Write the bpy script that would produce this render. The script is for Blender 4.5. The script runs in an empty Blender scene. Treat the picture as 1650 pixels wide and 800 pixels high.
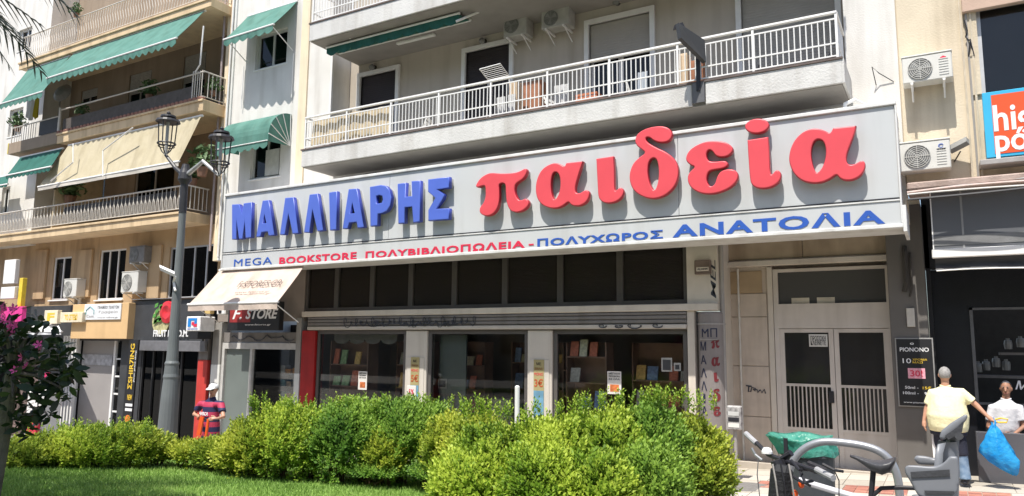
import bpy, math, random
import numpy as np
from mathutils import Vector, Matrix
random.seed(7); rng=np.random.default_rng(7)
S=bpy.context.scene; COL=S.collection
# ------------------------------------------------------------------ camera
CX,CY,F=825.0,400.0,1191.4
YAW,PITCH,ROLL=math.radians(30.218),math.radians(7.571),math.radians(.563)
CAM=Vector((0,-14.3,2.0))
_fw=Vector((-math.sin(YAW)*math.cos(PITCH),math.cos(YAW)*math.cos(PITCH),math.sin(PITCH)))
_rt=Vector((math.cos(YAW),math.sin(YAW),0)); _up=_rt.cross(_fw)
CR=_rt*math.cos(ROLL)+_up*math.sin(ROLL); CU=-_rt*math.sin(ROLL)+_up*math.cos(ROLL)
cd=bpy.data.cameras.new('camera'); cam=bpy.data.objects.new('camera',cd); COL.objects.link(cam)
cd.sensor_width=36; cd.lens=F/1650*36; cd.clip_start=.05; cd.clip_end=2000
M=Matrix((CR,CU,-_fw)).transposed().to_4x4(); M.translation=CAM; cam.matrix_world=M
S.camera=cam
# ------------------------------------------------------------------ light
SUN_EL=math.radians(64.2)
w=bpy.data.worlds.new("World"); S.world=w; w.use_nodes=True; nt=w.node_tree
sky=nt.nodes.new('ShaderNodeTexSky'); sky.sky_type='NISHITA'; sky.sun_disc=False
sky.sun_elevation=SUN_EL; sky.sun_rotation=math.pi; sky.air_density=1.0; sky.dust_density=1.6
nt.links.new(sky.outputs[0],nt.nodes['Background'].inputs[0]); nt.nodes['Background'].inputs[1].default_value=.125
sl=bpy.data.lights.new('sun','SUN'); sl.energy=4.5; sl.angle=math.radians(.5); sl.color=(1,.955,.88)
so=bpy.data.objects.new('sun',sl); COL.objects.link(so)
so.rotation_euler=Vector((0.03,1,-2.07)).to_track_quat('-Z','Y').to_euler()
S.view_settings.view_transform='Standard'; S.view_settings.look='None'; S.view_settings.gamma=1
S.view_settings.exposure=.6
S.cycles.max_bounces=8
# ------------------------------------------------------------------ measuring helpers (a sight line meets a plane)
def ray(px,py): return CR*((px-CX)/F)-CU*((py-CY)/F)+_fw
def WY(px,py,Y=0.):
    d=ray(px,py); return CAM+d*((Y-CAM.y)/d.y)
def WX(px,py,X):
    d=ray(px,py); return CAM+d*(X/d.x)
def WZ(px,py,Z):
    d=ray(px,py); return CAM+d*((Z-CAM.z)/d.z)
def WD(px,py,D): return CAM+ray(px,py)*D
def sm(t): t=min(1,max(0,t)); return t*t*(3-2*t)
def street(x,y=0): return -.14+.045*min(6,max(-34,x))
def ground(x,y):
    a=sm((-5-y)/3.2)*sm((x+3.3)/1.0); return street(x)*(1-a)+.4*a
def lawn_z(x,y): return -.06+.46*sm((-4.5-y)/7.5)
# ------------------------------------------------------------------ mesh builder
class MB:
    def __init__(s): s.v=[]; s.f=[]; s.m=[]; s.smooth=False
    def add(s,vs,fs,m=0):
        n=len(s.v); s.v+= [tuple(v) for v in vs]; s.f+=[tuple(i+n for i in f) for f in fs]; s.m+=[m]*len(fs); return s
    def box(s,x0,x1,y0,y1,z0,z1,m=0):
        if x0>x1:x0,x1=x1,x0
        if y0>y1:y0,y1=y1,y0
        if z0>z1:z0,z1=z1,z0
        return s.add([(x0,y0,z0),(x1,y0,z0),(x1,y1,z0),(x0,y1,z0),(x0,y0,z1),(x1,y0,z1),(x1,y1,z1),(x0,y1,z1)],
          [(0,3,2,1),(4,5,6,7),(0,1,5,4),(1,2,6,5),(2,3,7,6),(3,0,4,7)],m)
    def bbox(s,x0,x1,y0,y1,z0,z1,b=.008,m=0):      # box with chamfered upright and long edges
        if x0>x1:x0,x1=x1,x0
        if y0>y1:y0,y1=y1,y0
        if z0>z1:z0,z1=z1,z0
        vs=[];
        for x,y,z,sx,sy,sz in [(x0,y0,z0,1,1,1),(x1,y0,z0,-1,1,1),(x1,y1,z0,-1,-1,1),(x0,y1,z0,1,-1,1),(x0,y0,z1,1,1,-1),(x1,y0,z1,-1,1,-1),(x1,y1,z1,-1,-1,-1),(x0,y1,z1,1,-1,-1)]:
            vs+=[(x,y+sy*b,z+sz*b),(x+sx*b,y,z+sz*b),(x+sx*b,y+sy*b,z)]
        X=lambda i:i*3; Y=lambda i:i*3+1; Z=lambda i:i*3+2
        fs=[(Z(0),Z(3),Z(2),Z(1)),(Z(4),Z(5),Z(6),Z(7)),(Y(0),Y(1),Y(5),Y(4)),(Y(2),Y(3),Y(7),Y(6)),(X(1),X(2),X(6),X(5)),(X(3),X(0),X(4),X(7))]
        for a,c in ((0,4),(1,5),(2,6),(3,7)): fs.append((X(a),X(c),Y(c),Y(a)))
        for a,c in ((0,1),(3,2),(4,5),(7,6)): fs.append((Y(a),Y(c),Z(c),Z(a)))
        for a,c in ((0,3),(1,2),(4,7),(5,6)): fs.append((X(a),X(c),Z(c),Z(a)))
        for i in range(8): fs.append((X(i),Y(i),Z(i)))
        return s.add(vs,fs,m)
    def quad(s,a,b,c,d,m=0): return s.add([a,b,c,d],[(0,1,2,3)],m)
    def tube(s,pts,r,n=8,m=0,cap=True):
        pts=[Vector(p) for p in pts]; k=len(pts); rs=r if isinstance(r,(list,tuple)) else [r]*k
        vs=[];fs=[]; pu=None
        for i,p in enumerate(pts):
            t=(pts[min(i+1,k-1)]-pts[max(i-1,0)]).normalized()
            if pu is None:
                pu=Vector((0,0,1)) if abs(t.z)<.9 else Vector((1,0,0))
            u=(pu-t*pu.dot(t)).normalized(); pu=u; q=t.cross(u)
            for j in range(n):
                a=2*math.pi*(j+.5)/n; vs.append(p+(u*math.cos(a)+q*math.sin(a))*rs[i])
        for i in range(k-1):
            for j in range(n): fs.append((i*n+j,i*n+(j+1)%n,(i+1)*n+(j+1)%n,(i+1)*n+j))
        if cap: fs.append(tuple(range(n))[::-1]); fs.append(tuple((k-1)*n+j for j in range(n)))
        return s.add(vs,fs,m)
    def lathe(s,prof,c=(0,0,0),n=16,m=0,ax=None):
        c=Vector(c); ax=(Vector(ax).normalized() if ax else Vector((0,0,1)))
        u=ax.orthogonal().normalized() if abs(ax.z)<.99 else Vector((1,0,0)); q=ax.cross(u)
        vs=[];fs=[]
        for r,z in prof:
            for j in range(n):
                a=2*math.pi*j/n; vs.append(c+ax*z+(u*math.cos(a)+q*math.sin(a))*r)
        for i in range(len(prof)-1):
            for j in range(n): fs.append((i*n+j,i*n+(j+1)%n,(i+1)*n+(j+1)%n,(i+1)*n+j))
        fs.append(tuple(range(n))[::-1]); fs.append(tuple((len(prof)-1)*n+j for j in range(n)))
        return s.add(vs,fs,m)
    def slab(s,a,b,c,d,t,m=0):       # sheet of thickness t from four corners
        a,b,c,d=[Vector(v) for v in (a,b,c,d)]; nn=(b-a).cross(d-a).normalized()*t
        return s.add([a,b,c,d,a+nn,b+nn,c+nn,d+nn],[(0,3,2,1),(4,5,6,7),(0,1,5,4),(1,2,6,5),(2,3,7,6),(3,0,4,7)],m)
    def wall(s,x0,x1,z0,z1,y0,y1,holes=(),m=0):
        xs=sorted({x0,x1,*[min(max(h[i],x0),x1) for h in holes for i in (0,1)]}); zs=sorted({z0,z1,*[min(max(h[i],z0),z1) for h in holes for i in (2,3)]})
        def full(i,j):
            if i<0 or j<0 or i>=len(xs)-1 or j>=len(zs)-1: return False
            cx=(xs[i]+xs[i+1])/2; cz=(zs[j]+zs[j+1])/2
            return not any(h[0]<cx<h[1] and h[2]<cz<h[3] for h in holes)
        for i in range(len(xs)-1):
            for j in range(len(zs)-1):
                if not full(i,j): continue
                a,b,c,d=xs[i],xs[i+1],zs[j],zs[j+1]
                s.quad((a,y0,c),(b,y0,c),(b,y0,d),(a,y0,d),m); s.quad((a,y1,c),(a,y1,d),(b,y1,d),(b,y1,c),m)
                if not full(i-1,j): s.quad((a,y0,c),(a,y0,d),(a,y1,d),(a,y1,c),m)
                if not full(i+1,j): s.quad((b,y0,c),(b,y1,c),(b,y1,d),(b,y0,d),m)
                if not full(i,j-1): s.quad((a,y0,c),(a,y1,c),(b,y1,c),(b,y0,c),m)
                if not full(i,j+1): s.quad((a,y0,d),(b,y0,d),(b,y1,d),(a,y1,d),m)
        return s
    def mesh(s,name,mats):
        me=bpy.data.meshes.new(name); me.from_pydata(s.v,[],s.f)
        for mm in (mats if isinstance(mats,(list,tuple)) else [mats]): me.materials.append(mm)
        if any(s.m): me.polygons.foreach_set('material_index',s.m)
        if s.smooth: me.polygons.foreach_set('use_smooth',[True]*len(s.f))
        me.update(); return me
ROOT={}
def link(name,data,parent=None,loc=(0,0,0)):
    o=bpy.data.objects.new(name,data); COL.objects.link(o); loc=Vector(loc)
    o.location=loc-(ROOT[parent.name] if parent else Vector((0,0,0)))
    if parent: o.parent=parent
    ROOT[o.name]=loc; return o
def thing(name,label,cat,loc=(0,0,0),group=None):
    o=link(name,None,None,loc); o.empty_display_size=.2; o['label']=label; o['category']=cat
    if group:o['group']=group
    return o
def part(name,mb,mats,parent,label=None,loc=(0,0,0),stuff=False):
    o=link(name,mb.mesh(name,mats) if isinstance(mb,MB) else mb,parent,loc)
    if label:o['label']=label
    if stuff:o['kind']='stuff'
    return o
def solo(name,mb,mats,label,cat,group=None,loc=(0,0,0)):
    o=link(name,mb.mesh(name,mats) if isinstance(mb,MB) else mb,None,loc); o['label']=label; o['category']=cat
    if group:o['group']=group
    return o
def struct(name,mb,mats,kind='structure'):
    o=link(name,mb.mesh(name,mats)); o['kind']=kind; return o
def copytree(o,parent=None):
    c=o.copy(); COL.objects.link(c)
    if parent: c.parent=parent
    for ch in o.children: copytree(ch,c)
    ROOT[c.name]=ROOT.get(o.name,Vector()); return c
# ------------------------------------------------------------------ materials
MATS={}
def mat(name,col,rough=.7,var=.12,scale=6,bump=.15,bscale=60,metal=0,streak=0,spec=.4,col2=None,fine=None,dirt=0):
    if name in MATS: return MATS[name]
    m=bpy.data.materials.new(name); m.use_nodes=True; t=m.node_tree; N=t.nodes; L=t.links; b=N['Principled BSDF']
    b.inputs['Roughness'].default_value=rough; b.inputs['Metallic'].default_value=metal; b.inputs['Specular IOR Level'].default_value=spec
    g=N.new('ShaderNodeNewGeometry'); base=col
    n1=N.new('ShaderNodeTexNoise'); n1.inputs['Scale'].default_value=scale; n1.inputs['Detail'].default_value=5; L.new(g.outputs['Position'],n1.inputs['Vector'])
    r=N.new('ShaderNodeValToRGB'); r.color_ramp.elements[0].position=.3; r.color_ramp.elements[1].position=.7
    c2=col2 if col2 else tuple(min(1,c*(1+var)) for c in col)
    r.color_ramp.elements[0].color=(*[c*(1-var) for c in col],1) if not col2 else (*col,1); r.color_ramp.elements[1].color=(*c2,1)
    L.new(n1.outputs['Fac'],r.inputs['Fac']); out=r.outputs['Color']
    if streak:
        mp=N.new('ShaderNodeMapping'); mp.inputs['Scale'].default_value=(2.4,2.4,.26); L.new(g.outputs['Position'],mp.inputs['Vector'])
        n2=N.new('ShaderNodeTexNoise'); n2.inputs['Scale'].default_value=1.3; n2.inputs['Detail'].default_value=9; L.new(mp.outputs[0],n2.inputs['Vector'])
        r2=N.new('ShaderNodeValToRGB'); r2.color_ramp.elements[0].position=.48; r2.color_ramp.elements[1].position=.72
        L.new(n2.outputs['Fac'],r2.inputs['Fac'])
        mx=N.new('ShaderNodeMix'); mx.data_type='RGBA'; mx.blend_type='MULTIPLY'
        ml=N.new('ShaderNodeMath'); ml.operation='MULTIPLY'; ml.inputs[1].default_value=streak; L.new(r2.outputs['Color'],ml.inputs[0]); L.new(ml.outputs[0],mx.inputs['Factor'])
        L.new(out,mx.inputs['A']); mx.inputs['B'].default_value=(.45,.4,.34,1); out=mx.outputs['Result']
    L.new(out,b.inputs['Base Color'])
    if bump:
        n3=N.new('ShaderNodeTexNoise'); n3.inputs['Scale'].default_value=bscale; n3.inputs['Detail'].default_value=4; L.new(g.outputs['Position'],n3.inputs['Vector'])
        bp=N.new('ShaderNodeBump'); bp.inputs['Strength'].default_value=bump; bp.inputs['Distance'].default_value=.02
        L.new(n3.outputs['Fac'],bp.inputs['Height']); L.new(bp.outputs[0],b.inputs['Normal'])
    MATS[name]=m; return m
def glass(name,tint=(.8,.85,.85),ior=1.45,op=0.0,opcol=(.05,.05,.05)):
    if name in MATS: return MATS[name]
    m=bpy.data.materials.new(name); m.use_nodes=True; t=m.node_tree; N=t.nodes; L=t.links; N.remove(N['Principled BSDF'])
    tr=N.new('ShaderNodeBsdfTransparent'); tr.inputs[0].default_value=(*tint,1); gl=N.new('ShaderNodeBsdfGlossy'); gl.inputs['Roughness'].default_value=.02
    lw=N.new('ShaderNodeFresnel'); lw.inputs['IOR'].default_value=ior
    mx=N.new('ShaderNodeMixShader'); L.new(lw.outputs[0],mx.inputs[0]); L.new(tr.outputs[0],mx.inputs[1]); L.new(gl.outputs[0],mx.inputs[2]); o=mx
    if op:
        df=N.new('ShaderNodeBsdfDiffuse'); df.inputs[0].default_value=(*opcol,1); m2=N.new('ShaderNodeMixShader'); m2.inputs[0].default_value=op
        L.new(mx.outputs[0],m2.inputs[1]); L.new(df.outputs[0],m2.inputs[2]); o=m2
    L.new(o.outputs[0],N['Material Output'].inputs[0]); MATS[name]=m; return m
def cloth(name,col,trans=.3,col2=None,rough=.8,var=.06):
    m=mat(name,col,rough,var,3,.25,14,col2=col2,streak=.4 if 'canvas' in name else 0)
    if 'tr' in m: return m
    m['tr']=1; t=m.node_tree; N=t.nodes; L=t.links; b=N['Principled BSDF']; src=b.inputs['Base Color'].links[0].from_socket
    tl=N.new('ShaderNodeBsdfTranslucent'); L.new(src,tl.inputs[0]); mx=N.new('ShaderNodeMixShader'); mx.inputs[0].default_value=trans
    L.new(b.outputs[0],mx.inputs[1]); L.new(tl.outputs[0],mx.inputs[2]); L.new(mx.outputs[0],N['Material Output'].inputs[0]); return m
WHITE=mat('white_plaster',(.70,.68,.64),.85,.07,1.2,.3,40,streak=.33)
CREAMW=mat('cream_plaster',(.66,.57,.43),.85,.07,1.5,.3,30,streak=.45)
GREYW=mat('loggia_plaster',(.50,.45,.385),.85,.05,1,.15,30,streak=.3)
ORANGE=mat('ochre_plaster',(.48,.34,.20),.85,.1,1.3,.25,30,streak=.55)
PEACH=mat('peach_paint',(.78,.62,.42),.8,.06,2,.15,50,streak=.3)
CONC=mat('fascia_concrete',(.60,.59,.57),.85,.07,2,.4,30,streak=.4)
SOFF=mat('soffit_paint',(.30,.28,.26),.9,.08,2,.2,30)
WMET=mat('white_metal',(.78,.77,.75),.45,.04,4,0)
ALU=mat('brushed_aluminium',(.55,.55,.55),.45,.06,5,.05,80,metal=.4)
DMET=mat('dark_bronze_metal',(.075,.068,.062),.5,.1,4,0)
BLK=mat('black_paint',(.018,.018,.02),.45,.15,4,.05)
CHAR=mat('charcoal_panel',(.05,.052,.056),.5,.15,3,.1,40)
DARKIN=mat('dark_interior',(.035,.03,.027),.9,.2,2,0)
SIGNG=mat('sign_panel_grey',(.53,.545,.55),.38,.03,.8,.05,6,streak=.16)
SIGNW=mat('sign_frame_white',(.68,.68,.665),.5,.05,3,.1,30,streak=.4)
RED=mat('letter_red',(.70,.085,.105),.38,.05,2,0,spec=.3)
REDSHADE=mat('letter_red_shaded_rim',(.42,.018,.035),.3,.03,2,0); BLUESHADE=mat('letter_blue_shaded_rim',(.03,.05,.32),.35,.03,2,0)  # darker rims: shade on the letter edges put into the colour
BLUE=mat('letter_blue',(.09,.15,.55),.35,.05,2,0,spec=.3)
STEELB=mat('letter_return',(.33,.33,.33),.35,.04,3,0,metal=.3)
RETG=mat('letter_return_pale',(.40,.38,.37),.4,.05,3,0)
PRED=mat('print_red',(.66,.03,.075),.45,.04,3,0); PBLUE=mat('print_blue',(.03,.10,.42),.45,.04,3,0)
GREENC=cloth('green_canvas',(.085,.225,.185),.2,col2=(.13,.29,.24))
DGREEN=cloth('dark_green_canvas',(.02,.11,.085),.12,col2=(.03,.15,.12))
BEIGEC=cloth('beige_canvas',(.56,.49,.33),.2,col2=(.63,.56,.40))
PINKC=cloth('faded_pink_canvas',(.64,.52,.44),.2,col2=(.70,.59,.51))
MARB=mat('beige_marble',(.56,.48,.40),.5,.12,2.5,.05,20,streak=.5)
DARKG=glass('dark_glass',(.25,.25,.25)); HALLG=glass('hall_glass',(.6,.6,.6),op=.25,opcol=(.10,.10,.10)); TRANSG=glass('transom_glass',(.4,.4,.4),op=.7,opcol=(.12,.12,.118)); SHOPG=glass('shop_glass',(.97,.98,.97),ior=1.36)
BLKT=mat('black_print',(.02,.02,.025),.5,.1,3,0); WHT=mat('white_print',(.8,.8,.8),.5,.03,3,0)
YELT=mat('yellow_print',(.75,.5,.05),.5,.05,3,0)
def spline_fill(polys,Yc,half,bev,conv,off=0):
    """polys: list of rings (x,z) in metres; returns mesh data lying in the XZ plane about Y=Yc"""
    cu=bpy.data.curves.new('letter','CURVE'); cu.dimensions='2D'; cu.fill_mode='BOTH'; cu.extrude=half; cu.bevel_depth=bev; cu.bevel_resolution=1
    cu.offset=off-bev
    for ring in polys:
        sp=cu.splines.new('POLY'); sp.points.add(len(ring)-1); sp.use_cyclic_u=True
        for p,(x,z) in zip(sp.points,ring): p.co=(x,z,0,1)
    o=bpy.data.objects.new('tmp',cu); me=bpy.data.meshes.new_from_object(o); bpy.data.objects.remove(o)
    n=len(me.vertices); a=np.empty(n*3); me.vertices.foreach_get('co',a); a=a.reshape(-1,3)
    b=np.stack([a[:,0],Yc-a[:,2],a[:,1]],1); me.vertices.foreach_set('co',b.ravel()); me.materials.clear()
    for m in conv: me.materials.append(m)
    me.update(); me.polygons.foreach_set('material_index',[0]*len(me.polygons)); return me
def textmesh(body,x0,x1,z0,z1,Y,m,ext=.004,bold=.012,rot=0,shear=0,space=1.0,uniform=False,frame=None):
    """lettering that fills the box x0..x1, z0..z1 on the plane y=Y (front towards -Y); rot=1 reads upwards"""
    cu=bpy.data.curves.new('text','FONT'); cu.body=body; cu.size=1; cu.offset=bold; cu.extrude=.5; cu.shear=shear; cu.space_character=space; cu.resolution_u=3
    o=bpy.data.objects.new('tmp',cu); me=bpy.data.meshes.new_from_object(o); bpy.data.objects.remove(o)
    n=len(me.vertices); a=np.empty(n*3); me.vertices.foreach_get('co',a); a=a.reshape(-1,3)
    lo=a.min(0); hi=a.max(0); u=(a[:,0]-lo[0])/(hi[0]-lo[0]); v=(a[:,1]-lo[1])/(hi[1]-lo[1]); d=(a[:,2]-lo[2])/(hi[2]-lo[2])
    if rot: u,v=1-v,u
    b=np.stack([x0+(x1-x0)*u,Y-ext*d,z0+(z1-z0)*v],1); me.vertices.foreach_set('co',b.ravel()); me.materials.clear(); me.materials.append(m)
    me.polygons.foreach_set('material_index',[0]*len(me.polygons)); me.update(); return me
def lettering(body,x0,x1,z0,z1,Y,m,parent,name='lettering',**k):
    return part(name,textmesh(body,x0,x1,z0,z1,Y,m,**k),None,parent)
def tpx(body,bl,tr,Y,m,parent,name='lettering',**k):
    a=WY(*bl,Y); b=WY(*tr,Y); return lettering(body,a.x,b.x,a.z,b.z,Y,m,parent,name,**k)
def window(parent,x0,x1,z0,z1,y,fm,gm,nx=1,fw=.06,nz=1,name='window',depth=.07,sill=False):
    f=MB(); f.box(x0,x0+fw,y,y+depth,z0,z1); f.box(x1-fw,x1,y,y+depth,z0,z1); f.box(x0+fw,x1-fw,y,y+depth,z0,z0+fw); f.box(x0+fw,x1-fw,y,y+depth,z1-fw,z1)
    for i in range(1,nx):
        x=x0+(x1-x0)*i/nx; f.box(x-fw/2,x+fw/2,y+.002,y+depth-.002,z0+fw,z1-fw)
    o=part(name,f,fm,parent)
    for i in range(nx):
        a=x0+(x1-x0)*i/nx+(fw if i==0 else fw/2); b=x0+(x1-x0)*(i+1)/nx-(fw if i==nx-1 else fw/2)
        part('pane',MB().box(a,b,y+depth*.45,y+depth*.45+.008,z0+fw,z1-fw),gm,o)
    if sill: part('sill',MB().bbox(x0-.05,x1+.05,y-.12,y-.003,z0-.05,z0-.005),WMET,o)
    return o
def bars_along(parent,x0,x1,y,z0,z1,step,r,m,n=6,name='bar'):
    k=max(1,int(round((x1-x0)/step))); me=MB().tube([(0,0,0),(0,0,z1-z0)],r,n,cap=False).mesh(name,m)
    for i in range(1,k): part(name,me,None,parent,loc=(x0+(x1-x0)*i/k,y,z0))
# ================================================================== MAIN BUILDING
X0,X1=-18.1,-.43
mb_=thing('apartment_building','pale apartment building with long white balconies above the bookstore','building',(-9,0,-.5))
LX0,LX1=-14.12,-1.28
zf=6.52                                         # loggia floor
W1=(-17.2,-15.9,10.02,11.1)
w2a=WY(402,290,0); w2b=WY(452,238,0); W2=(w2a.x,w2b.x,w2a.z,w2b.z+.5)
m=MB(); m.wall(X0,X1,4.2,14.5,0,.25,[(LX0,LX1,zf,14.5),W1,W2]); part('wall',m,WHITE,mb_)
m=MB(); m.box(-15.28,-14.98,-.05,-.003,4.2,14.5); part('pilaster',m,mat('cream_strip',(.78,.66,.48),.85,.06,2,.2,40,streak=.3),mb_)
part('side_wall',MB().box(X0-.02,X0+.25,.25,6,-1,14.5),WHITE,mb_); part('side_wall',MB().box(LX0-.05,LX0-.002,.25,.75,zf,14.5),WHITE,mb_); part('side_wall',MB().box(LX1+.002,LX1+.05,.25,.75,zf,14.5),WHITE,mb_)
# loggia back wall with openings
def opening(a,b,Y=.75): p=WY(*a,Y); q=WY(*b,Y); return (p.x,q.x,p.z,q.z)
D1=opening((580,190),(640,112)); D1=(D1[0],D1[1],zf+.02,WY(637,113,.75).z)
D2=(WY(751,120,.75).x,WY(822,120,.75).x,zf+.02,WY(786,78,.75).z)
D3=(WY(950,100,.75).x,WY(1049,100,.75).x,zf+.02,WY(1000,30,.75).z)
D4=(WY(1196,60,.75).x,WY(1348,60,.75).x,zf+.02,D3[3])
D4=(D4[0],min(D4[1],LX1-.12),D4[2],D4[3])
zu=WY(500,69,-1.1).z; zu2=WY(502,41,-1.1).z
hs=[D1,D2,D3,D4]
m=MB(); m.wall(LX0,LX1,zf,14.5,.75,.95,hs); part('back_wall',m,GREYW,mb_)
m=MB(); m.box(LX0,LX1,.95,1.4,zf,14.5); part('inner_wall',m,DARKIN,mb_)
SHUT=mat('brown_roller_shutter',(.035,.028,.03),.6,.1,3,0); SHUTG=mat('grey_roller_shutter',(.40,.375,.34),.6,.04,3,0)
def shutter_door(h,open_to,sm_,slat=.06):
    x0,x1,z0,z1=h; f=MB(); t=.11
    f.box(x0-t,x0,.68,.9,z0,z1+t); f.box(x1,x1+t,.68,.9,z0,z1+t); f.box(x0,x1,.68,.9,z1,z1+t); d=part('door_frame',f,WMET,mb_)
    s=MB(); z=open_to
    while z<z1-.001:
        s.box(x0+.005,x1-.005,.79,.80,z,min(z+slat-.008,z1)); s.box(x0+.005,x1-.005,.797,.81,z,min(z+slat,z1)); z+=slat
    part('shutter_slats',s,sm_,d,stuff=True)
    if open_to>z0+.1:
        n=2
        for i in range(n):
            a=x0+(x1-x0)*i/n; b=x0+(x1-x0)*(i+1)/n
            g=MB(); g.box(a,a+.06,.84,.88,z0,open_to+.1); g.box(b-.06,b,.84,.88,z0,open_to+.1); g.box(a+.06,b-.06,.84,.88,z0,z0+.08); part('sash',g,WMET,d)
            part('pane',MB().box(a+.06,b-.06,.855,.862,z0+.08,open_to+.1),DARKG,d)
shutter_door(D1,D1[2],SHUT); shutter_door(D2,D2[2],SHUT); shutter_door(D3,WY(1000,92,.75).z,SHUTG); shutter_door(D4,D4[2]+.7,SHUTG)
# slabs, fascias, railings
BY=-1.1
def balcony(zb,zt,x0,x1,rail,full=True):
    m=MB(); m.bbox(x0,x1,BY,.75,zb,zb+.16); part('balcony_slab',m,SOFF,mb_)
    m=MB(); g0=WY(1116,150,BY).x; g1=WY(1138,150,BY).x
    if full: m.bbox(x0-.01,g0,BY-.05,BY-.004,zb+.015,zt); m.bbox(g1,x1+.01,BY-.05,BY-.004,zb+.015,zt); m.bbox(x1+.004,x1+.05,BY-.05,-.004,zb+.01,zt)
    else: m.bbox(x0-.01,x1+.01,BY-.05,BY-.004,zb+.015,zt)
    part('fascia',m,CONC,mb_)
    m=MB(); m.box(x0+.02,x1-.02,BY,BY+.12,zb+.162,zt-.01); m.box(x0+.02,x0+.1,BY+.12,-.002,zb+.162,zt-.01); m.box(x1-.1,x1-.02,BY+.12,-.002,zb+.162,zt-.01); part('kerb',m,SOFF,mb_)
    part('drip_edge',MB().box(x0-.03,x1+.03,BY-.07,BY+.05,zt,zt+.035),mat('rust_edge',(.13,.10,.09),.8,.2,5,.2),mb_)
    r=MB(); zr=rail; y=BY
    r.bbox(x0+.03,x1-.03,y-.03,y+.03,zr-.045,zr,.008); r.box(x0+.03,x1-.03,y-.012,y+.012,zr-.15,zr-.125); r.box(x0+.03,x1-.03,y-.012,y+.012,zt+.30,zt+.325); r.box(x0+.03,x1-.03,y-.012,y+.012,zt+.075,zt+.1)
    for xx in (x0+.05,x1-.05): r.bbox(xx-.025,xx+.025,y+.03,-.004,zr-.045,zr); r.box(xx-.012,xx+.012,y+.03,-.004,zt+.30,zt+.325)
    k=9
    for i in range(k+1):
        xx=x0+.05+(x1-x0-.1)*i/k; r.box(xx-.02,xx+.02,y-.019,y+.019,zt+.035,zr-.045)
    R=part('railing',r,WMET,mb_)
    bars_along(R,x0+.05,x1-.05,y,zt+.1,zr-.125,.098,.0115,WMET)
    me=MB().tube([(0,0,0),(0,0,zr-.125-zt-.1)],.0115,6,cap=False).mesh('bar',WMET)
    for i in range(1,9): part('bar',me,None,R,loc=(x1-.05,y+i*.115,zt+.1))
balcony(WY(488,271,BY).z,WY(489,244,BY).z,WY(488,260,BY).x,WY(1357,130,BY).x,WY(496,189,BY).z)
balcony(zu,zu2,WY(501,60,BY).x,-1.3,zu2+.95,False)
# soffit services and wall behind the sign
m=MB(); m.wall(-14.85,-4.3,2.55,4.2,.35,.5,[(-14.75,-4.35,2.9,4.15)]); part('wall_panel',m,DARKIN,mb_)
# left bay windows
fr=mat('pale_window_frame',(.55,.55,.53),.5,.05,3,0)
window(mb_,*W1,.1,fr,DARKG,2,.07,sill=True); window(mb_,*W2,.1,fr,DARKG,2,.06,sill=True)
part('inner_wall',MB().box(-17.5,-15,.26,.5,6,12),DARKIN,mb_,None)
m=MB(); a=WY(430,270,.05); m.box(a.x-.05,a.x+.5,.03,.06,W2[2]+.05,W2[3]-.5); part('shutter_leaf',m,mat('louvre_grey',(.5,.5,.47),.6),mb_)
# mezzanine window band
mz0,mz1=2.95,4.16; mull=[497,545,602,664,734,815,904,1000,1108]
xs=[WY(p,450,.1).x for p in mull]
f=MB(); f.box(xs[0],xs[-1],.04,.14,mz0-.08,mz0); f.box(xs[0],xs[-1],.04,.14,mz1,mz1+.06)
for i,x in enumerate(xs): f.box(x-.07,x+.07,.045,.16,mz0,mz1)
band=part('window_band',f,DMET,mb_)
for i in range(8):
    a,b=xs[i]+.07,xs[i+1]-.07
    part('pane',MB().box(a,b,.095,.103,mz0,mz1),glass('mezzanine_glass',(.5,.48,.45),ior=1.22,op=.35,opcol=(.075,.066,.06)),band)
BL=mat('dark_blind',(.17,.15,.135),.6,.1,3,0)
m=MB(); z=mz0+.02
while z<mz1: m.add([(xs[0]+.08,.16,z+.012),(xs[-1]-.08,.16,z+.012),(xs[-1]-.08,.185,z),(xs[0]+.08,.185,z)],[(0,1,2,3)]); z+=.03
part('blind_slats',m,BL,mb_,stuff=True); part('blind_backing',MB().box(xs[0],xs[-1],.2,.22,mz0,mz1),DARKIN,mb_)
# trim between mezzanine and shutter box
CT=mat('cream_trim',(.60,.545,.47),.7,.06,3,.1,30,streak=.3)
m=MB(); m.bbox(-14.72,-3.72,-.09,.2,2.72,2.86,.012); part('trim',m,CT,mb_)
m=MB(); m.wall(-4.33,-3.72,2.86,4.25,-.005,.3); m.box(-4.33,-4.19,-.04,.3,-.5,2.715); part('wall_panel',m,CT,mb_)
# shutter box with four long slats
SG=mat('shutter_grey',(.20,.185,.175),.5,.08,5,.05,40,streak=.5)
sb=part('shutter_box',MB().box(-14.5,-4.33,-.03,.12,2.36,2.71),SG,mb_)
me=None
for k,(z0,z1) in enumerate(((2.655,2.705),(2.57,2.64),(2.485,2.555))):
    part('slat',MB().bbox(-14.5,-4.34,-.075,-.034,z0,z1,.01),SG,sb)
part('slat',MB().bbox(-14.5,-4.34,-.09,-.034,2.375,2.46,.01),mat('shutter_rail',(.50,.46,.41),.5,.06,4,.05),sb)
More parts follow.
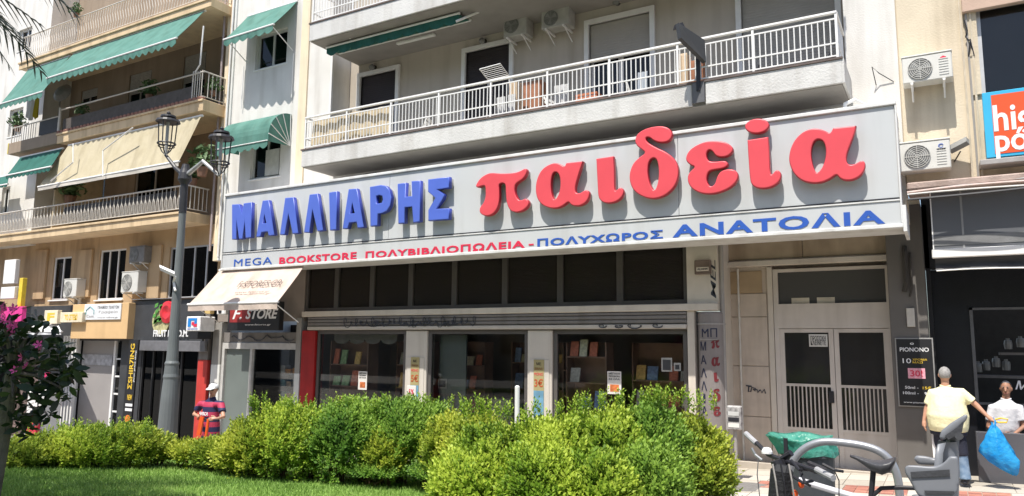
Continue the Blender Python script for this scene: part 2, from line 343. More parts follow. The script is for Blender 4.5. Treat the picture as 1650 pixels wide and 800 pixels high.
# graffiti scribbles on the shutter box
GR=mat('graffiti_ink',(.05,.055,.07),.6,.2,5,0)
def scribble(x0,x1,z0,z1,y,n,r,parent,seed):
    rr=random.Random(seed); pts=[]
    for i in range(n):
        t=i/(n-1); w_=i*.62+.5*math.sin(i*.21); am=.35+.65*abs(math.sin(i*.13+seed)); pts.append((x0+(x1-x0)*t+.085*math.cos(w_)*am,y-.003*math.sin(i*.5),z0+(z1-z0)*(.5+.5*math.sin(w_)*am*(1 if i%17<11 else .3))))
    m=MB(); m.tube(pts,r,4); return part('graffiti',m,GR,parent)
scribble(-13.2,-9.2,2.42,2.68,-.096,230,.009,sb,1); scribble(-12.7,-9.5,2.45,2.6,-.1,140,.012,sb,2); 
for i,(a,b) in enumerate(((-6.15,-6.0),(-5.8,-5.7),(-5.55,-5.25),(-5.0,-4.8))): scribble(a,b,2.38,2.47,-.1,14,.012,sb,5+i)
# shop front bays
CW=mat('column_cream',(.56,.52,.46),.7,.05,2,.1,30,streak=.3)
for a,b in ((-11.26,-10.63),(-7.9,-7.3)):
    m=MB(); m.bbox(a,b,-.02,.3,-.9,2.35,.01); c=part('column',m,CW,mb_)
    part('cladding_panel',MB().bbox(a+.06,b-.06,-.035,-.024,-.6,1.72,.004),CW,c)
m=MB(); m.bbox(-14.72,-14.24,-.04,.3,-.9,2.36,.01); part('red_pillar',m,mat('red_paint',(.36,.012,.012),.45,.15,3,.1,streak=.4),mb_,'red painted pillar')
FD=mat('shop_frame',(.13,.12,.115),.4,.08,3,0,metal=.3)
for i,(a,b) in enumerate(((-14.22,-11.28),(-10.61,-7.92),(-7.28,-4.36))):
    fr_=MB(); fr_.box(a,a+.08,.03,.12,-.8,2.35); fr_.box(b-.08,b,.03,.12,-.8,2.35); fr_.box(a+.08,b-.08,.03,.12,2.27,2.35); fr_.box(a+.08,b-.08,.03,.12,-.8,-.5)
    o=part('shop_window',fr_,FD,mb_); part('pane',MB().box(a+.08,b-.08,.07,.08,-.5,2.27),SHOPG,o)
m=MB(); m.box(-10.5,-9.75,.35,.4,-.8,2.25); part('door_leaf',m,mat('grey_green_glass',(.16,.185,.175),.25,.05,2,0),mb_,'pale green glass door leaf standing open')
# interior room
m=MB(); m.box(-14.7,-4.2,3.6,3.7,-.9,2.5); m.box(-14.8,-14.7,.4,3.7,-.9,2.5); m.box(-4.2,-4.1,.4,3.7,-.9,2.5); m.box(-14.7,-4.2,.3,3.7,2.45,2.55); part('interior_wall',m,mat('interior_paint',(.30,.26,.22),.9,.1,1,0),mb_)
m=MB(); m.box(-14.7,-4.2,.15,3.7,-.95,-.85); part('interior_floor',m,mat('interior_floor',(.45,.42,.38),.5,.1,2,0),mb_)
# lower right: entrance recess
m=MB(); m.box(-3.75,-3.72,0.3,1.0,-.6,4.3); part('return_wall',m,CT,mb_)
MY=1.0
m=MB(); m.box(-3.75,-2.9,MY,MY+.3,-.6,3.72); m.box(-3.75,-.7,MY-.08,MY+.3,3.73,4.7); m.box(-3.75,-.3,MY+.3,MY+.4,-.6,4.7); part('entrance_wall',m,MARB,mb_)
# marble slabs (each a piece)
zj=[-.55]+[WY(1210,y,MY).z for y in (671,590,511)]+[3.1]
for k in range(4):
    for a,b in ((-3.745,-3.02),):
        part('marble_slab',MB().bbox(a,b,MY-.03,MY-.003,zj[k]+.006,zj[k+1]-.006,.005),MARB,mb_)
part('marble_slab',MB().bbox(-3.745,-3.1,MY-.03,MY-.003,3.106,3.55,.005),mat('ochre_marble',(.40,.30,.19),.5,.15,2.5,.05),mb_)
for a,b in ((-3.74,-2.3),(-2.29,-.72)): part('marble_slab',MB().bbox(a,b,MY-.12,MY-.083,3.78,4.65,.006),mat('tan_marble',(.42,.32,.215),.5,.16,2.2,.05,streak=.5),mb_)
m=MB(); m.bbox(-3.74,-.7,MY-.2,MY-.085,3.63,3.74,.01); m.bbox(-3.0,-2.9,MY-.05,MY+.05,-.5,3.62); part('cornice',m,CT,mb_)
# door assembly
dx0,dx1=-2.89,-.8; zt0=WY(1340,489,MY).z; zt1=WY(1340,436,MY).z; zd=WY(1340,532,MY).z; zg=WY(1340,622,MY).z; zbk=WY(1340,692,MY).z
DC=mat('door_beige_metal',(.60,.55,.50),.45,.05,3,.05,30,streak=.3)
f=MB(); f.box(dx0,dx0+.09,MY-.02,MY+.1,-.5,zt1+.06); f.box(dx1-.09,dx1,MY-.02,MY+.1,-.5,zt1+.06); f.box(dx0+.09,dx1-.09,MY-.02,MY+.1,zt1,zt1+.06); f.box(dx0+.09,dx1-.09,MY-.02,MY+.1,zd+.03,zt0)
de=part('door_surround',f,DC,mb_); part('transom_pane',MB().box(dx0+.09,dx1-.09,MY+.04,MY+.05,zt0,zt1),TRANSG,de)
xm=WY(1346,600,MY).x
for a,b in ((dx0+.09,xm-.005),(xm+.005,dx1-.09)):
    f=MB(); t=.085
    f.box(a,a+t,MY,MY+.07,-.45,zd+.02); f.box(b-t,b,MY,MY+.07,-.45,zd+.02); f.box(a+t,b-t,MY,MY+.07,zd-.05,zd+.02); f.box(a+t,b-t,MY,MY+.07,zg-.03,zg+.02); f.box(a+t,b-t,MY,MY+.07,zbk-.06,zbk); f.box(a+t,b-t,MY+.015,MY+.055,-.45,zbk-.061)
    d=part('door',f,DC,mb_); part('pane',MB().box(a+t,b-t,MY+.03,MY+.04,zbk,zd-.05),HALLG,d)
    bars_along(d,a+t,b-t,MY+.005,zbk,zg-.03,.07,.014,DC,6)
part('handle',MB().bbox(xm-.13,xm-.04,MY-.05,MY-.003,1.0,1.22,.01),BLKT,de); 
part('entrance_step',MB().bbox(-3.7,-.7,MY-.3,MY-.13,-.5,-.16,.01),mat('step_marble',(.42,.37,.31),.6,.12,3,.1),mb_)
part('inner_hall',MB().box(-3,-.5,2.5,2.6,-.5,3.8),mat('hall_wall',(.10,.10,.095),.8),mb_); part('hall_door',MB().box(-2.72,-2.42,1.3,1.34,-.4,2.25),mat('hall_pale',(.42,.42,.41),.6),mb_)
# notices
def notice(name,label,px0,py0,px1,py1,Y,m_,cat='notice',t=.006):
    a=WY(px0,py1,Y); b=WY(px1,py0,Y); o=thing(name,label,cat,(a.x,Y,a.z)); part('sheet',MB().box(a.x,b.x,Y-t,Y,a.z,b.z),m_,o); return o,a.x,b.x,a.z,b.z
PAP=mat('paper_white',(.66,.64,.60),.8,.03,4,0)
o,a,b,c,d=notice('paper_notice','two line white notice taped to left door pane',1304,539,1333,559,MY-.004,PAP)
lettering('ΠΡΟΣΟΧΗ',a+.03,b-.03,c+.12,d-.03,MY-.011,BLKT,o); lettering('ΚΛΕΙΝΕΤΕ',a+.03,b-.03,c+.03,d-.12,MY-.011,BLKT,o)
notice('paper_notice','left of two blank beige papers behind the transom glass',1276,480,1304,498,MY+.035,mat('old_paper',(.55,.5,.4),.8))
notice('paper_notice','right of two blank beige papers behind the transom glass',1317,479,1345,497,MY+.035,mat('old_paper',(.55,.5,.4),.8))
# graffiti on marble and pipes beside the entrance
g=solo('graffiti_tag',MB().tube([(-3.47,MY-.036,1.27),(-3.36,MY-.036,1.26),(-3.42,MY-.036,1.25),(-3.43,MY-.036,1.15),(-3.38,MY-.036,1.16),(-3.36,MY-.036,1.24),(-3.29,MY-.036,1.22),(-3.3,MY-.036,1.17),(-3.34,MY-.036,1.2),(-3.26,MY-.036,1.2),(-3.25,MY-.036,1.14),(-3.2,MY-.036,1.2),(-3.17,MY-.036,1.14),(-3.12,MY-.036,1.21),(-3.1,MY-.036,1.13)],.013,5),GR,'short black graffiti scrawl on the beige marble','graffiti')
for i,(tx,xx,z0,z1,yy) in enumerate((('MEL',-3.86,2.95,3.7,-.007),('GUY',-3.62,2.9,3.55,.99))):
    solo('graffiti_tag',textmesh(tx,xx,xx+.10,z0,z1,yy,GR,ext=.002,bold=.01,rot=1,shear=.25),None,['vertical black graffiti letters on the cream column edge','vertical black graffiti beside the drainpipe'][i],'graffiti')
PIPE=mat('pipe_grey',(.33,.31,.29),.5,.1,4,0)
solo('drainpipe',MB().tube([(-3.68,.12,-.4),(-3.68,.12,4.3)],.045,10),PIPE,'grey drainpipe between the round column and marble wall','pipe')
solo('drainpipe',MB().tube([(-3.55,.93,-.4),(-3.55,.9,3.6)],.02,8),mat('pipe_pale',(.6,.58,.53),.5),'thin pale pipe running down the beige marble','pipe')
# alarm box
a=WY(1120,443,-.06); b=WY(1145,419,-.06); o=thing('alarm_box','small brown and cream alarm box on cream wall above column','alarm',(a.x,-.06,a.z))
part('casing',MB().bbox(a.x,b.x,-.1,-.01,a.z,b.z,.01),mat('box_brown',(.16,.12,.10),.5),o); part('plate',MB().bbox(a.x+.04,b.x-.03,-.112,-.102,a.z+.06,a.z+.14,.004),CT,o)
lettering('ALARM',a.x+.06,b.x-.05,a.z+.08,a.z+.12,-.113,BLKT,o)
# round column sign
cx_,cy_,cr_=-3.91,.16,.26
o=thing('column_sign','round metal-clad column with vertical blue and red Greek lettering','sign',(cx_,cy_,-.4))
part('cladding',MB().lathe([(cr_,-.5),(cr_,1.0),(cr_,2.66),(cr_-.02,2.7),(.02,2.7)],(cx_,cy_,0),28),mat('column_steel',(.235,.21,.20),.45,.08,3,.05,30),o)
part('cap',MB().lathe([(cr_+.012,2.45),(cr_+.012,2.48)],(cx_,cy_,0),28),PIPE,o)
DB=mat('print_navy',(.015,.02,.05),.5); DR=mat('print_maroon',(.17,.022,.027),.5)
def onround(body,xc,z0,z1,wd,m_,s_=0):
    me=textmesh(body,xc-wd/2,xc+wd/2,z0,z1,0,m_,ext=.006,bold=.0,shear=s_)
    n=len(me.vertices); v=np.empty(n*3); me.vertices.foreach_get('co',v); v=v.reshape(-1,3)
    ang=(v[:,0]-cx_)/cr_; d=v[:,1].copy(); v[:,0]=cx_+np.sin(ang)*(cr_+.002-d); v[:,1]=cy_-np.cos(ang)*(cr_+.002-d); me.vertices.foreach_set('co',v.ravel()); me.update()
    part('letter',me,None,o)
zc=WY(1140,536,-.1).z
onround('MΠ',cx_+.02,zc-.09,zc+.08,.30,DB); 
ys=[555,577,600,622,642,662,684]
for ch,yy in zip('ΜΑΛΛΙΑΡ',[558,580,601,622,642,662,683]):
    z=WY(1130,yy,-.08).z; onround(ch,cx_-.11,z-.085,z+.085,.13 if ch!='Ι' else .05,DB)
CSG=o
part('line',MB().box(cx_-.16,cx_+.17,cy_-cr_-.004,cy_-cr_+.02,zc-.14,zc-.125),PIPE,o)
# posters in column panels, window stickers
PY=mat('poster_yellow',(.36,.31,.15),.6,.1,5,0); 
for (a,b),num,lab in (((-11.07,-10.82),'5€','narrow yellow 5 euro poster on the left cream column'),((-7.73,-7.48),'3€','narrow yellow 3 euro poster on the right cream column')):
    z1=1.72; o=thing('price_poster',lab,'poster',(a,-.04,.3)); part('sheet',MB().box(a,b,-.046,-.038,.35,z1),PY,o)
    part('picture',MB().box(a+.003,b-.003,-.05,-.0465,.4,1.06),mat('poster_blue',(.14,.30,.42),.6,.2,6,0),o)
    lettering('ΜΕ',a+.07,b-.07,1.60,1.66,-.0465,BLKT,o,bold=0); lettering('MONO',a+.02,b-.02,1.38,1.44,-.0465,PRED,o,bold=0); lettering(num,a+.02,b-.02,1.14,1.31,-.0465,mat('print_orange',(.45,.09,.03),.5),o,bold=.015)
    lettering('ΒΙΒΛΙΑ',a+.03,b-.03,1.50,1.55,-.0465,mat('print_brown',(.25,.12,.04),.6),o)
for (x0_,y0_,x1_,y1_),lab in (((577,599,592,628),'white notice with orange picture in the left shop window'),((979,599,1001,635),'larger white notice with orange picture in the right shop window')):
    o,a,b,c,d=notice('window_notice',lab,x0_,y0_,x1_,y1_,.068,PAP)
    part('picture',MB().box(a+.06,b-.05,.058,.0615,c+.05,c+(d-c)*.42),mat('picture_orange',(.55,.16,.05),.6,.4,14,0),o)
    h=d-c
    for k,(t,s) in enumerate((('ΜΕΓΑΛΗ',.86),('ΠΡΟΣΦΟΡΑ',.74),('ΣΕ ΟΛΑ',.62))): lettering(t,a+.03,b-.03,c+h*s,c+h*(s+.08),.0615,BLKT,o)
for x0_,y0_,x1_,y1_,lab in ((1066,577,1083,599,'small white card stuck high in right shop window'),(1086,585,1097,598,'tiny white card beside a larger one in right window'),(706,611,720,626,'pale square sticker on the green glass door')):
    o,a,b,c,d=notice('window_sticker',lab,x0_,y0_,x1_,y1_,.068 if x0_>800 else .34,mat('dull_paper',(.33,.33,.31),.7)); part('picture',MB().box(a+.03,b-.03,(.068 if x0_>800 else .34)-.009,(.068 if x0_>800 else .34)-.0065,c+.03,d-.04),CHAR,o)
# scalloped little valance behind left window
m=MB(); a=WY(538,560,.3).x; b=WY(640,545,.3).x
for i in range(4):
    xc=a+(b-a)*(i+.5)/4; ww=(b-a)/8; m.add([(xc-ww,.3,2.27)]+[(xc+ww*math.cos(t),.3,2.14-.12*math.sin(t)) for t in np.linspace(math.pi,0,9)]+[(xc+ww,.3,2.27)],[tuple(range(11))])
solo('valance',m,mat('dull_valance',(.22,.21,.19),.8),'grey scalloped valance inside the left shop window top','awning')
# shelves and books in the windows
SH=mat('shelf_wood',(.26,.16,.12),.5,.15,3,.05)
BC=[((.75,.70,.52),'cream'),((.55,.53,.50),'grey'),((.22,.32,.55),'blue'),((.65,.20,.12),'red'),((.32,.50,.26),'green'),((.75,.50,.18),'ochre')]
ORD=['first','second','third','fourth','fifth','sixth','seventh','eighth','ninth','tenth']
def shelf(x0,x1,zs,y0,y1,lab,seed,where):
    o=thing('display_shelf',lab,'shelf',(x0,y0,-.8)); m=MB(); m.box(x0,x0+.03,y0,y1,-.8,2.1); m.box(x1-.03,x1,y0,y1,-.8,2.1); m.box(x0+.03,x1-.03,y1-.02,y1,-.8,2.1); part('side_panel',m,SH,o)
    rr=random.Random(seed)
    for si,z in enumerate(zs):
        bi=0
        part('shelf_board',MB().box(x0+.03,x1-.03,y0,y1-.02,z-.03,z),SH,o); x=x0+.08
        while x<x1-.3:
            wd=rr.uniform(.14,.26); hh=rr.uniform(.2,.4); ci=rr.randrange(6); c,cn=BC[ci]
            if rr.random()<.8:
                bk=solo('book',MB().add([(x,y0+.03,z),(x+wd,y0+.03,z),(x+wd,y0+.10,z+hh),(x,y0+.10,z+hh),(x,y0+.07,z),(x+wd,y0+.07,z),(x+wd,y0+.14,z+hh),(x,y0+.14,z+hh)],[(0,1,2,3),(7,6,5,4),(0,4,5,1),(1,5,6,2),(2,6,7,3),(3,7,4,0)]),mat('book_'+cn,c,.5,.25,18,0),'%s book cover-out, %s from left on %s board of %s'%(cn,ORD[bi],ORD[si],where),'book','books shown on %s'%where)
            x+=wd+rr.uniform(.02,.09); bi+=1
shelf(-14.05,-12.75,(.35,.95,1.5),.35,.75,'dark wooden shelf at the left end of left shop window',3,'the left window shelf')
shelf(-7.15,-6.2,(.1,.7,1.25,1.8),.35,.75,'dark wooden shelf at the left end of right shop window',4,'the right window shelf')
shelf(-12.6,-11.5,(.3,.9,1.5),1.3,1.7,'wide shelf deep inside the left shop window',8,'the deep left shelf'); shelf(-9.6,-8.1,(.3,.95,1.6),2.2,2.6,'wide shelf at the back of the middle window',9,'the middle window shelf')
shelf(-11.45,-10.2,(.3,.9,1.5),1.9,2.3,'tall shelf seen between the left and middle shop windows',10,'the tall middle shelf'); shelf(-8.0,-6.9,(.25,.85,1.45),1.9,2.3,'tall shelf seen behind the right cream column',11,'the shelf behind the right column')
shelf(-6.0,-4.5,(.2,.75,1.3),1.3,1.7,'low wooden shelf at the back of right shop window',5,'the right window back shelf')
o=thing('till_counter','pale counter with a pole standing inside the middle window','counter',(-9.4,1,-.8)); part('body',MB().bbox(-9.5,-8.9,1,1.5,-.8,.75),mat('counter_grey',(.28,.27,.25),.4),o); part('pole',MB().tube([(-8.8,1.1,-.8),(-8.8,1.1,1.0)],.025),WMET,o)
# ------------------------------------------------------------------ THE BIG SIGN
SY=-1.2
sTL=WY(364,313,SY); sTR=WY(1442,164,SY); sBL=WY(365,437,SY); sBR=WY(1455,366,SY); seam=WY(364,408,SY).z
sx0,sx1=sTL.x,-.46; sz1=(sTL.z+sTR.z)/2; sz0=(sBL.z+sBR.z)/2; ss=(WY(364,408,SY).z+WY(1455,322,SY).z)/2
sg=thing('bookstore_sign','long grey sign box with big blue and red Greek letters over the shop','sign',(sx0,SY,sz0))
part('sign_box',MB().box(sx0+.02,sx1-.02,SY+.03,-.15,sz0+.04,sz1-.03),SIGNW,sg)
xj=[sx0+.03]+[WY(*p,SY).x for p in ((628,300),(1092,240))]+[sx1-.03]
for i in range(3): part('panel',MB().bbox(xj[i]+.004,xj[i+1]-.004,SY,SY+.029,ss+.03,sz1-.07,.003),SIGNG,sg)
part('lower_panel',MB().bbox(sx0+.03,sx1-.03,SY-.004,SY+.029,sz0+.07,ss-.025,.003),SIGNG,sg)
m=MB(); m.bbox(sx0,sx1,SY-.04,SY+.1,sz1-.065,sz1,.01); m.bbox(sx0,sx1,SY-.035,SY+.06,sz0,sz0+.065,.01); m.bbox(sx0,sx0+.028,SY-.03,SY+.06,sz0+.066,sz1-.066); m.bbox(sx1-.028,sx1,SY-.03,SY+.06,sz0+.066,sz1-.066); part('frame',m,SIGNW,sg)
m=MB(); m.box(sx0+.03,sx1-.03,SY-.012,SY+.02,ss+.004,ss+.026,0); part('seam_rail',m,BLKT,sg); part('seam_trim',MB().box(sx0+.03,sx1-.03,SY-.02,SY+.02,ss-.022,ss+.002),SIGNW,sg)
part('side_cheek',MB().box(sx1-.002,sx1+.05,SY-.02,-.1,sz0-.06,ss-.1),SIGNW,sg)
def ring(pts,off,s,Y): return [(q.x,q.z) for q in (WY(off[0]+x/s,off[1]+y/s,Y) for x,y in pts)]
def chaikin(p,n=2):
    for _ in range(n):
        q=[]
        for i in range(len(p)):
            a=p[i]; b=p[(i+1)%len(p)]; q+= [(a[0]*.75+b[0]*.25,a[1]*.75+b[1]*.25),(a[0]*.25+b[0]*.75,a[1]*.25+b[1]*.75)]
        p=q
    return p
YF=SY-.17
def bigletter(rings,face,rim,smooth):
    if smooth: rings=[chaikin(r,2) for r in rings]
    me=spline_fill(rings,YF+.04,.04,.02,[face,REDSHADE if face is RED else BLUESHADE]); me.polygons.foreach_set('material_index',[0 if p.normal.y<-.8 else 1 for p in me.polygons]); L_=part('letter',me,None,sg)
    part('letter_return',spline_fill(rings,(YF+.08+SY)/2,(SY-YF-.08)/2-.001,0,[rim],-.018),None,L_)
    return L_
Bo,Bs=(365,300),8.0; Co,Cs=(545,270),6.667
blues=[([[(75,240),(170,235),(203,345),(225,225),(330,210),(327,665),(250,675),(240,470),(215,683),(165,688),(135,465),(138,690),(75,692)]],Bo,Bs),
([[(470,190),(550,182),(628,635),(545,645),(535,590),(460,600),(445,655),(385,660)],[(493,370),(518,478),(470,482)]],Bo,Bs),
([[(760,155),(868,145),(937,610),(855,620),(803,365),(760,630),(692,632)]],Bo,Bs),
([[(1075,112),(1180,98),(1258,575),(1175,588),(1113,310),(1078,602),(1002,602)]],Bo,Bs),
([[(1325,85),(1430,68),(1425,565),(1338,575)]],Bo,Bs),
([[(115,235),(205,228),(285,645),(210,655),(200,590),(125,598),(108,660),(50,662)],[(155,385),(180,492),(128,497)]],Co,Cs),
([[(343,210),(460,190),(520,200),(555,240),(577,320),(565,410),(530,470),(480,495),(432,502),(430,627),(348,637)],[(415,310),(445,302),(475,310),(482,345),(472,380),(440,388),(415,390)]],Co,Cs),
([[(640,178),(735,165),(725,315),(795,310),(790,150),(888,142),(885,585),(808,598),(795,425),(722,432),(722,600),(648,608)]],Co,Cs),
([[(968,130),(1198,102),(1198,222),(1065,238),(1145,290),(1130,340),(1055,445),(1200,440),(1195,560),(970,577),(970,460),(1045,330),(968,265)]],Co,Cs)]
for rs,o_,s_ in blues: bigletter([ring(r,o_,s_,YF) for r in rs],BLUE,STEELB,False)
def dbl(p,idx):           # keep a corner crisp under smoothing
    q=[]
    for i,v in enumerate(p): q+= [v]*(4 if i in idx else 1)
    return q
al1=[(550,440),(565,360),(600,290),(660,245),(720,228),(770,240),(800,265),(815,230),(960,215),(945,260),(915,350),(895,420),(890,470),(905,490),(935,490),(965,470),(995,460),(1015,485),(1010,530),(985,570),(940,598),(890,602),(855,590),(835,560),(800,590),(750,618),(690,622),(630,605),(585,570),(558,520)]
al2=[(105,370),(125,280),(175,200),(245,150),(320,135),(390,150),(440,180),(462,135),(650,115),(640,170),(605,260),(570,350),(570,410),(595,432),(640,425),(680,400),(710,398),(725,425),(715,480),(680,525),(620,555),(560,558),(515,540),(490,505),(440,545),(370,575),(290,580),(210,560),(150,510),(115,440)]
reds=[([[(38,420),(68,370),(110,335),(165,312),(250,322),(350,318),(410,305),(466,272),(480,295),(470,335),(440,372),(400,395),(375,420),(370,470),(385,520),(410,552),(440,548),(465,532),(492,556),(494,590),(470,620),(430,648),(380,657),(335,642),(310,600),(298,540),(295,470),(292,403),(235,406),(240,470),(240,560),(225,620),(190,668),(145,688),(100,683),(68,655),(73,610),(105,575),(122,520),(122,470),(118,422),(85,430),(60,443),(40,438)]],(760,220),5.335),
([dbl(al1,(7,8)),[(720,305),(747,318),(763,360),(765,430),(752,500),(715,555),(692,510),(682,440),(685,370),(698,322)]],(760,220),5.335),
([dbl([(112,300),(260,278),(268,400),(268,560),(280,580),(298,560),(320,545),(340,560),(350,590),(335,630),(295,665),(240,684),(185,682),(150,662),(130,630),(125,560),(118,420)],(0,1))],(940,200),5.335),
([[(443,150),(458,95),(510,53),(590,26),(680,18),(740,38),(768,80),(757,130),(715,160),(650,162),(600,142),(570,115),(535,118),(545,155),(620,200),(720,245),(785,300),(818,370),(818,460),(788,540),(722,607),(640,644),(560,644),(478,612),(423,562),(398,490),(398,420),(428,340),(480,290),(540,250),(500,220),(460,190)],[(600,290),(632,305),(648,370),(650,450),(637,530),(612,580),(580,535),(560,470),(553,400),(563,325)]],(940,200),5.335),
([[(76,370),(98,320),(150,278),(230,243),(320,237),(400,247),(448,280),(460,315),(432,352),(380,372),(318,362),(295,325),(265,305),(242,335),(245,380),(270,405),(330,405),(390,396),(418,415),(412,442),(370,462),(310,470),(265,480),(245,520),(245,570),(275,608),(310,592),(330,520),(360,480),(420,463),(478,473),(500,510),(492,560),(442,612),(370,648),(290,668),(200,663),(128,628),(93,577),(90,520),(115,480),(155,448),(110,432),(80,402)]],(1090,180),5.0),
([dbl([(572,232),(740,205),(748,300),(752,400),(755,490),(768,515),(800,473),(830,476),(847,510),(837,560),(790,602),(720,624),(650,620),(605,592),(592,540),(582,400)],(0,1)),[(650+98*math.cos(t),118-60*math.sin(t)-6*math.cos(t)) for t in np.linspace(0,2*math.pi,22)[:-1]]],(1090,180),5.0),
([dbl(al2,(7,8)),[(345,220),(387,243),(405,300),(403,370),(377,455),(330,505),(303,450),(286,370),(288,300),(308,242)]],(1250,180),5.0)]
for k_,(yy,hh,wd_) in enumerate(((555,.085,.16),(583,.09,.16),(608,.09,.09),(637,.12,.15),(663,.09,.14))):
    z=WY(1152,yy,-.08).z; rg=[chaikin(r,1) for r in reds[k_][0]]; ax_=[p[0] for p in rg[0]]; az_=[p[1] for p in rg[0]]; xl_,xh_,zl_,zh_=min(ax_),max(ax_),min(az_),max(az_)
    me=spline_fill([[((x-xl_)/(xh_-xl_)*wd_+cx_+.13-wd_/2,z+hh-(y-zl_)/(zh_-zl_)*2*hh) for x,y in r] for r in rg],0,.003,0,[DR])
    n=len(me.vertices); v=np.empty(n*3); me.vertices.foreach_get('co',v); v=v.reshape(-1,3); ang=(v[:,0]-cx_)/cr_; d=v[:,1].copy()-.003; v[:,0]=cx_+np.sin(ang)*(cr_+.001-d); v[:,1]=cy_-np.cos(ang)*(cr_+.001-d); me.vertices.foreach_set('co',v.ravel()); me.update(); part('letter',me,None,CSG)
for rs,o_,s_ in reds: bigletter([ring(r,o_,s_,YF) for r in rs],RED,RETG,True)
SL=SY-.006
for body,bl,tr,c in (('MEGA',(377,430),(439,414),PBLUE),('BOOKSTORE',(450,426.5),(575,406),PRED),('ΠΟΛΥΒΙΒΛΙΟΠΩΛΕΙΑ'.replace('Π','П').replace('П','Π'),(589,417),(846,387),PRED),('ΠΟΛΥΧΩΡΟΣ',(866,398),(1068,370.5),PBLUE),('ΑΝΑΤΟΛΙΑ',(1084,383.5),(1425,336.5),PBLUE)):
    lat=str.maketrans('ΑΒΕΖΗΙΚΜΝΟΡΤΥΧ','ABEZHIKMNOPTYX'); part('word',textmesh(body.translate(lat),WY(*bl,SL).x,WY(*tr,SL).x,WY(*bl,SL).z,WY(*tr,SL).z,SL,c,ext=.008,bold=.03 if body!='MEGA' else 0,space=1.12),None,sg)
a=WY(852,396,SL); b=WY(860,393,SL); part('dash',MB().box(a.x,b.x,SL-.008,SL,a.z,b.z),PRED,sg)
# cables and brackets above the sign
CAB=mat('cable_grey',(.35,.34,.33),.6)
for i,(zz,yy) in enumerate(((sz1+.1,-.5),(sz1+.2,-.42),(sz1+.06,-.75))):
    pts=[(x,yy+.05*math.sin(x*1.7+i),zz+.08*math.sin(x*.9+i*2)+.04*math.sin(x*3)) for x in np.linspace(-13.5 if i!=1 else -7.5,-1.2,40)]
    solo('cable',MB().tube(pts,.017,5),CAB if i else BLKT,['black cable slung above the top of the sign','grey cable under the right part of the balcony','grey cable lying along the top edge of the sign'][i],'cable')
solo('conduit',MB().tube([(-1.25,-.9,sz1+.02),(-1.24,-.9,sz1+.16),(-1.1,-.8,sz1+.24),(-.95,-.6,sz1+.18),(-.9,-.3,sz1+.1),(-.5,-.1,sz1+.12)],.035,8),WMET,'white bent conduit above the right end of the sign','pipe')
# ================================================================== AWNINGS
def awning(label,HL,HR,FL,FR,m_,val=.22,scal=.3,rod=WMET,group=None,arms=True,solid=False,nseg=10,valm=None,casing=True):
    HL,HR,FL,FR=[Vector(v) for v in (HL,HR,FL,FR)]
    o=thing('awning',label,'awning',HL,group)
    m=MB(); n=nseg; vs=[];fs=[]
    for j in range(5):
        t=j/4; sag=-.03*math.sin(t*math.pi)
        for i in range(n+1):
            s=i/n; p=(HL.lerp(HR,s)).lerp(FL.lerp(FR,s),t); wv=.012*math.sin(i*2.4+j)*math.sin(t*math.pi); vs.append(p+Vector((0,0,sag+wv)))
    for j in range(4):
        for i in range(n): a=j*(n+1)+i; fs.append((a,a+1,a+n+2,a+n+1))
    m.add(vs,fs); m.add([v+Vector((0,.004,-.006)) for v in vs],[f[::-1] for f in fs]); m.smooth=True
    part('canopy',m,m_,o)
    w_=(FR-FL).length; k=max(3,int(round(w_/scal))); pts=[]; vs=[];fs=[]
    per=6; tot=k*per
    for i in range(tot+1):
        s=i/tot; p=FL.lerp(FR,s); sc=abs(math.sin(math.pi*i/per)); d=val*(.62+.38*sc) if scal<1 else val
        yy=.012*math.sin(i*1.1); vs+= [p+Vector((0,-.01,-.02)),p+Vector((0,-.01+yy,-d))]
    for i in range(tot): fs.append((2*i,2*i+1,2*i+3,2*i+2))
    q=MB(); q.add(vs,fs); q.add([v+Vector((0,.006,0)) for v in vs],[f[::-1] for f in fs]); part('valance',q,valm or m_,o)
    part('front_bar',MB().tube([FL+Vector((-.03,0,0)),FR+Vector((.03,0,0))],.03,8),rod,o)
    if casing: part('roller',MB().tube([HL+Vector((-.02,.03,.02)),HR+Vector((.02,.03,.02))],.04,8),rod,o)
    if arms:
        for s in (.04,.96):
            f=FL.lerp(FR,s); h=HL.lerp(HR,s); b=Vector((h.x,h.y+.02,min(f.z,h.z)-.45)); part('arm',MB().tube([b,f],.014,6),rod,o)
    return o
def P(px,py,Y): return WY(px,py,Y)
# two green window awnings on the white bay
xl,xr=-17.62,-15.55
a1=awning('small green awning over the upper window of the white bay',(xl,-.03,11.77),(xr,-.03,11.77),(xl,-.80,10.76),(xr,-.84,10.76),GREENC,.24,.34)
for s,x in ((0,xl),(1,xr)): 
    c=part('guide_rail',MB().tube([(x,-.06,10.2),(x,-.06,8.9)],.014,6),WMET,a1)
# hood awning (quarter round)
o=thing('awning','rounded green hood awning over the lower window of the white bay','awning',(xl,-.03,8.3))
vs=[];fs=[]; n=8; HX0,HX1=xl-.02,xr; hz=8.42
prof=[(-.02,hz)]+[(-.02-.78*math.sin(t),7.62+.8*math.cos(t)) for t in np.linspace(.25,math.pi/2*.93,n)]+[(-.80,7.45)]
m=MB()
for (ya,za),(yb,zb) in zip(prof[:-1],prof[1:]): m.quad((HX0,ya,za),(HX0,yb,zb),(HX1,yb,zb),(HX1,ya,za)); m.quad((HX0,ya+.006,za-.006),(HX1,ya+.006,za-.006),(HX1,yb+.006,zb-.006),(HX0,yb+.006,zb-.006))
for X in (HX0,HX1):
    for (ya,za),(yb,zb) in zip(prof[:-1],prof[1:]): m.add([(X,-.02,7.5),(X,ya,za),(X,yb,zb)],[(0,1,2)])
part('canopy',m,GREENC,o); k=7; vs=[];fs=[]
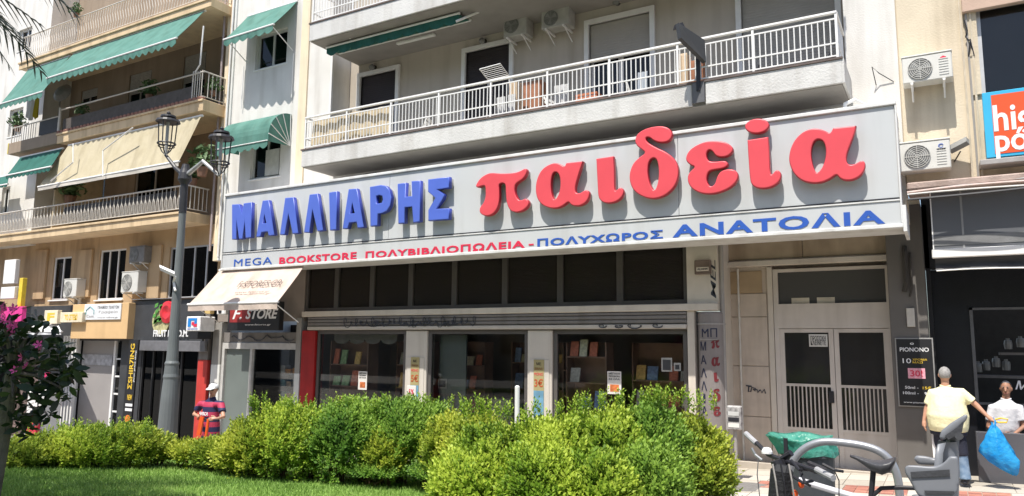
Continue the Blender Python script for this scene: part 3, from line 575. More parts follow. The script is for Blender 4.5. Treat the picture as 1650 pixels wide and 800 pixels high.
for i in range(k*6+1):
    x=HX0+(HX1-HX0)*i/(k*6); d=.2*(.6+.4*abs(math.sin(math.pi*i/6))); vs+=[(x,-.81,7.46),(x,-.81,7.46-d)]
for i in range(k*6): fs.append((2*i,2*i+1,2*i+3,2*i+2))
m=MB(); m.add(vs,fs)
for i in range(13):
    pass
part('valance',m,GREENC,o)
for j in range(5):
    t=j/4*math.pi/2*.93+.05; m=MB(); pts=[(HX1+.012,-.02,7.5),(HX1+.012,-.02-.78*math.sin(t),7.62+.8*math.cos(t)*.98)]; m.tube(pts,.012,6); part('rib',m,WMET,o)
part('front_bar',MB().tube([(HX0,-.82,7.47),(HX1,-.82,7.47)],.015,6),WMET,o)
# dark green awning folded under the upper slab
a=P(527,78,-.95); b=WY(870,0,-.95)
dga=awning('dark green awning rolled half open beneath the upper balcony slab',(WY(527,76,-.75).x,-.3,zu-.05),(-9.4,-.3,zu-.05),(WY(527,76,-.75).x,-.75,WY(530,80,-.75).z+.06),(-9.4,-.75,WY(530,80,-.75).z+.06),DGREEN,.26,.42,arms=False)
part('arm',MB().tube([WY(563,62,-.8),WY(600,46,-.4)],.03,8),WMET,dga); part('arm',MB().tube([WY(735,35,-.8),WY(775,18,-.4)],.03,8),WMET,dga)
solo('ceiling_strip',MB().bbox(*sorted((WY(640,72,0).x,WY(700,72,0).x)),-.05,.05,zu-.06,zu-.004),WMET,'white strip fixed to the ceiling over the balcony','lamp')
# white post at the left of the loggia
solo('awning_post',MB().bbox(-14.1,-14.03,-.06,.01,zf+.2,10.1),WMET,'white vertical post at the left end of the main balcony','post')
# store awning, faded pink, with ghost lettering
HLx,HRx=-16.78,-13.62; YH=-1.14; ZA=3.93
FLp=WY(304,486,-.95); FRp=WY(447,490,-.95); zF=2.985
FLx,FRx=WY(304,488,-2).x,WY(447,488,-2).x
st=awning('wide faded pink shop awning below the left end of the sign',(HLx,YH,3.93),(HRx,YH,3.93),(FLx,-2,zF+.0),(FRx,-2,zF+.0),PINKC,.17,9,arms=True)
def onslope(body,u0,u1,v0,v1,m_,sh=0):   # print on the sloping canvas
    me=textmesh(body,0,1,0,1,0,m_,ext=.0,bold=.0,shear=0); n=len(me.vertices); v=np.empty(n*3); me.vertices.foreach_get('co',v); v=v.reshape(-1,3)
    A=Vector((HLx,YH,3.93)); B=Vector((HRx,YH,3.93)); C_=Vector((FLx,-2,zF)); D_=Vector((FRx,-2,zF)); out=[]
    for x,y,z in v:
        u=u0+(u1-u0)*x; t=v1+(v0-v1)*z; p=A.lerp(B,u).lerp(C_.lerp(D_,u),t); out+= [p.x,p.y-.02,p.z+.05-.03*math.sin(t*math.pi)]
    me.vertices.foreach_set('co',out); me.update(); part('lettering',me,None,st)
FAD=mat('faded_print',(.27,.215,.19),.8,.3,20,0)
onslope('F.STORES.GR',.42,.90,.40,.56,FAD,.4); onslope('www.fstores.gr',.46,.85,.70,.78,FAD)
# ================================================================== AIR CONDITIONERS
ACW=mat('ac_white',(.62,.61,.57),.45,.05,4,.03); ACG=mat('ac_grille',(.30,.30,.29),.5); FAN=mat('ac_fan',(.17,.17,.165),.6)
def ac(label,x0,x1,z0,z1,yf,depth=.32,grp=None,body=ACW,dark=False,logo=None,side=1,bracket=True,wall=None):
    o=thing('air_conditioner',label,'air conditioner',((x0+x1)/2,yf,z0),grp)
    b=part('casing',MB().bbox(x0,x1,yf,yf+depth,z0,z1,.015),body,o)
    part('top_cap',MB().bbox(x0-.008,x1+.008,yf-.008,yf+depth,z1+.002,z1+.03,.008),body,o)
    h=z1-z0; w_=x1-x0; r=min(h*.41,w_*.31); cx=x0+w_*.36; cz=(z0+z1)/2
    if side<0: cx=x1-w_*.36
    part('fan_opening',MB().lathe([(r,0),(r,.012),(r*.98,.013)],(cx,yf-.0135,cz),24,ax=(0,1,0)),FAN,o)
    g=MB()
    for i in range(1,7):
        rr=r*i/6.2; g.tube([(cx+rr*math.cos(t),yf-.02,cz+rr*math.sin(t)) for t in np.linspace(0,2*math.pi,25)],.0045,4,cap=False)
    for i in range(8):
        t=i*math.pi/4; g.tube([(cx,yf-.022,cz),(cx+r*math.cos(t),yf-.022,cz+r*math.sin(t))],.004,4)
    part('fan_grille',g,ACW if not dark else ACG,o)
    bl=MB()
    for i in range(3):
        t=i*2.09; bl.add([(cx,yf-.016,cz),(cx+r*.85*math.cos(t),yf-.016,cz+r*.85*math.sin(t)),(cx+r*.8*math.cos(t+.7),yf-.0155,cz+r*.8*math.sin(t+.7))],[(0,1,2)])
    part('fan_blades',bl,ACG,o)
    if logo:
        lx=x1-w_*.17 if side>0 else x0+w_*.17
        if logo=='diamond': part('logo',MB().add([(lx-.05,yf-.004,z1-.09),(lx,yf-.004,z1-.12),(lx+.05,yf-.004,z1-.09),(lx,yf-.004,z1-.06)],[(0,1,2,3)]),PRED,o)
        else: part('logo',MB().tube([(lx+.035*math.cos(t),yf-.004,z1-.1+.03*math.sin(t)) for t in np.linspace(.5,5.6,12)],.008,4),PBLUE,o); lettering('GREE',lx-.06,lx+.06,z1-.17,z1-.145,yf-.002,BLKT,o)
        lo=MB()
        for i in range(7): lo.box(lx-.07,lx+.07,yf-.008,yf-.001,z0+.07+i*.045,z0+.085+i*.045)
        part('side_louvres',lo,body,o)
    if bracket:
        for x in (x0+w_*.18,x1-w_*.18):
            k=MB(); k.box(x-.02,x+.02,yf-.03,wall if wall else yf+depth+.08,z0-.04,z0-.003); k.tube([(x,yf+.05,z0-.03),(x,(wall or yf+depth),z0-.25)],.014,5); part('bracket',k,WMET,o)
    return o
def acpx(label,p0,p1,Y,**k): a=WY(*p0,Y); b=WY(*p1,Y); return ac(label,a.x,b.x,a.z,b.z,Y,**k)
acpx('air conditioner with red diamond badge on cream wall at right',(1455,136),(1533,82),-.38,logo='diamond',depth=.3,wall=0)
acpx('air conditioner with grid guard standing just right of the big sign',(1450,278),(1530,224),-.38,logo='ring',depth=.3,bracket=False)
o=acpx('left air conditioner hung above the dark balcony door',(811,62),(848,18),.30,depth=.36,dark=True,wall=.75,body=mat('ac_shade',(.42,.41,.38),.5))  # balcony units: shade under the ceiling put into the body colour
acpx('right air conditioner hung under the balcony ceiling',(872,48),(916,8),.28,depth=.36,dark=True,wall=.75,body=mat('ac_shade',(.42,.41,.38),.5))
acpx('air conditioner beside the small office window far left',(101,479),(124,450),-.25,depth=.32,wall=.15)
acpx('lower air conditioner between the two office windows',(194,472),(223,438),-.25,depth=.32,wall=.15)
acpx('upper air conditioner tucked beneath the cream balcony',(207,424),(233,397),-.2,depth=.32,body=mat('ac_grey',(.2,.19,.18),.6),dark=True,wall=.15)
a=WY(120,480,-.2); solo('pipe',MB().tube([(a.x,-.02,3.5),(a.x,-.02,2.6),(a.x+.1,-.02,2.4)],.05,8),mat('lagging',(.62,.58,.5),.8),'cream lagged pipe below the far left air conditioner','pipe')
# ================================================================== THINGS ON THE BALCONY
def wl(label,px,py,Y,r=.09):
    p=WY(px,py,Y); o=thing('wall_lamp',label,'lamp',p); part('base',MB().lathe([(r*.8,0),(r*.8,.04)],p+Vector((0,-.04,0)),14,ax=(0,1,0)),DMET,o); part('globe',MB().lathe([(.02,0),(r*.7,.02),(r,.07),(r*.7,.13),(.02,.15)],p+Vector((0,-.2,-.02)),14,ax=(0,1,0)),mat('lamp_glass',(.20,.20,.19),.25),o)
wl('small round wall lamp above the leftmost balcony door',604,110,.74); wl('small round wall lamp above the second balcony door',781,68,.74); wl('round wall lamp high between the air conditioner and blind',996,5,.74)
CH=mat('chair_white',(.74,.73,.70),.5)
def fold_chair(x,y,rz,label,cush=None):
    z=zf+.02; o=thing('folding_chair',label,'chair',(x,y,z),None)
    def R(px,py,pz): c,s=math.cos(rz),math.sin(rz); return (x+px*c-py*s,y+px*s+py*c,z+pz)
    for s in (-.2,.2):
        part('leg',MB().tube([R(s,-.22,0),R(s,.2,.5)],.013,5),CH,o); part('leg',MB().tube([R(s,.22,0),R(s,-.2,.46)],.013,5),CH,o); part('back_post',MB().tube([R(s,.2,.45),R(s,.32,.88)],.013,5),CH,o)
    part('seat',MB().slab(R(-.21,-.21,.45),R(.21,-.21,.45),R(.21,.2,.46),R(-.21,.2,.46),.02),CH if not cush else cush,o)
    for k in (.62,.72,.82): part('back_slat',MB().slab(R(-.21,.22+(k-.45)*.28,k-.03),R(.21,.22+(k-.45)*.28,k-.03),R(.21,.24+(k-.45)*.28,k+.03),R(-.21,.24+(k-.45)*.28,k+.03),.012),CH,o)
fold_chair(WY(672,200,-.5).x,-.5,-1.3,'white folding chair near the left part of the balcony')
fold_chair(WY(905,150,-.4).x,-.4,1.4,'white folding chair near the middle of the balcony')
fold_chair(WY(1035,130,-.3).x,-.3,1.9,'white folding chair before the half open blind')
WOOD=mat('table_wood',(.30,.16,.08),.6,.15,8,.05)
def table(px,w_,h,label,Y,mt,cloth_=None):
    x=WY(px,150,Y).x; o=thing('balcony_table',label,'table',(x,Y,zf)); part('tabletop',MB().bbox(x-w_/2,x+w_/2,Y-.3,Y+.3,zf+h-.03,zf+h,.008),mt,o)
    for sx in (-1,1):
        for sy in (-1,1): part('leg',MB().tube([(x+sx*(w_/2-.05),Y+sy*.25,zf+.02),(x+sx*(w_/2-.05),Y+sy*.25,zf+h-.03)],.02,6),mt,o)
    return x
table(708,.7,.6,'low white table beside the left folding chair',-.45,CH)
tx=table(965,1.0,.66,'wooden table in the middle of the long balcony',-.1,WOOD)
def cratebox(x,y,z,w_,d,h,label,m_):
    o=thing('crate',label,'crate',(x,y,z))
    for k in range(3):
        zz=z+h*k/3+.01; hh=h/3-.025
        for a in (MB().box(x-w_/2,x+w_/2,y-d/2,y-d/2+.015,zz,zz+hh),MB().box(x-w_/2,x+w_/2,y+d/2-.015,y+d/2,zz,zz+hh),MB().box(x-w_/2,x-w_/2+.015,y-d/2+.016,y+d/2-.016,zz,zz+hh),MB().box(x+w_/2-.015,x+w_/2,y-d/2+.016,y+d/2-.016,zz,zz+hh)): part('slat',a,m_,o)
    part('bottom',MB().box(x-w_/2+.016,x+w_/2-.016,y-d/2+.016,y+d/2-.016,z,z+.015),m_,o)
OCW=mat('crate_orange',(.50,.17,.08),.6); 
cratebox(tx-.2,-.15,zf+.67,.5,.35,.22,'orange crate on the wooden balcony table',OCW); cratebox(WY(1000,130,-.5).x,-.6,zf+.02,.55,.35,.3,'brown slatted crate on the balcony floor in the middle',WOOD)
cratebox(WY(940,140,-.6).x,-.65,zf+.02,.4,.35,.25,'small tan crate beside the middle folding chair',mat('crate_tan',(.50,.36,.2),.7))
# cabinets
CAB1=mat('cabinet_brown',(.34,.15,.08),.6,.15,5,.05); BGE=mat('beige_board',(.62,.48,.33),.7,.08,4,.05)
def cab(p0,p1,Y,label,m_,d=.35):
    a=WY(*p0,Y); b=WY(*p1,Y); o=thing('cabinet',label,'cabinet',(a.x,Y,zf+.02)); part('body',MB().bbox(a.x,b.x,Y,Y+d,zf+.02,b.z,.01),m_,o); xm_=(a.x+b.x)/2
    for s in (0,1): part('door',MB().bbox(a.x+.02 if s==0 else xm_+.006,xm_-.006 if s==0 else b.x-.02,Y-.018,Y-.002,zf+.08,b.z-.04,.004),m_,o)
cab((838,180),(872,128),-.2,'brown two door cabinet behind the balcony railing',CAB1); cab((820,180),(833,130),-.72,'narrow beige cabinet pressed against the railing by the dark door',BGE,.3); cab((1091,130),(1107,85),-.72,'narrow beige cabinet at the right of the long railing',BGE,.3); cab((1108,130),(1132,95),-.5,'reddish brown cabinet behind the projecting black panel',CAB1,.3)
# drying rack with laundry
x=WY(805,130,-.7).x; o=thing('drying_rack','white folding laundry rack tilted over the balcony railing','drying rack',(x,-.7,zf))
A=WY(773,112,-.9); B=WY(806,103,-.9); C_=WY(820,122,-.55); D_=WY(787,130,-.55)
part('frame',MB().tube([A,B,C_,D_,A],.014,6),WMET,o)
for i in range(1,7): part('wire',MB().tube([A.lerp(D_,i/7),B.lerp(C_,i/7)],.006,4),WMET,o)
part('leg',MB().tube([D_,(D_.x-.1,-.5,zf+.02)],.012,5),WMET,o); part('leg',MB().tube([C_,(C_.x+.1,-.5,zf+.02)],.012,5),WMET,o)
def hang(x0,x1,zt,zb,y,m_,label,seed):
    rr=random.Random(seed); n=10; vs=[];fs=[]
    for j in range(8):
        for i in range(n+1):
            s=i/n; t=j/7; vs.append((x0+(x1-x0)*(s+.06*math.sin(t*4+seed)*t),y+.035*math.sin(s*14+seed)*(.4+t),zt+(zb-zt)*t*(1-.12*math.sin(s*5+seed)) ))
    for j in range(7):
        for i in range(n): a=j*(n+1)+i; fs.append((a,a+1,a+n+2,a+n+1))
    m=MB(); m.add(vs,fs); m.add([(a,b+.006,c) for a,b,c in vs],[f[::-1] for f in fs]); m.smooth=True; return solo('laundry',m,m_,label,'laundry')
LW=cloth('laundry_white',(.72,.72,.72),.3)
a=WY(800,140,-.8).x; hang(a,a+.22,zf+.95,zf+.35,-.8,LW,'white shirt hanging left on the balcony rack',1); hang(a+.28,a+.48,zf+.97,zf+.3,-.78,LW,'white cloth hanging right on the balcony rack',2)
a=WY(893,128,-.85).x; hang(a,a+.35,zf+.95,zf+.45,-.85,LW,'crumpled white cloth draped behind the middle railing',3); a=WY(1028,118,-.6).x; hang(a,a+.2,zf+1.0,zf+.3,-.6,cloth('laundry_blue',(.55,.60,.66),.3),'pale blue towel hanging before the half open blind',4)
# beige fabric windscreen behind the left railing
a=WY(503,200,-1.0).x; b=WY(632,200,-1.0).x; m=MB(); n=60; vs=[];fs=[]
zb_=WY(489,244,BY).z+.12; zt_=zb_+.72
for j in range(7):
    for i in range(n+1):
        s=i/n; t=j/6; vs.append((a+(b-a)*s,-1.02+.05*t+.015*math.sin(s*40+3*t)+.02*math.sin(s*9),zb_+(zt_-zb_)*t-.03*abs(math.sin(s*11))*(t>.9)))
for j in range(6):
    for i in range(n): q=j*(n+1)+i; fs.append((q,q+1,q+n+2,q+n+1))
m.add(vs,fs); m.smooth=True; wsn=solo('windscreen',m,cloth('linen_screen',(.60,.49,.32),.3,col2=(.68,.57,.40)),'beige cloth windscreen tied behind the left railing of the balcony','windscreen')
# brown heap at far right of balcony
for i,(px,lab) in enumerate(((1215,'dark bicycle part leaning at the right end of the balcony'),(1330,'dark folded chair at the right corner of the balcony'))):
    x=WY(px,95,-.5).x; m=MB(); m.tube([(x-.15,-.5,zf+.02),(x+.1,-.5,zf+.75),(x+.16,-.5,zf+.55),(x-.1,-.4,zf+.02)],.03,6); solo('folded_stool',m,BLKT,lab,'stool')
x=WY(1270,95,-.5).x; m=MB(); m.tube([(x-.5,-.5,zf+.35),(x-.3,-.5,zf+.5),(x+.3,-.5,zf+.55),(x+.5,-.5,zf+.35)],.03,6); m.tube([(x-.4,-.5,zf+.02),(x-.4,-.5,zf+.4)],.02,6); m.tube([(x+.4,-.5,zf+.02),(x+.4,-.5,zf+.45)],.02,6); m.bbox(x-.45,x+.45,-.7,-.3,zf+.3,zf+.36); solo('bench',m,mat('bench_dark',(.08,.075,.07),.6),'low dark bench behind the right part of the balcony railing','bench')
# projecting black panel on bracket
xq=WY(1127,120,BY).x; o=thing('blade_sign','black sign panel jutting out from the balcony front','sign',(xq,BY,zf))
I0=WY(1132,103,-1.2); I1=WY(1130,68,-1.2); O0=WY(1092,64,-1.72); O1=WY(1088,40,-1.72)
part('board',MB().slab(I0,I1,O1,O0,.09),CHAR,o); part('hood',MB().slab(O1+Vector((0,0,.0)),WY(1100,36,-1.62),WY(1104,44,-1.6),WY(1086,48,-1.74),.05),BLKT,o); part('bracket',MB().box(xq-.035,xq+.035,BY-.1,BY-.055,I0.z-.5,I1.z+.05),BLKT,o)
part('fascia_strip',MB().bbox(WY(1117,150,BY).x,WY(1137,150,BY).x,BY-.075,BY-.056,WY(1125,168,BY).z,WY(1125,136,BY).z,.004),mat('strip_grey',(.12,.12,.125),.5),o)  # dark grey strip in front of the fascia gap
# antenna wires on the right white wall
p=WY(1405,108,-.2); q=WY(1412,138,-.01); r_=WY(1440,132,-.01); solo('wall_hook',MB().tube([q,p,WY(1416,118,-.1),r_],.008,5),BLKT,'thin black wire hook on the white wall beside the balcony','wire')
# ================================================================== RIGHT BUILDING
rb=thing('corner_building','cream building at the right with grey pilaster and dark cafe front','building',(2,0,-.1))
zl=WY(1460,296,-.5).z
wx0=.78
m=MB(); m.wall(X1+.02,5,zl+.05,14.5,.003,.3,[(wx0,4.0,WY(1600,150,0).z-.1,WY(1600,5,0).z+.0)]); m.box(X1-.003,X1+.018,.06,.4,4.2,14.5); part('wall',m,CREAMW,rb)
m=MB(); m.box(wx0-.14,wx0-.003,-.04,.3,WY(1600,150,0).z,14.5) ; part('window_reveal',m,CREAMW,rb)
part('roller_blind',MB().box(wx0,4,.18,.2,6,9.3),mat('blind_taupe',(.17,.155,.145),.7,.05,2,0),rb); window(rb,wx0,4.0,WY(1600,150,0).z-.1,WY(1600,5,0).z,.08,ALU,glass('office_glass',(.7,.7,.7)),2,.06)
part('lintel',MB().bbox(wx0-.2,4.2,-.12,-.003,WY(1620,8,-.1).z,WY(1620,8,-.1).z+.5,.01),mat('terracotta_lintel',(.50,.36,.28),.8,.1,3,.2),rb)
m=MB(); n_=12
m.bbox(X1+.03,5,-.55,.28,zl-.12,zl,.02); part('ledge',m,mat('old_ledge',(.40,.31,.27),.85,.2,4,.5,25,streak=.4),rb)
GP=mat('pilaster_grey',(.135,.125,.115),.7,.06,2,.1,30,streak=.2)
zq=WY(1480,330,.0).z
PY_=.45
px0=WY(1441,640,PY_).x; px1=WY(1503,640,PY_).x
m=MB(); m.bbox(px0,px1,PY_,1.2,-.5,WY(1480,329,PY_).z,.01); part('pilaster',m,GP,rb); m=MB(); m.box(px0+.01,px1-.01,PY_+.01,1.2,WY(1480,329,PY_).z+.002,zl-.121); part('pilaster_head',m,CREAMW,rb)
part('wall_plate',MB().bbox(*[WY(p,510,PY_).x for p in (1461,1474)],PY_-.05,PY_-.004,WY(1467,527,PY_).z,WY(1467,497,PY_).z,.006),mat('plate_ivory',(.52,.49,.44),.6),rb)
# dark marks on the pilaster, built as bent tubes
for pxx,y0_,y1_,r0 in ((1457,398,470,.045),(1466,408,478,.02)):
    a=WY(pxx,y1_,PY_-.01); b=WY(pxx,y0_,PY_-.01); part('bracket',MB().tube([a,(b.x,PY_-.05,a.z+.15),(b.x,PY_-.05,b.z-.1),b],r0,6),mat('mark_black',(.05,.045,.04),.8),rb)
# cafe front
CY_=1.05
m=MB(); m.box(px1+.01,px1+.08,CY_-.3,CY_+.05,-.3,4.6); m.box(px1,5,CY_-.3,CY_+.1,3.45,4.7); part('shop_surround',m,BLK,rb)
cxa=WY(1558,450,CY_).x; 
m=MB(); m.box(px1+.08,cxa-.0,CY_,CY_+.06,-.3,3.44); m.box(cxa,5,CY_,CY_+.06,2.75,3.44); m.box(cxa,5,CY_,CY_+.06,.95,1.08); part('dark_panel',m,mat('cafe_panel',(.012,.013,.017),.35),rb)
f=MB(); zz1=2.75; f.box(cxa,cxa+.05,CY_-.03,CY_-.002,1.08,zz1); f.box(cxa,5,CY_-.03,CY_-.002,zz1-.04,zz1); f.box(cxa+.05,5,CY_-.03,CY_-.002,1.08,1.12); wf=part('window_frame',f,mat('frame_grey',(.16,.16,.165),.4,metal=.4),rb)
m=MB(); m.box(px1+.1,5,4,4.1,-.3,3.6); m.box(px1+.1,5,1.2,4,-.2,-.12); part('interior_wall',m,mat('cafe_interior',(.05,.048,.045),.8),rb)
ct=solo('cafe_counter',MB().bbox(WY(1520,700,.8).x,5,.8,1.0,-.12,WY(1600,662,.8).z-.35,.01),mat('counter_dark_glass',(.09,.09,.10),.2,.1,2,0),'dark grey low counter across the cafe front','counter')
# cafe drop blind
SCR=mat('screen_grey',(.115,.12,.13),.45,.06,1.5,0)
bx0=WY(1500,350,-.2).x; zb1=WY(1560,305,-.2).z; zb0=WY(1560,400,-.2).z
dr=thing('drop_blind','grey translucent drop blind with white bottom bar over the cafe','awning',(bx0,-.2,zb0))
m=MB(); m.box(bx0+.02,5,-.205,-.197,zb0,zb1+.05); part('screen',m,SCR,dr)
m=MB(); m.box(bx0+.02,5,-.213,-.207,zb0+.06,zb0+.22); part('clear_band',m,mat('screen_light',(.19,.19,.19),.5),dr)
xs_=WY(1550,350,-.2).x; part('seam',MB().box(xs_-.015,xs_+.015,-.212,-.206,zb0+.0,zb1),mat('screen_seam',(.26,.26,.26),.5),dr)
part('edge_strap',MB().box(bx0,bx0+.018,-.21,-.19,zb0,zb1+.05),WMET,dr)
part('bottom_bar',MB().bbox(bx0-.02,5,-.27,-.18,WY(1505,417,-.2).z,zb0,.012),WMET,dr)
part('roller',MB().tube([(bx0-.05,-.15,zb1+.1),(5,-.15,zb1+.1)],.06,10),BLKT,dr)
m=MB(); n=40; vs=[];fs=[]; z0_=WY(1505,417,-.2).z
for i in range(n+1):
    x=bx0+.02+(5-bx0)*i/n; vs+=[(x,-.2,z0_-.01),(x,-.14+.03*math.sin(i),z0_-.10-.02*math.sin(i*.8)),(x,-.2,z0_-.20+.015*math.sin(i*.5))]
for i in range(n): fs+=[(3*i,3*i+1,3*i+4,3*i+3),(3*i+1,3*i+2,3*i+5,3*i+4)]
m.add(vs,fs); m.smooth=True; part('loose_hem',m,mat('hem_black',(.03,.03,.033),.5),dr); part('hem_cord',MB().tube([(x,-.2,z0_-.205+.012*math.sin(x*3)) for x in np.linspace(bx0+.03,5,30)],.012,5),WMET,dr)
for i in range(4):
    pts=[(x,-.56-.03*i+.03*math.sin(x*2+i),zl-.14-.05*i+.05*math.sin(x*1.3+i*1.1)+(.03*i)*math.sin(x*.7)) for x in np.linspace(-.4,4.5,30)]
    solo('cable',MB().tube(pts,.016+.004*(i%2),5),[CAB,mat('cable_pink',(.55,.42,.38),.6),mat('cable_white',(.6,.58,.55),.6),BLKT][i],['grey cable sagging under the old ledge','pinkish cable clipped along the old ledge','white cable drooping below the old ledge','black cable lowest under the old ledge'][i],'cable')
for i,x in enumerate((.58,.66,.72)):
    solo('wall_pipe',MB().tube([(x-.02,-.04,zl+.02),(x-.05,-.04,13)],.018,6),[mat('pipe_cream',(.6,.52,.4),.6),PIPE,mat('pipe_cream',(.6,.52,.4),.6)][i],['leftmost thin pipe on the cream wall at right','grey middle pipe on the cream wall at right','right thin pipe beside the office window'][i],'pipe')
p=WY(1556,60,-.05); solo('cable_hooks',MB().tube([p+Vector((0,0,.3)),p+Vector((.03,-.03,.1)),p,p+Vector((.06,-.03,-.1)),p+Vector((.02,0,-.35)),p+Vector((.1,0,-.35)),p+Vector((.06,0,-.05))],.012,5),BLKT,'black looped wires clamped to the pipes on the cream wall','wire')
p=WY(1548,243,-.15); o=thing('floodlight','small grey floodlight on the wall beside the lower air conditioner','lamp',p); part('housing',MB().slab(p+Vector((-.13,0,-.04)),p+Vector((.13,-.1,.06)),p+Vector((.13,-.02,.16)),p+Vector((-.13,.08,.06)),.09),mat('lamp_grey',(.25,.25,.24),.5),o); part('arm',MB().tube([p+Vector((0,.05,.0)),p+Vector((-.1,.15,-.15))],.012,5),DMET,o)
# patched wall panel between the two air conditioners: bare render with broken edge
a=WY(1461,210,-.003); b=WY(1541,128,-.003); m=MB(); pts=[(a.x,a.z),(a.x+.02,b.z),(b.x-.1,b.z+.02),(b.x-.09,b.z-.1),(b.x-.05,b.z-.22),(b.x-.02,b.z-.26),(b.x-.04,b.z-.36),(b.x-.02,b.z-.5),(b.x-.07,b.z-.58),(b.x-.08,a.z+.1),(b.x-.1,a.z)]
# orange sign
SYr=-.35; a=WY(1590,255,SYr); b=WY(1586,150,SYr); sgx0=a.x; sz_a,sz_b=a.z,b.z
o=thing('orange_sign','orange and cyan sign with white rounded letters at the right edge','sign',(sgx0,SYr,sz_a))
part('panel',MB().bbox(sgx0,sgx0+2.6,SYr,SYr+.09,sz_a,sz_b,.006),mat('sign_cyan',(.05,.42,.68),.4,.03,2,0),o); part('field',MB().box(sgx0+.12,sgx0+2.48,SYr-.008,SYr-.002,sz_a+.05,sz_b-.06),mat('sign_orange',(.78,.10,.03),.4,.05,1.5,0),o)
HW=SYr-.009; a=WY(1603,224,HW); b=WY(1603,170,HW); lettering('high',a.x,a.x+.74,a.z-.02,b.z,HW,WHT,o,bold=.02); a=WY(1606,262,HW); b=WY(1606,209,HW); lettering('póp',a.x,a.x+.66,a.z+.05,b.z,HW,WHT,o,bold=.02)
part('shelf_rail',MB().bbox(sgx0-.1,5,SYr-.05,.0,sz_a-.12,sz_a-.03,.01),mat('rail_grey',(.35,.33,.32),.5),o)
# black shop sign on the pilaster
a=WY(1448,655,PY_-.02); b=WY(1503,545,PY_-.02); o=thing('shop_board','tall black perfume board with white lettering on the grey pilaster','sign',(a.x,PY_-.02,a.z))
part('frame',MB().bbox(a.x,b.x,PY_-.035,PY_-.003,a.z,b.z,.004),mat('frame_silver',(.35,.34,.33),.4,metal=.3),o); part('board',MB().box(a.x+.02,b.x-.02,PY_-.042,PY_-.036,a.z+.02,b.z-.02),BLK,o); q=PY_-.043; H_=b.z-a.z; W_=b.x-a.x
def bl(t,u0,u1,v0,v1,m_=WHT,**k): lettering(t,a.x+W_*u0,a.x+W_*u1,a.z+H_*v0,a.z+H_*v1,q,m_,o,**k)
bl('PIONONO',.12,.88,.80,.86); bl('o',.40,.50,.90,.93); bl('10',.18,.40,.63,.70,bold=0); bl('ΧΡΟΝΙΑ',.44,.82,.67,.70,YELT); bl('ΜΑΖΙ',.44,.70,.63,.66,YELT); bl('50ml -',.2,.55,.26,.30); bl('100ml -',.14,.55,.18,.22); bl('15€',.66,.88,.26,.30,YELT); bl('9€',.70,.86,.18,.22); bl('www.pionono.gr',.14,.86,.05,.075)
part('burst',MB().bbox(a.x+W_*.3,a.x+W_*.75,q-.006,q-.001,a.z+H_*.41,a.z+H_*.56,.002),mat('burst_pink',(.75,.35,.42),.5,.3,25,0),o); lettering('30!',a.x+W_*.36,a.x+W_*.68,a.z+H_*.44,a.z+H_*.53,q-.007,PRED,o)
a=WY(1636,628,CY_-.01); lettering('Μανα',a.x,a.x+.6,a.z,a.z+.15,CY_-.012,WHT,wf,shear=.3)
# glasses on the cafe shelf, faint
for i,(px,py) in enumerate(((1577,600),(1590,597),(1606,592),(1622,597),(1625,563),(1645,560))):
    p=WY(px,py,2.2); solo('jar',MB().lathe([(.06,0),(.07,.1),(.06,.16),(.03,.17),(.03,.2)],p,10),mat('jar_grey',(.22,.22,.21),.3),['first jar from the left on the dim cafe shelf','second jar from the left on the dim cafe shelf','third jar from the left on the dim cafe shelf','fourth jar from the left on the dim cafe shelf','left jar on the upper cafe shelf','right jar on the upper cafe shelf'][i],'jar','jars inside the cafe')
m=MB(); m.box(WY(1565,600,2.2).x,4,2.1,2.4,WY(1600,604,2.2).z-.06,WY(1600,604,2.2).z-.01); m.box(WY(1610,570,2.2).x,4,2.1,2.4,WY(1630,568,2.2).z-.05,WY(1630,568,2.2).z-.005); solo('cafe_shelf',m,SG,'dim shelves behind the cafe window','shelf')
# ================================================================== SMALL SHOP UNDER THE SIGN'S LEFT END
PSHADE=mat('pillar_white_shaded',(.30,.29,.27),.7,.08,3,.1,30,streak=.3); PW=mat('pillar_white',(.70,.70,.67),.7,.06,3,.1,30,streak=.25)  # first tone is the white pillar in shade, painted above the sign's shadow edge
def pillar(a,b,zm,z1,lower,upper,y0=-.04):
    part('pillar_lit',MB().bbox(a,b,y0,.35,-1.1,zm-.002,.008),lower,mb_); part('pillar',MB().bbox(a+.004,b-.004,y0+.003,.35,zm,z1,.008),upper,mb_)
xa=WY(341,600,0).x; xb=WY(355,600,0).x; xc=WY(476,590,0).x
pillar(xa,xb,1.4,2.6,PW,PSHADE); pillar(xc,-14.76,WY(480,602,0).z,2.7,PW,PSHADE)
m=MB(); m.wall(X0-.1,-14.75,2.62,4.2,.02,.3); part('wall_panel',m,mat('store_upper',(.27,.23,.20),.8,.1,3,.1),mb_)
m=MB(); m.box(xb,xc,.05,.2,WY(420,552,.05).z,WY(420,536,.05).z); sr=part('shutter_box',m,SG,mb_); scribble(xb+.3,xc-.2,WY(420,550,.0).z,WY(420,538,.0).z,.03,40,.012,sr,31)
zt_=WY(420,563,.05).z
m=MB(); m.box(xb,xc,.02,.2,zt_,WY(420,553,.05).z); m.box(xb,xb+.1,.02,.2,-1,zt_); xd=WY(404,600,.05).x; m.box(xd-.04,xd+.05,.021,.2,-1,zt_); part('shop_frame',m,mat('frame_pale',(.50,.49,.47),.5),mb_)
part('door_leaf',MB().box(xb+.1,xd-.04,.1,.15,-1,zt_),mat('grey_green_glass',(.16,.185,.175),.25),mb_,'grey green shop door leaf')
part('shop_pane',MB().box(xd+.05,xc,.1,.108,-1,zt_),SHOPG,mb_)
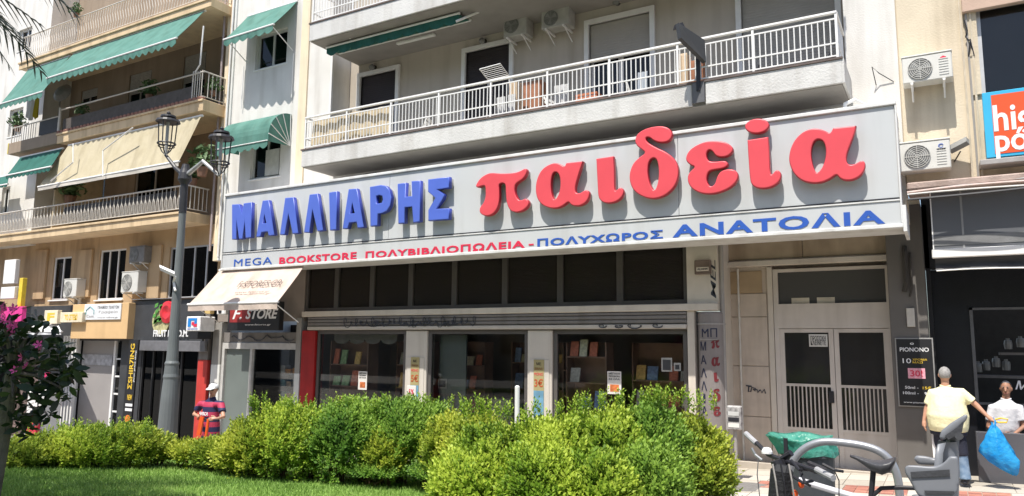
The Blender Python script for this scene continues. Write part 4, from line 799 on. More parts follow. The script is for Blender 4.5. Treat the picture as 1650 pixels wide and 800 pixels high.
m=MB(); m.box(X0,-14.9,2.5,2.6,-1,2.6); m.box(X0,X0+.1,.3,2.5,-1,2.6); m.box(-14.95,-14.85,.3,2.5,-1,2.6); part('inner_wall',m,DARKIN,mb_)
o=thing('display_rack','tall black rack full of small boxed goods behind the small shop window','rack',(xd,.5,-.8))
m=MB(); m.box(xd+.1,xd+.14,.35,.8,-.8,1.75); m.box(xc-.1,xc-.06,.35,.8,-.8,1.75); part('upright',m,BLK,o)
gc=[mat('goods_'+n,c,.5,.25,20,0) for n,c in (('white',(.55,.55,.52)),('tan',(.45,.33,.2)),('orange',(.55,.24,.06)),('grey',(.25,.26,.26)),('teal',(.15,.3,.3)))]
for k,z in enumerate((-.25,.15,.5,.85,1.2)):
    part('shelf_board',MB().box(xd+.14,xc-.1,.35,.78,z-.02,z),BLK,o); x=xd+.2; rr=random.Random(k)
    while x<xc-.3:
        wd=rr.uniform(.1,.22); part('boxed_item',MB().bbox(x,x+wd,.38,.6,z+.002,z+rr.uniform(.12,.24),.006),gc[rr.randrange(5)],o); x+=wd+rr.uniform(.02,.08)
# hanging store sign
Yq=-.45; a=WY(366,533,Yq); b=WY(451,495,Yq); o=thing('store_sign','black box sign with red letters and white word STORE under the awning','sign',(a.x,Yq,a.z))
part('box',MB().bbox(a.x,b.x,Yq,Yq+.16,a.z,b.z+.15,.01),BLK,o); W_=b.x-a.x;H_=b.z-a.z
part('red_field',MB().box(a.x+.04*W_,a.x+.45*W_,Yq-.006,Yq-.001,a.z+H_*.36,b.z+.1),mat('sign_dull_red',(.30,.03,.03),.5,.3,6,0),o)
lettering('F.',a.x+.1*W_,a.x+.28*W_,a.z+H_*.5,a.z+H_*.98,Yq-.008,WHT,o,shear=.3); lettering('STORE',a.x+.36*W_,a.x+.98*W_,a.z+H_*.5,a.z+H_*.95,Yq-.008,WHT,o,shear=.3,bold=.03); lettering('www.fstores.gr',a.x+.35*W_,a.x+.85*W_,a.z+H_*.2,a.z+H_*.29,Yq-.003,WHT,o)
part('hanger',MB().box(a.x+.3,a.x+.36,Yq+.16,.02,b.z,b.z+.04),BLK,o)
p=WY(410,498,-.3); 
o=thing('flood_lamp','small round camera lamp beside the black store sign','lamp',WY(357,503,-.4)); p=WY(357,503,-.4); part('body',MB().bbox(p.x-.16,p.x+.2,-.45,-.2,p.z-.08,p.z+.12,.03),WMET,o); part('lens',MB().lathe([(.07,0),(.06,.02)],(p.x,-.465,p.z+.02),12,ax=(0,1,0)),BLKT,o)
# ================================================================== LEFT BUILDING
lb=thing('ochre_apartment_building','ochre apartment building at left with stacked balconies and canvas awnings','building',(-24,0,-1))
LYB=-.75; XL=-38; XR=-18.16
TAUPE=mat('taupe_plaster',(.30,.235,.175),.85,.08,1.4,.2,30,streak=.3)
def w2(px,py,Y=.9): return WY(px,py,Y)
zs_lo=WY(150,378,LYB).z
# solid bodies
xw=WY(77,120,0).x
lw=[]
for (x0_,y0_,x1_,y1_) in ((28,84,52,42),(12,222,38,172),(0,345,17,300)):
    a=WY(x0_,y0_,-.05); b=WY(x1_,y1_,-.05); lw.append((a.x,b.x,a.z,b.z))
m=MB(); m.wall(XL-6,xw,5.5,19,-.05,.25,lw); part('white_wall',m,WHITE,lb,'white rendered wall bay at the far left')
for h in lw: window(lb,*h,.05,WMET,DARKG,2,.06,sill=True)
part('side_wall',MB().box(xw-.25,xw,.25,.9,5.5,19),WHITE,lb); part('side_wall',MB().box(XR-.02,XR+.05,.0,1,5.5,14.5),WHITE,lb)
ops=[]
for (x0_,y0_,x1_,y1_,k) in ((129,172,158,140,'w'),(205,172,245,112,'d'),(292,160,333,82,'d'),(115,345,175,225,'d'),(215,320,285,225,'d'),(100,-8,150,-60,'w'),(205,-40,250,-80,'d')):
    a=WY(x0_,y0_,.9); b=WY(x1_,y1_,.9); ops.append((a.x,b.x,a.z,b.z))
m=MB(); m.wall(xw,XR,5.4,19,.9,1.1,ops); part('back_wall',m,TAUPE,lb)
for i,h in enumerate(ops): window(lb,*h,.95,mat('taupe_frame',(.35,.33,.31),.5),DARKG,2,.06)
for i,h in enumerate(ops[:3]):
    s=MB(); z=h[2]+(h[3]-h[2])*(.45 if i==0 else .35)
    while z<h[3]: s.box(h[0]+.07,h[1]-.07,.93,.94,z,min(z+.045,h[3])); z+=.055
    part('roller_slats',s,mat('slat_pale',(.36,.34,.31),.6),lb,stuff=True)
# first floor wall with office windows
wins=[]
for (x0_,y0_,x1_,y1_) in ((81,484,116,413),(155,484,204,400),(268,482,353,392)):
    a=WY(x0_,y0_,.15); b=WY(x1_,y1_,.15); wins.append((a.x,b.x,a.z,b.z))
m=MB(); m.wall(XL,XR,3.2,5.55,.15,.4,wins); part('lower_wall',m,ORANGE,lb)
for i,h in enumerate(wins):
    window(lb,*h,.2,WMET if i<2 else ALU,DARKG,(2,3,4)[i],.055,sill=(i<2))
part('inner_wall',MB().box(XL,XR,1.6,1.7,3.2,14),DARKIN,lb)
for p0,p1 in (((50,483),(78,400)),((122,480),(150,402)),((228,482),(262,395)),):
    a=WY(*p0,.1); b=WY(*p1,.1); part('pier',MB().bbox(a.x,b.x,.06,.147,a.z,min(b.z,5.3),.01),ORANGE,lb)
# balcony helper
BR=mat('balcony_edge_peach',(.66,.50,.31),.8,.08,2,.25,40,streak=.5); WR=mat('railing_white',(.60,.56,.50),.5,.08,5,0)
def lbal(x0,x1,zt,zb,railz,mm,pattern='bar',yb=LYB,tiles=False,rm=WR):
    part('balcony_slab',MB().bbox(x0,x1,yb,.9,zb,zb+.14,.01),PEACH,lb)
    m=MB(); m.bbox(x0-.01,x1+.01,yb-.05,yb-.002,zb-.03,zt,.012); m.bbox(x1+.002,x1+.05,yb-.05,.14,zb-.03,zt-.005,.01); part('fascia',m,mm,lb)
    part('moulding',MB().bbox(x0-.03,x1+.06,yb-.09,yb-.052,zt-.07,zt,.01),mm,lb)
    if railz:
        r=MB(); r.tube([(x0+.05,yb,railz),(x1-.02,yb,railz),(x1-.02,.0,railz)],.025,6); r.tube([(x0+.05,yb,zt+.1),(x1-.02,yb,zt+.1),(x1-.02,0,zt+.1)],.014,5)
        R=part('railing',r,rm,lb)
        if pattern=='bar': bars_along(R,x0+.05,x1-.02,yb,zt+.1,railz,.17,.012,rm,5)
        if pattern=='zig':
            me=MB(); H=railz-zt-.1
            me.tube([(0,0,0),(.05,0,H*.3),(-.05,0,H*.65),(0,0,H)],.012,5,cap=False); me=me.mesh('bar',rm); k=int((x1-x0)/.14)
            for i in range(1,k): part('bar',me,None,R,loc=(x0+.05+(x1-x0)*i/k,yb,zt+.1))
        if pattern=='arch':
            me=MB(); H=railz-zt-.1
            me.tube([(-.07,0,0),(-.05,0,H*.45),(0,0,H*.62),(.05,0,H*.45),(.07,0,0)],.013,5,cap=False); me.tube([(0,0,H*.0),(0,0,H)],.009,4,cap=False); me=me.mesh('bar',rm); k=int((x1-x0)/.2)
            for i in range(1,k): part('bar',me,None,R,loc=(x0+.05+(x1-x0)*i/k,yb,zt+.1))
        n=6; me=MB().tube([(0,0,0),(0,0,railz-zt-.1)],.012,5,cap=False).mesh('bar',rm)
        for i in range(1,n): part('bar',me,None,R,loc=(x1-.02,yb+i*.14,zt+.1))
        return R
za=(WY(34,98,LYB).z+WY(341,3,LYB).z)/2
lbal(WY(34,98,LYB).x,WY(341,3,LYB).x,za,za-.25,za+.98,BR,'zig')
zm=(WY(95,216,LYB).z+WY(324,162,LYB).z)/2
xm0=WY(95,216,LYB).x; xm1=WY(328,162,LYB).x
R=lbal(xm0,xm1,zm,zm-.33,WY(105,176,LYB).z,BR,'none')
R=None
# corner panel of upright bars at the right end of the middle balcony
r=MB(); r.tube([(xm1-.55,LYB,zm+.05),(xm1-.55,LYB,zm+.95)],.02,6); R=part('corner_railing',r,WR,lb); bars_along(R,xm1-.55,xm1-.02,LYB,zm+.08,zm+.92,.11,.013,WR,5)
part('post',MB().tube([(xm1-.45,LYB-.02,zm+.9),(xm1-.25,LYB-.02,zm+1.1),(xm1-.2,LYB-.02,zm+2.3)],.025,6),WMET,lb)
# scalloped terracotta coping tiles along the middle balcony
TL=mat('coping_tile',(.26,.13,.10),.7,.15,8,.2); me=MB(); me.tube([(0,.12,.05),(0,-.06,.0)],.085,8); me=me.mesh('coping_tile',TL); k=int((xm1-xm0)/.2)
for i in range(k): part('coping_tile',me,None,lb,loc=(xm0+.1+i*.2,LYB-.03,zm+.0))
# left lower piece of the middle balcony
a=WY(15,250,LYB); b=WY(93,200,LYB); zc0=WY(15,250,LYB).z; lx0=a.x
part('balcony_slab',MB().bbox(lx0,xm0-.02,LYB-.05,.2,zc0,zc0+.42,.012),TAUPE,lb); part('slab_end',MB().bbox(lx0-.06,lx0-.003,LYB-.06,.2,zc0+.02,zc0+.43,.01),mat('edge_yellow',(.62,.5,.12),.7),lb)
zr_=WY(60,197,LYB).z; r=MB(); r.tube([(lx0+.05,LYB,zr_),(xm0,LYB,zr_)],.022,6); r.tube([(lx0+.05,LYB,zc0+.42),(lx0+.05,LYB,zr_)],.02,6); r.tube([(xm0-.05,LYB,zc0+.42),(xm0-.05,LYB,zr_+.3)],.05,6); R=part('railing',r,WR,lb)
bars_along(R,lx0+.1,lx0+1.8,LYB,zc0+.43,zr_,.16,.012,WR,5)
# tinted screen sheets in the middle balcony railings
TG=mat('dark_mesh_screen',(.045,.04,.038),.6,.15,4,0)
part('screen',MB().box(lx0+1.9,xm0-.1,LYB-.012,LYB-.004,zc0+.45,zr_-.03),TG,lb)
part('screen',MB().box(xm0+.15,xm1-.6,LYB+.02,LYB+.028,zm+.06,WY(105,176,LYB).z-.35),mat('dark_net',(.10,.085,.075),.8,.2,6,0),lb)
# lower balcony
zl0=(WY(0,379,LYB).z+WY(299,341,LYB).z)/2; zl1=(WY(0,393,LYB).z+WY(299,352,LYB).z)/2
xl1=WY(299,345,LYB).x
R=lbal(-33,xl1,zl0,zl1,WY(150,322,LYB).z,BR,'arch')
part('screen',MB().box(WY(110,330,-.6).x,xl1-.5,LYB+.03,LYB+.038,WY(200,318,LYB).z-.28,WY(200,318,LYB).z-.03),TG,lb)
a=WY(60,380,LYB+.02); b=WY(86,340,LYB+.02); part('divider',MB().box(b.x-.03,b.x+.03,LYB,.9,zl0,zl0+2.6),mat('divider_cream',(.55,.45,.3),.8),lb)
part('end_pipe',MB().tube([(-18.25,-.06,4.6),(-18.25,-.06,14)],.05,8),mat('pipe_cream2',(.66,.52,.36),.6),lb)
for i,(px,c) in enumerate(((352,'cream_strip'),(366,'pipe_pale'))):
    pass
part('corner_strip',MB().bbox(X0-.42,X0-.2,-.03,.3,4.4,14.5,.01),mat('cream_strip',(.78,.66,.48)),lb); part('corner_strip',MB().bbox(X0-.2+.003,X0-.003,-.05,.3,4.4,14.5,.01),PW,lb)
solo('downpipe',MB().tube([(X0-.5,-.08,4.7),(X0-.5,-.08,13.8)],.035,8),mat('pipe_mauve',(.36,.30,.30),.6),'thin mauve downpipe between the ochre and white buildings','pipe')
solo('downpipe',MB().tube([(X0-.1,-.1,4.5),(X0-.1,-.1,13.8)],.03,8),WMET,'white downpipe on the white corner left of the big sign','pipe')
# awnings
def aw(label,H0,H1,F0,F1,Yh,Yf,m_,**k): return awning(label,WY(*H0,Yh),WY(*H1,Yh),WY(*F0,Yf),WY(*F1,Yf),m_,**k)
def level(label,hl,hr,fl,fr,Yh,Yf,m_,**k):   # horizontal hinge and bar lines measured at their middles
    A=WY(*hl,Yh);B=WY(*hr,Yh);C_=WY(*fl,Yf);D_=WY(*fr,Yf); z1=(A.z+B.z)/2; z0=(C_.z+D_.z)/2; A.z=B.z=z1; C_.z=D_.z=z0; return awning(label,A,B,C_,D_,m_,**k)
level('long green awning under the top balcony of the ochre building',(118,86),(329,20),(76,127),(284,61),-.72,-1.65,GREENC,val=.25,scal=.3,arms=False)
level('green awning at the far left below the top balcony',(45,112),(112,92),(0,170),(69,146),-.72,-1.60,GREENC,val=.22,scal=.3,arms=False)
bda=level('big beige drop awning under the middle balcony of the ochre building',(110,233),(324,190),(62,300),(288,262),-.72,-1.08,BEIGEC,val=.14,scal=9,arms=False,valm=cloth('valance_pale',(.66,.62,.55),.2))
level('dark green small awning at the left under the middle balcony',(32,255),(100,240),(10,284),(82,268),-.7,-1.25,DGREEN,val=.16,scal=.25,arms=False)
level('far left grey green awning edge over the lowest balcony',(-30,292),(14,284),(-40,306),(12,298),-.5,-1.0,DGREEN,val=.1,scal=.25,arms=False)
for i,(pts,lab) in enumerate(([[(118,232),(118,262),(82,292)],'left folding arm over the big beige awning'],[[(214,206),(166,243),(166,285)],'right folding arm over the big beige awning'])):
    part('folding_arm',MB().tube([WY(*p,-1.12-.05*j) for j,p in enumerate(pts)],.022,6),WMET,bda)
# laundry, satellite dish, plants on the balconies
p=WY(98,148,-.3); o=thing('satellite_dish','grey satellite dish in the shade of the far left balcony','satellite dish',p); part('dish',MB().lathe([(.02,.08),(.2,.03),(.36,-.08),(.37,-.08),(.2,.05),(.02,.1)],p,18,ax=(.3,-1,.3)),mat('dish_grey',(.22,.21,.20),.5),o); part('arm',MB().tube([p,(p.x,-.3,zm)],.03,6),mat('dish_grey',(.22,.21,.20),.5),o)
hang(WY(40,190,-.7).x,WY(52,190,-.7).x,WY(45,160,-.7).z,WY(45,192,-.7).z,-.7,LW,'white lace cloth hanging on the far left balcony',7); hang(WY(53,190,-.72).x,WY(60,190,-.72).x,WY(55,158,-.7).z,WY(55,190,-.7).z,-.72,cloth('cloth_yellow',(.6,.5,.05),.3),'yellow striped cloth beside the white lace cloth',8)
def pot(px,py,Y,s,lab,seed,col='leaf_pot'):
    p=WY(px,py,Y); o=thing('potted_plant',lab,'plant',p); rr=random.Random(seed); part('pot',MB().lathe([(.09*s,0),(.13*s,.2*s),(.14*s,.2*s)],p,10),mat('pot_brown',(.22,.12,.08),.7),o); m=MB()
    for i in range(150):
        a=rr.uniform(0,6.28); e=rr.uniform(.1,1.4); r=rr.uniform(.1,.45)*s; c=p+Vector((math.cos(a)*math.cos(e)*r,math.sin(a)*math.cos(e)*r*.7,.2*s+math.sin(e)*r*1.2)); d=Vector((rr.uniform(-1,1),rr.uniform(-1,1),rr.uniform(-.3,1))).normalized()*.09*s; q=d.orthogonal().normalized()*.03*s
        m.add([c-d,c+q,c+d,c-q],[(0,1,2,3)])
    part('foliage',m,mat(col,(.05,.10,.035),.6,.3,20,0,col2=(.10,.17,.06)),o)
pot(130,192,-.5,.8,'leafy plant in a pot on the middle ochre balcony near the dark screen',1); pot(240,163,-.4,1.0,'tall dark pot plant in the middle of the ochre balcony',2); pot(343,155,-.3,.8,'small pot plant at the corner of the middle ochre balcony',3); pot(112,330,-.4,1.5,'big dark plant at the left of the lowest ochre balcony',4); pot(325,285,-.5,1.4,'bushy plant at the right end of the lowest ochre balcony',5); pot(122,28,-.9,.7,'small pale plant on the top ochre balcony railing',6); pot(28,212,-.6,1.0,'dark plant on the far left balcony corner',9); pot(310,300,-.45,1.1,'leafy plant left of the bushy one on the lowest balcony',10)
x=WY(243,165,-.2).x; zq_=zm-.2; o=thing('balcony_chair','pale garden chair in the shade of the middle ochre balcony','chair',(x,-.1,zq_)); m=MB()
for s in (-.22,.22): part('leg',MB().tube([(x+s,-.3,zq_),(x+s*.8,.1,zq_+.85)],.02,5),CH,o); part('leg',MB().tube([(x+s,.15,zq_),(x+s,-.2,zq_+.4)],.02,5),CH,o)
part('seat',MB().bbox(x-.24,x+.24,-.28,.1,zq_+.38,zq_+.42),CH,o); part('backrest',MB().slab((x-.2,.05,zq_+.5),(x+.2,.05,zq_+.5),(x+.2,.12,zq_+.85),(x-.2,.12,zq_+.85),.02),CH,o)
# ground floor of the ochre building
def gz(x): return street(x)-.1
SO=mat('fascia_orange',(.66,.44,.22),.7,.05,2,.05,20,streak=.15)
def bx(name,p0,p1,Y,d,m_,par=lb,b=.01):
    a=WY(*p0,Y); q=WY(*p1,Y); return part(name,MB().bbox(a.x,q.x,Y,Y+d,a.z,q.z,b),m_,par),a,q
part('shop_wall',MB().wall(XL,XR-.25,-1.6,3.25,.05,.3,[(WY(120,560,.05).x,WY(196,560,.05).x,-1.6,2.05),(WY(229,560,.05).x,WY(320,560,.05).x,-1.6,2.15),(-31,WY(66,560,.05).x,-1.6,2.1)]),CHAR,lb)
a=WY(113,546,-.35); b=WY(208,488,-.35); osg=thing('office_sign','ochre fascia box with a white printed panel above the grey shop','sign',(a.x,-.35,a.z)); part('fascia',MB().bbox(a.x,b.x,-.35,.0,a.z,b.z,.01),SO,osg)
a=WY(136,516,-.36); b=WY(197,489,-.36); part('panel',MB().bbox(a.x,b.x,-.39,-.352,a.z,b.z,.005),mat('panel_white',(.74,.75,.76),.5),osg); W_=b.x-a.x;H_=b.z-a.z
for t,u0,u1,v0,v1,c in (('ΓΡΑΦΕΙΟ ΤΕΛΕΤΩΝ',.38,.95,.68,.86,BLKT),('Γραφείο',.42,.92,.36,.56,PIPE),('www.office.gr',.38,.95,.08,.18,PIPE),('Casa',.08,.28,.16,.32,PIPE)): lettering(t,a.x+W_*u0,a.x+W_*u1,a.z+H_*v0,a.z+H_*v1,-.391,c,osg,bold=0)
part('logo_house',MB().tube([(a.x+W_*.06,-.395,a.z+H_*.35),(a.x+W_*.06,-.395,a.z+H_*.62),(a.x+W_*.17,-.395,a.z+H_*.85),(a.x+W_*.28,-.395,a.z+H_*.62),(a.x+W_*.28,-.395,a.z+H_*.35)],.014,5),mat('logo_teal',(.15,.4,.42),.5),osg)
# grey shop window and white frame
bx('shop_pane',(122,700),(185,546),.2,.01,mat('frosted_grey',(.33,.31,.30),.3,.06,1.2,0)); m=MB()
for px in (121,183,196): a=WY(px,600,.08).x; m.box(a-.05,a+.05,.06,.18,-1.6,2.05)
part('shop_frame',m,WMET,lb); m=MB(); a=WY(184,600,.08).x; b=WY(196,600,.08).x
for k in range(6): m.box(a+.05,b-.05,.08,.14,-1.3+k*.55,-1.25+k*.55)
part('glazing_bars',m,WMET,lb); part('door_pane',MB().box(a+.05,b-.05,.11,.118,-1.5,2.0),DARKG,lb)
part('interior_wall',MB().box(XL,XR,2.5,2.6,-1.8,3.3),DARKIN,lb)
o=thing('window_poster','pale car picture poster in the upper part of the grey shop window','poster',WY(125,600,.15)); a=WY(132,588,.18); b=WY(182,572,.18); part('sheet',MB().box(a.x,b.x,.17,.18,a.z,b.z),mat('poster_silver',(.40,.40,.42),.5,.4,5,0),o)
# black fruit shop fascia
bx('fascia',(209,561),(330,481),-.12,.15,CHAR); bx('fascia_border',(209,565),(331,550),-.2,.07,mat('steel_grey',(.16,.16,.17),.4))
a=WY(228,481,-.1); bx('fascia_cap',(212,484),(334,478),-.2,.3,mat('steel_grey',(.16,.16,.17),.4))
yS=-.16; p=WY(262,510,yS); o=thing('fruit_sign','round fruit picture with white lettering on the black shop fascia','sign',p)
rr=random.Random(4); m=MB(); m.lathe([(.42,0),(.42,.03)],p+Vector((-.08,.0,-.12)),20,ax=(0,1,0)); part('bowl',m,mat('bowl_cream',(.45,.42,.22),.6,.35,14,0),o); m=MB(); m.lathe([(.02,0),(.2,-.05),(.33,-.02),(.35,.03)],p+Vector((.22,-.01,.12)),18,ax=(0,1,0)); part('apple',m,mat('apple_red',(.55,.03,.04),.4,.3,8,0),o)
for i in range(12): q=p+Vector((-.25+rr.uniform(-.2,.2),-.03,rr.uniform(-.3,.3))); part('leaf_shape',MB().slab(q,q+Vector((.14,0,.05)),q+Vector((.17,0,.16)),q+Vector((.02,0,.12)),.01),mat('leaf_print',(.10,.30,.06),.6,.4,20,0),o)
a=WY(247,543,yS); b=WY(304,532,yS); lettering('FRUIT LAND.M.',a.x,b.x,a.z,b.z,yS-.005,WHT,o,bold=.03)
yS=-.7; a=WY(299,534,yS); b=WY(323,510,yS); o=thing('projecting_sign','small white box sign with blue and red letter R','sign',(a.x,yS,a.z)); part('box',MB().bbox(a.x,b.x,yS,yS+.5,a.z,b.z,.02),mat('box_white',(.78,.78,.78),.4),o); W_=b.x-a.x;H_=b.z-a.z
m=MB(); m.box(a.x+.15*W_,a.x+.36*W_,yS-.012,yS-.001,a.z+.3*H_,a.z+.88*H_); m.box(a.x+.36*W_,a.x+.78*W_,yS-.012,yS-.001,a.z+.72*H_,a.z+.88*H_); m.box(a.x+.62*W_,a.x+.78*W_,yS-.012,yS-.001,a.z+.5*H_,a.z+.72*H_); part('blue_stroke',m,mat('stroke_blue',(.02,.22,.6),.4),o)
m=MB(); m.box(a.x+.55*W_,a.x+.8*W_,yS-.012,yS-.001,a.z+.3*H_,a.z+.49*H_); m.box(a.x+.42*W_,a.x+.6*W_,yS-.0125,yS-.001,a.z+.42*H_,a.z+.62*H_); part('red_stroke',m,PRED,o); lettering('RINGCO',a.x+.15*W_,a.x+.85*W_,a.z+.1*H_,a.z+.2*H_,yS-.001,PBLUE,o)
part('arm',MB().box((a.x+b.x)/2-.03,(a.x+b.x)/2+.03,yS+.5,-.02,a.z+.3,a.z+.36),BLKT,o); a2=WY(303,542,-.65); part('lower_box',MB().bbox(a.x+.1,b.x-.1,yS+.02,yS+.48,a.z-.22,a.z-.01,.01),BLK,o)
# shop front under the fascia
m=MB(); 
for px in (229,246,262,292,319): a=WY(px,600,.08).x; m.box(a-.03,a+.03,.06,.16,-1.6,2.15)
part('shop_frame',m,mat('frame_black',(.03,.03,.032),.4),lb); part('shop_pane',MB().box(WY(229,600,.1).x,WY(319,600,.1).x,.11,.118,-1.6,2.15),DARKG,lb)
o=thing('shelf_goods','dim shelf with pale goods inside the black fruit shop','shelf',(WY(298,620,1).x,1,-1)); 
for k in range(4): z=WY(300,600+k*22,1).z; part('board',MB().box(WY(288,600,1).x,WY(318,600,1).x,.9,1.3,z-.04,z),SG,o); part('goods',MB().bbox(WY(292,600,1).x,WY(310,600,1).x,.95,1.2,z+.003,z+.2),gc[k%5],o)
# vertical banner
yS=-.5; a=WY(202,672,yS); b=WY(226,548,yS); o=thing('vertical_banner','black vertical banner with yellow letters reading upward','sign',(a.x,yS,a.z)); part('board',MB().slab((a.x-.08,yS,a.z-.3),(b.x-.08,yS,a.z-.3),(b.x,yS,b.z),(a.x,yS,b.z),.05),BLK,o); W_=b.x-a.x;H_=b.z-a.z
lettering('ΣSHIR7ING',a.x+W_*.18,a.x+W_*.66,a.z+H_*.36,a.z+H_*.95,yS-.055,YELT,o,rot=1,bold=.02); lettering('your print shop',a.x+W_*.74,a.x+W_*.9,a.z+H_*.45,a.z+H_*.86,yS-.055,WHT,o,rot=1); lettering('NEW',a.x+W_*.25,a.x+W_*.75,a.z+H_*.22,a.z+H_*.29,yS-.055,YELT,o); 
for k in (.08,.14): part('white_bar',MB().box(a.x+W_*.1,a.x+W_*.85,yS-.058,yS-.052,a.z+H_*k,a.z+H_*(k+.035)),WHT,o)
part('orange_disc',MB().lathe([(.12,0),(.12,.01)],(a.x+W_*.45,yS-.065,a.z-.05),14,ax=(0,1,0)),mat('disc_orange',(.7,.2,.03),.5),o)
# red pillar at the right of the fruit shop
a=WY(322,575,.0).x; b=WY(336,600,.0).x
part('red_pillar',MB().bbox(a,b,-.06,.3,-1.2,1.52,.01),mat('red_paint_bright',(.52,.05,.04),.5,.12,3,.05,streak=.3),lb,'red painted lower pillar'); part('pillar',MB().bbox(a+.01,b-.01,-.055,.3,1.525,3.2,.01),SG,lb)
p=WY(337,492,-.2); part('junction_box',MB().bbox(p.x-.12,p.x+.12,-.25,-.1,p.z-.25,p.z+.15,.01),mat('jb_ochre',(.5,.36,.14),.6),lb)
# far left shop clutter: white awning, pink signs, yellow sign
level('white shop awning low at the far left behind the tree',(62,520),(92,513),(40,545),(100,524),.0,-1.2,cloth('white_canvas',(.74,.74,.76),.2),val=.1,scal=9,arms=False)
for (p0,p1,Y,lab,m_,txt,tm) in (((0,520),(36,494),-.9,'bright pink shop sign at the far left edge','pink',None,None),((70,522),(93,500),-.6,'cream box sign with a large letter F','cream','F',YELT),((26,506),(37,448),-.8,'thin yellow vertical sign at the far left','yellow',None,None),((94,520),(133,503),-.5,'cream sign with cut letters beneath the small air conditioner','cream','ΤΟ ΣΤΕΚΙ',YELT),((0,482),(24,462),-.9,'upper white air vent box at the far left edge','white',None,None),((4,458),(26,418),-.6,'white box unit high on the wall at far left','white',None,None)):
    a=WY(*p0,Y); b=WY(*p1,Y); o=thing('shop_sign' if m_!='white' else 'wall_box',lab,'sign' if m_!='white' else 'box',(a.x,Y,a.z)); mm=dict(pink=mat('sign_pink',(.72,.05,.28),.5,.3,5,0),cream=mat('sign_cream',(.70,.62,.46),.6),yellow=mat('sign_yellow',(.75,.55,.05),.5),white=WMET)[m_]
    part('board',MB().bbox(a.x,b.x,Y,Y+.15,a.z,b.z,.01),mm,o)
    if txt: lettering(txt,a.x+(b.x-a.x)*.25,b.x-(b.x-a.x)*.2,a.z+(b.z-a.z)*.2,b.z-(b.z-a.z)*.2,Y-.002,tm,o,bold=.04)
a=WY(88,700,-.1); b=WY(101,600,-.1); solo('red_banner',MB().bbox(a.x,b.x,-.6,-.5,-1.2,b.z,.01),mat('banner_magenta',(.62,.03,.14),.5,.2,3,0),'red standing banner behind the tree at left','banner')
for i in range(5): a=WY(98+i*5,650,.0).x; part('white_frame_bar',MB().bbox(a-.04,a+.04,-.08,.02,-1.3,2.2,.008),WMET,lb)
part('shop_goods_wall',MB().box(WY(20,650,.6).x,WY(90,650,.6).x,.6,.7,-1.4,2.1),mat('dim_goods',(.14,.10,.09),.8,.8,3,0),lb)
a=WY(66,690,-1.2); solo('van_box',MB().bbox(WY(40,680,-1.2).x,WY(66,680,-1.2).x,-1.2,-.6,-1.3,WY(60,630,-1.2).z,.05),WMET,'white goods box with red base standing behind the tree','box')
solo('red_crate',MB().bbox(WY(44,690,-1.3).x,WY(60,690,-1.3).x,-1.35,-1.21,-1.3,WY(50,668,-1.3).z,.02),PRED,'red crate in front of the white goods box','crate')
# ================================================================== GROUND
PAVE=mat('pale_paving',(.45,.41,.35),.8,.07,2,.2,40,streak=0); ASPH=mat('street_base',(.20,.19,.175),.85,.1,1,.3,40)
m=MB(); xsG=[-400,-80,-40,-34]+list(np.arange(-32,6.1,1.0))+[10,30,80,400]; ysG=[-400,-60,-30,-20,-16,-14,-12]+list(np.arange(-11,-1,.5))+[0,2,6,40,400]
gv=[(x,y,ground(x,y)-.03) for y in ysG for x in xsG]; nx_=len(xsG)
m.add(gv,[(j*nx_+i,j*nx_+i+1,(j+1)*nx_+i+1,(j+1)*nx_+i) for j in range(len(ysG)-1) for i in range(nx_-1)]); gr=struct('ground',m,ASPH)
# pavement: pale slabs and squares of red brick, each laid on its own
pv=link('pavement',None); pv['kind']='structure'
m=MB(); xsP=list(np.arange(-20,5.01,1)); ysP=[-3.9,-3.4,-2.9,-2.4,-1.9,-1.4,-.9,-.4,.2,1.3]
m.add([(x,y,ground(x,y)-.012) for y in ysP for x in xsP],[(j*len(xsP)+i,j*len(xsP)+i+1,(j+1)*len(xsP)+i+1,(j+1)*len(xsP)+i) for j in range(len(ysP)-1) for i in range(len(xsP)-1)])
part('bed',m,mat('mortar_bed',(.36,.32,.27),.9,.1,6,.2),pv)
def lay(name,x0,x1,y0,y1,m_,h=.0,g=.006):
    def zz(x,y): return ground(x,y)+h
    a,b,c,d=(x0+g,y0+g),(x1-g,y0+g),(x1-g,y1-g),(x0+g,y1-g); t=[(x,y,zz(x,y)) for x,y in (a,b,c,d)]; bt=[(x,y,zz(x,y)-.03) for x,y in (a,b,c,d)]
    mm=MB(); mm.add(bt+t,[(4,5,6,7),(0,1,5,4),(1,2,6,5),(2,3,7,6),(3,0,4,7)]); return part(name,mm,m_,pv)
BRK=[mat('paver_red',(.40,.17,.125),.8,.12,9,.2),mat('paver_rose',(.46,.22,.16),.8,.12,9,.2),mat('paver_dark',(.33,.14,.11),.8,.12,9,.2)]
PS=[PAVE,mat('pale_paving_b',(.40,.365,.31),.8,.08,2,.2),mat('pale_paving_c',(.50,.46,.40),.8,.06,2,.2)]
rr=random.Random(12)
def paved(x,y):      # brick squares 1.0 x .66 inside pale bands
    return (-1.35<y<-.72) and ((x+4.25)%1.35<.92)
bricksq=[(-4.25+1.35*i,-4.25+1.35*i+.92) for i in range(-1,6)]
def zone_y(y0,y1):
    x=-5.2
    while x<4.2: w_=.6; lay('slab',x,x+w_,y0,y1,PS[rr.randrange(3)],rr.uniform(-.001,.002)); x+=w_
zone_y(.55,1.0); zone_y(-.05,.53); zone_y(-.62,-.07)
for y0_ in (-1.32,): 
    for (a,b) in bricksq:
        for j in range(6):
            for i in range(5):
                o_=.09 if j%2 else 0; x=a+i*.184; lay('brick',x,x+.184,y0_+j*.112,y0_+(j+1)*.112,BRK[rr.randrange(3)],rr.uniform(-.002,.002),.005)
        lay('slab',b+.002,b+.428,y0_,y0_+.672,PS[rr.randrange(3)])
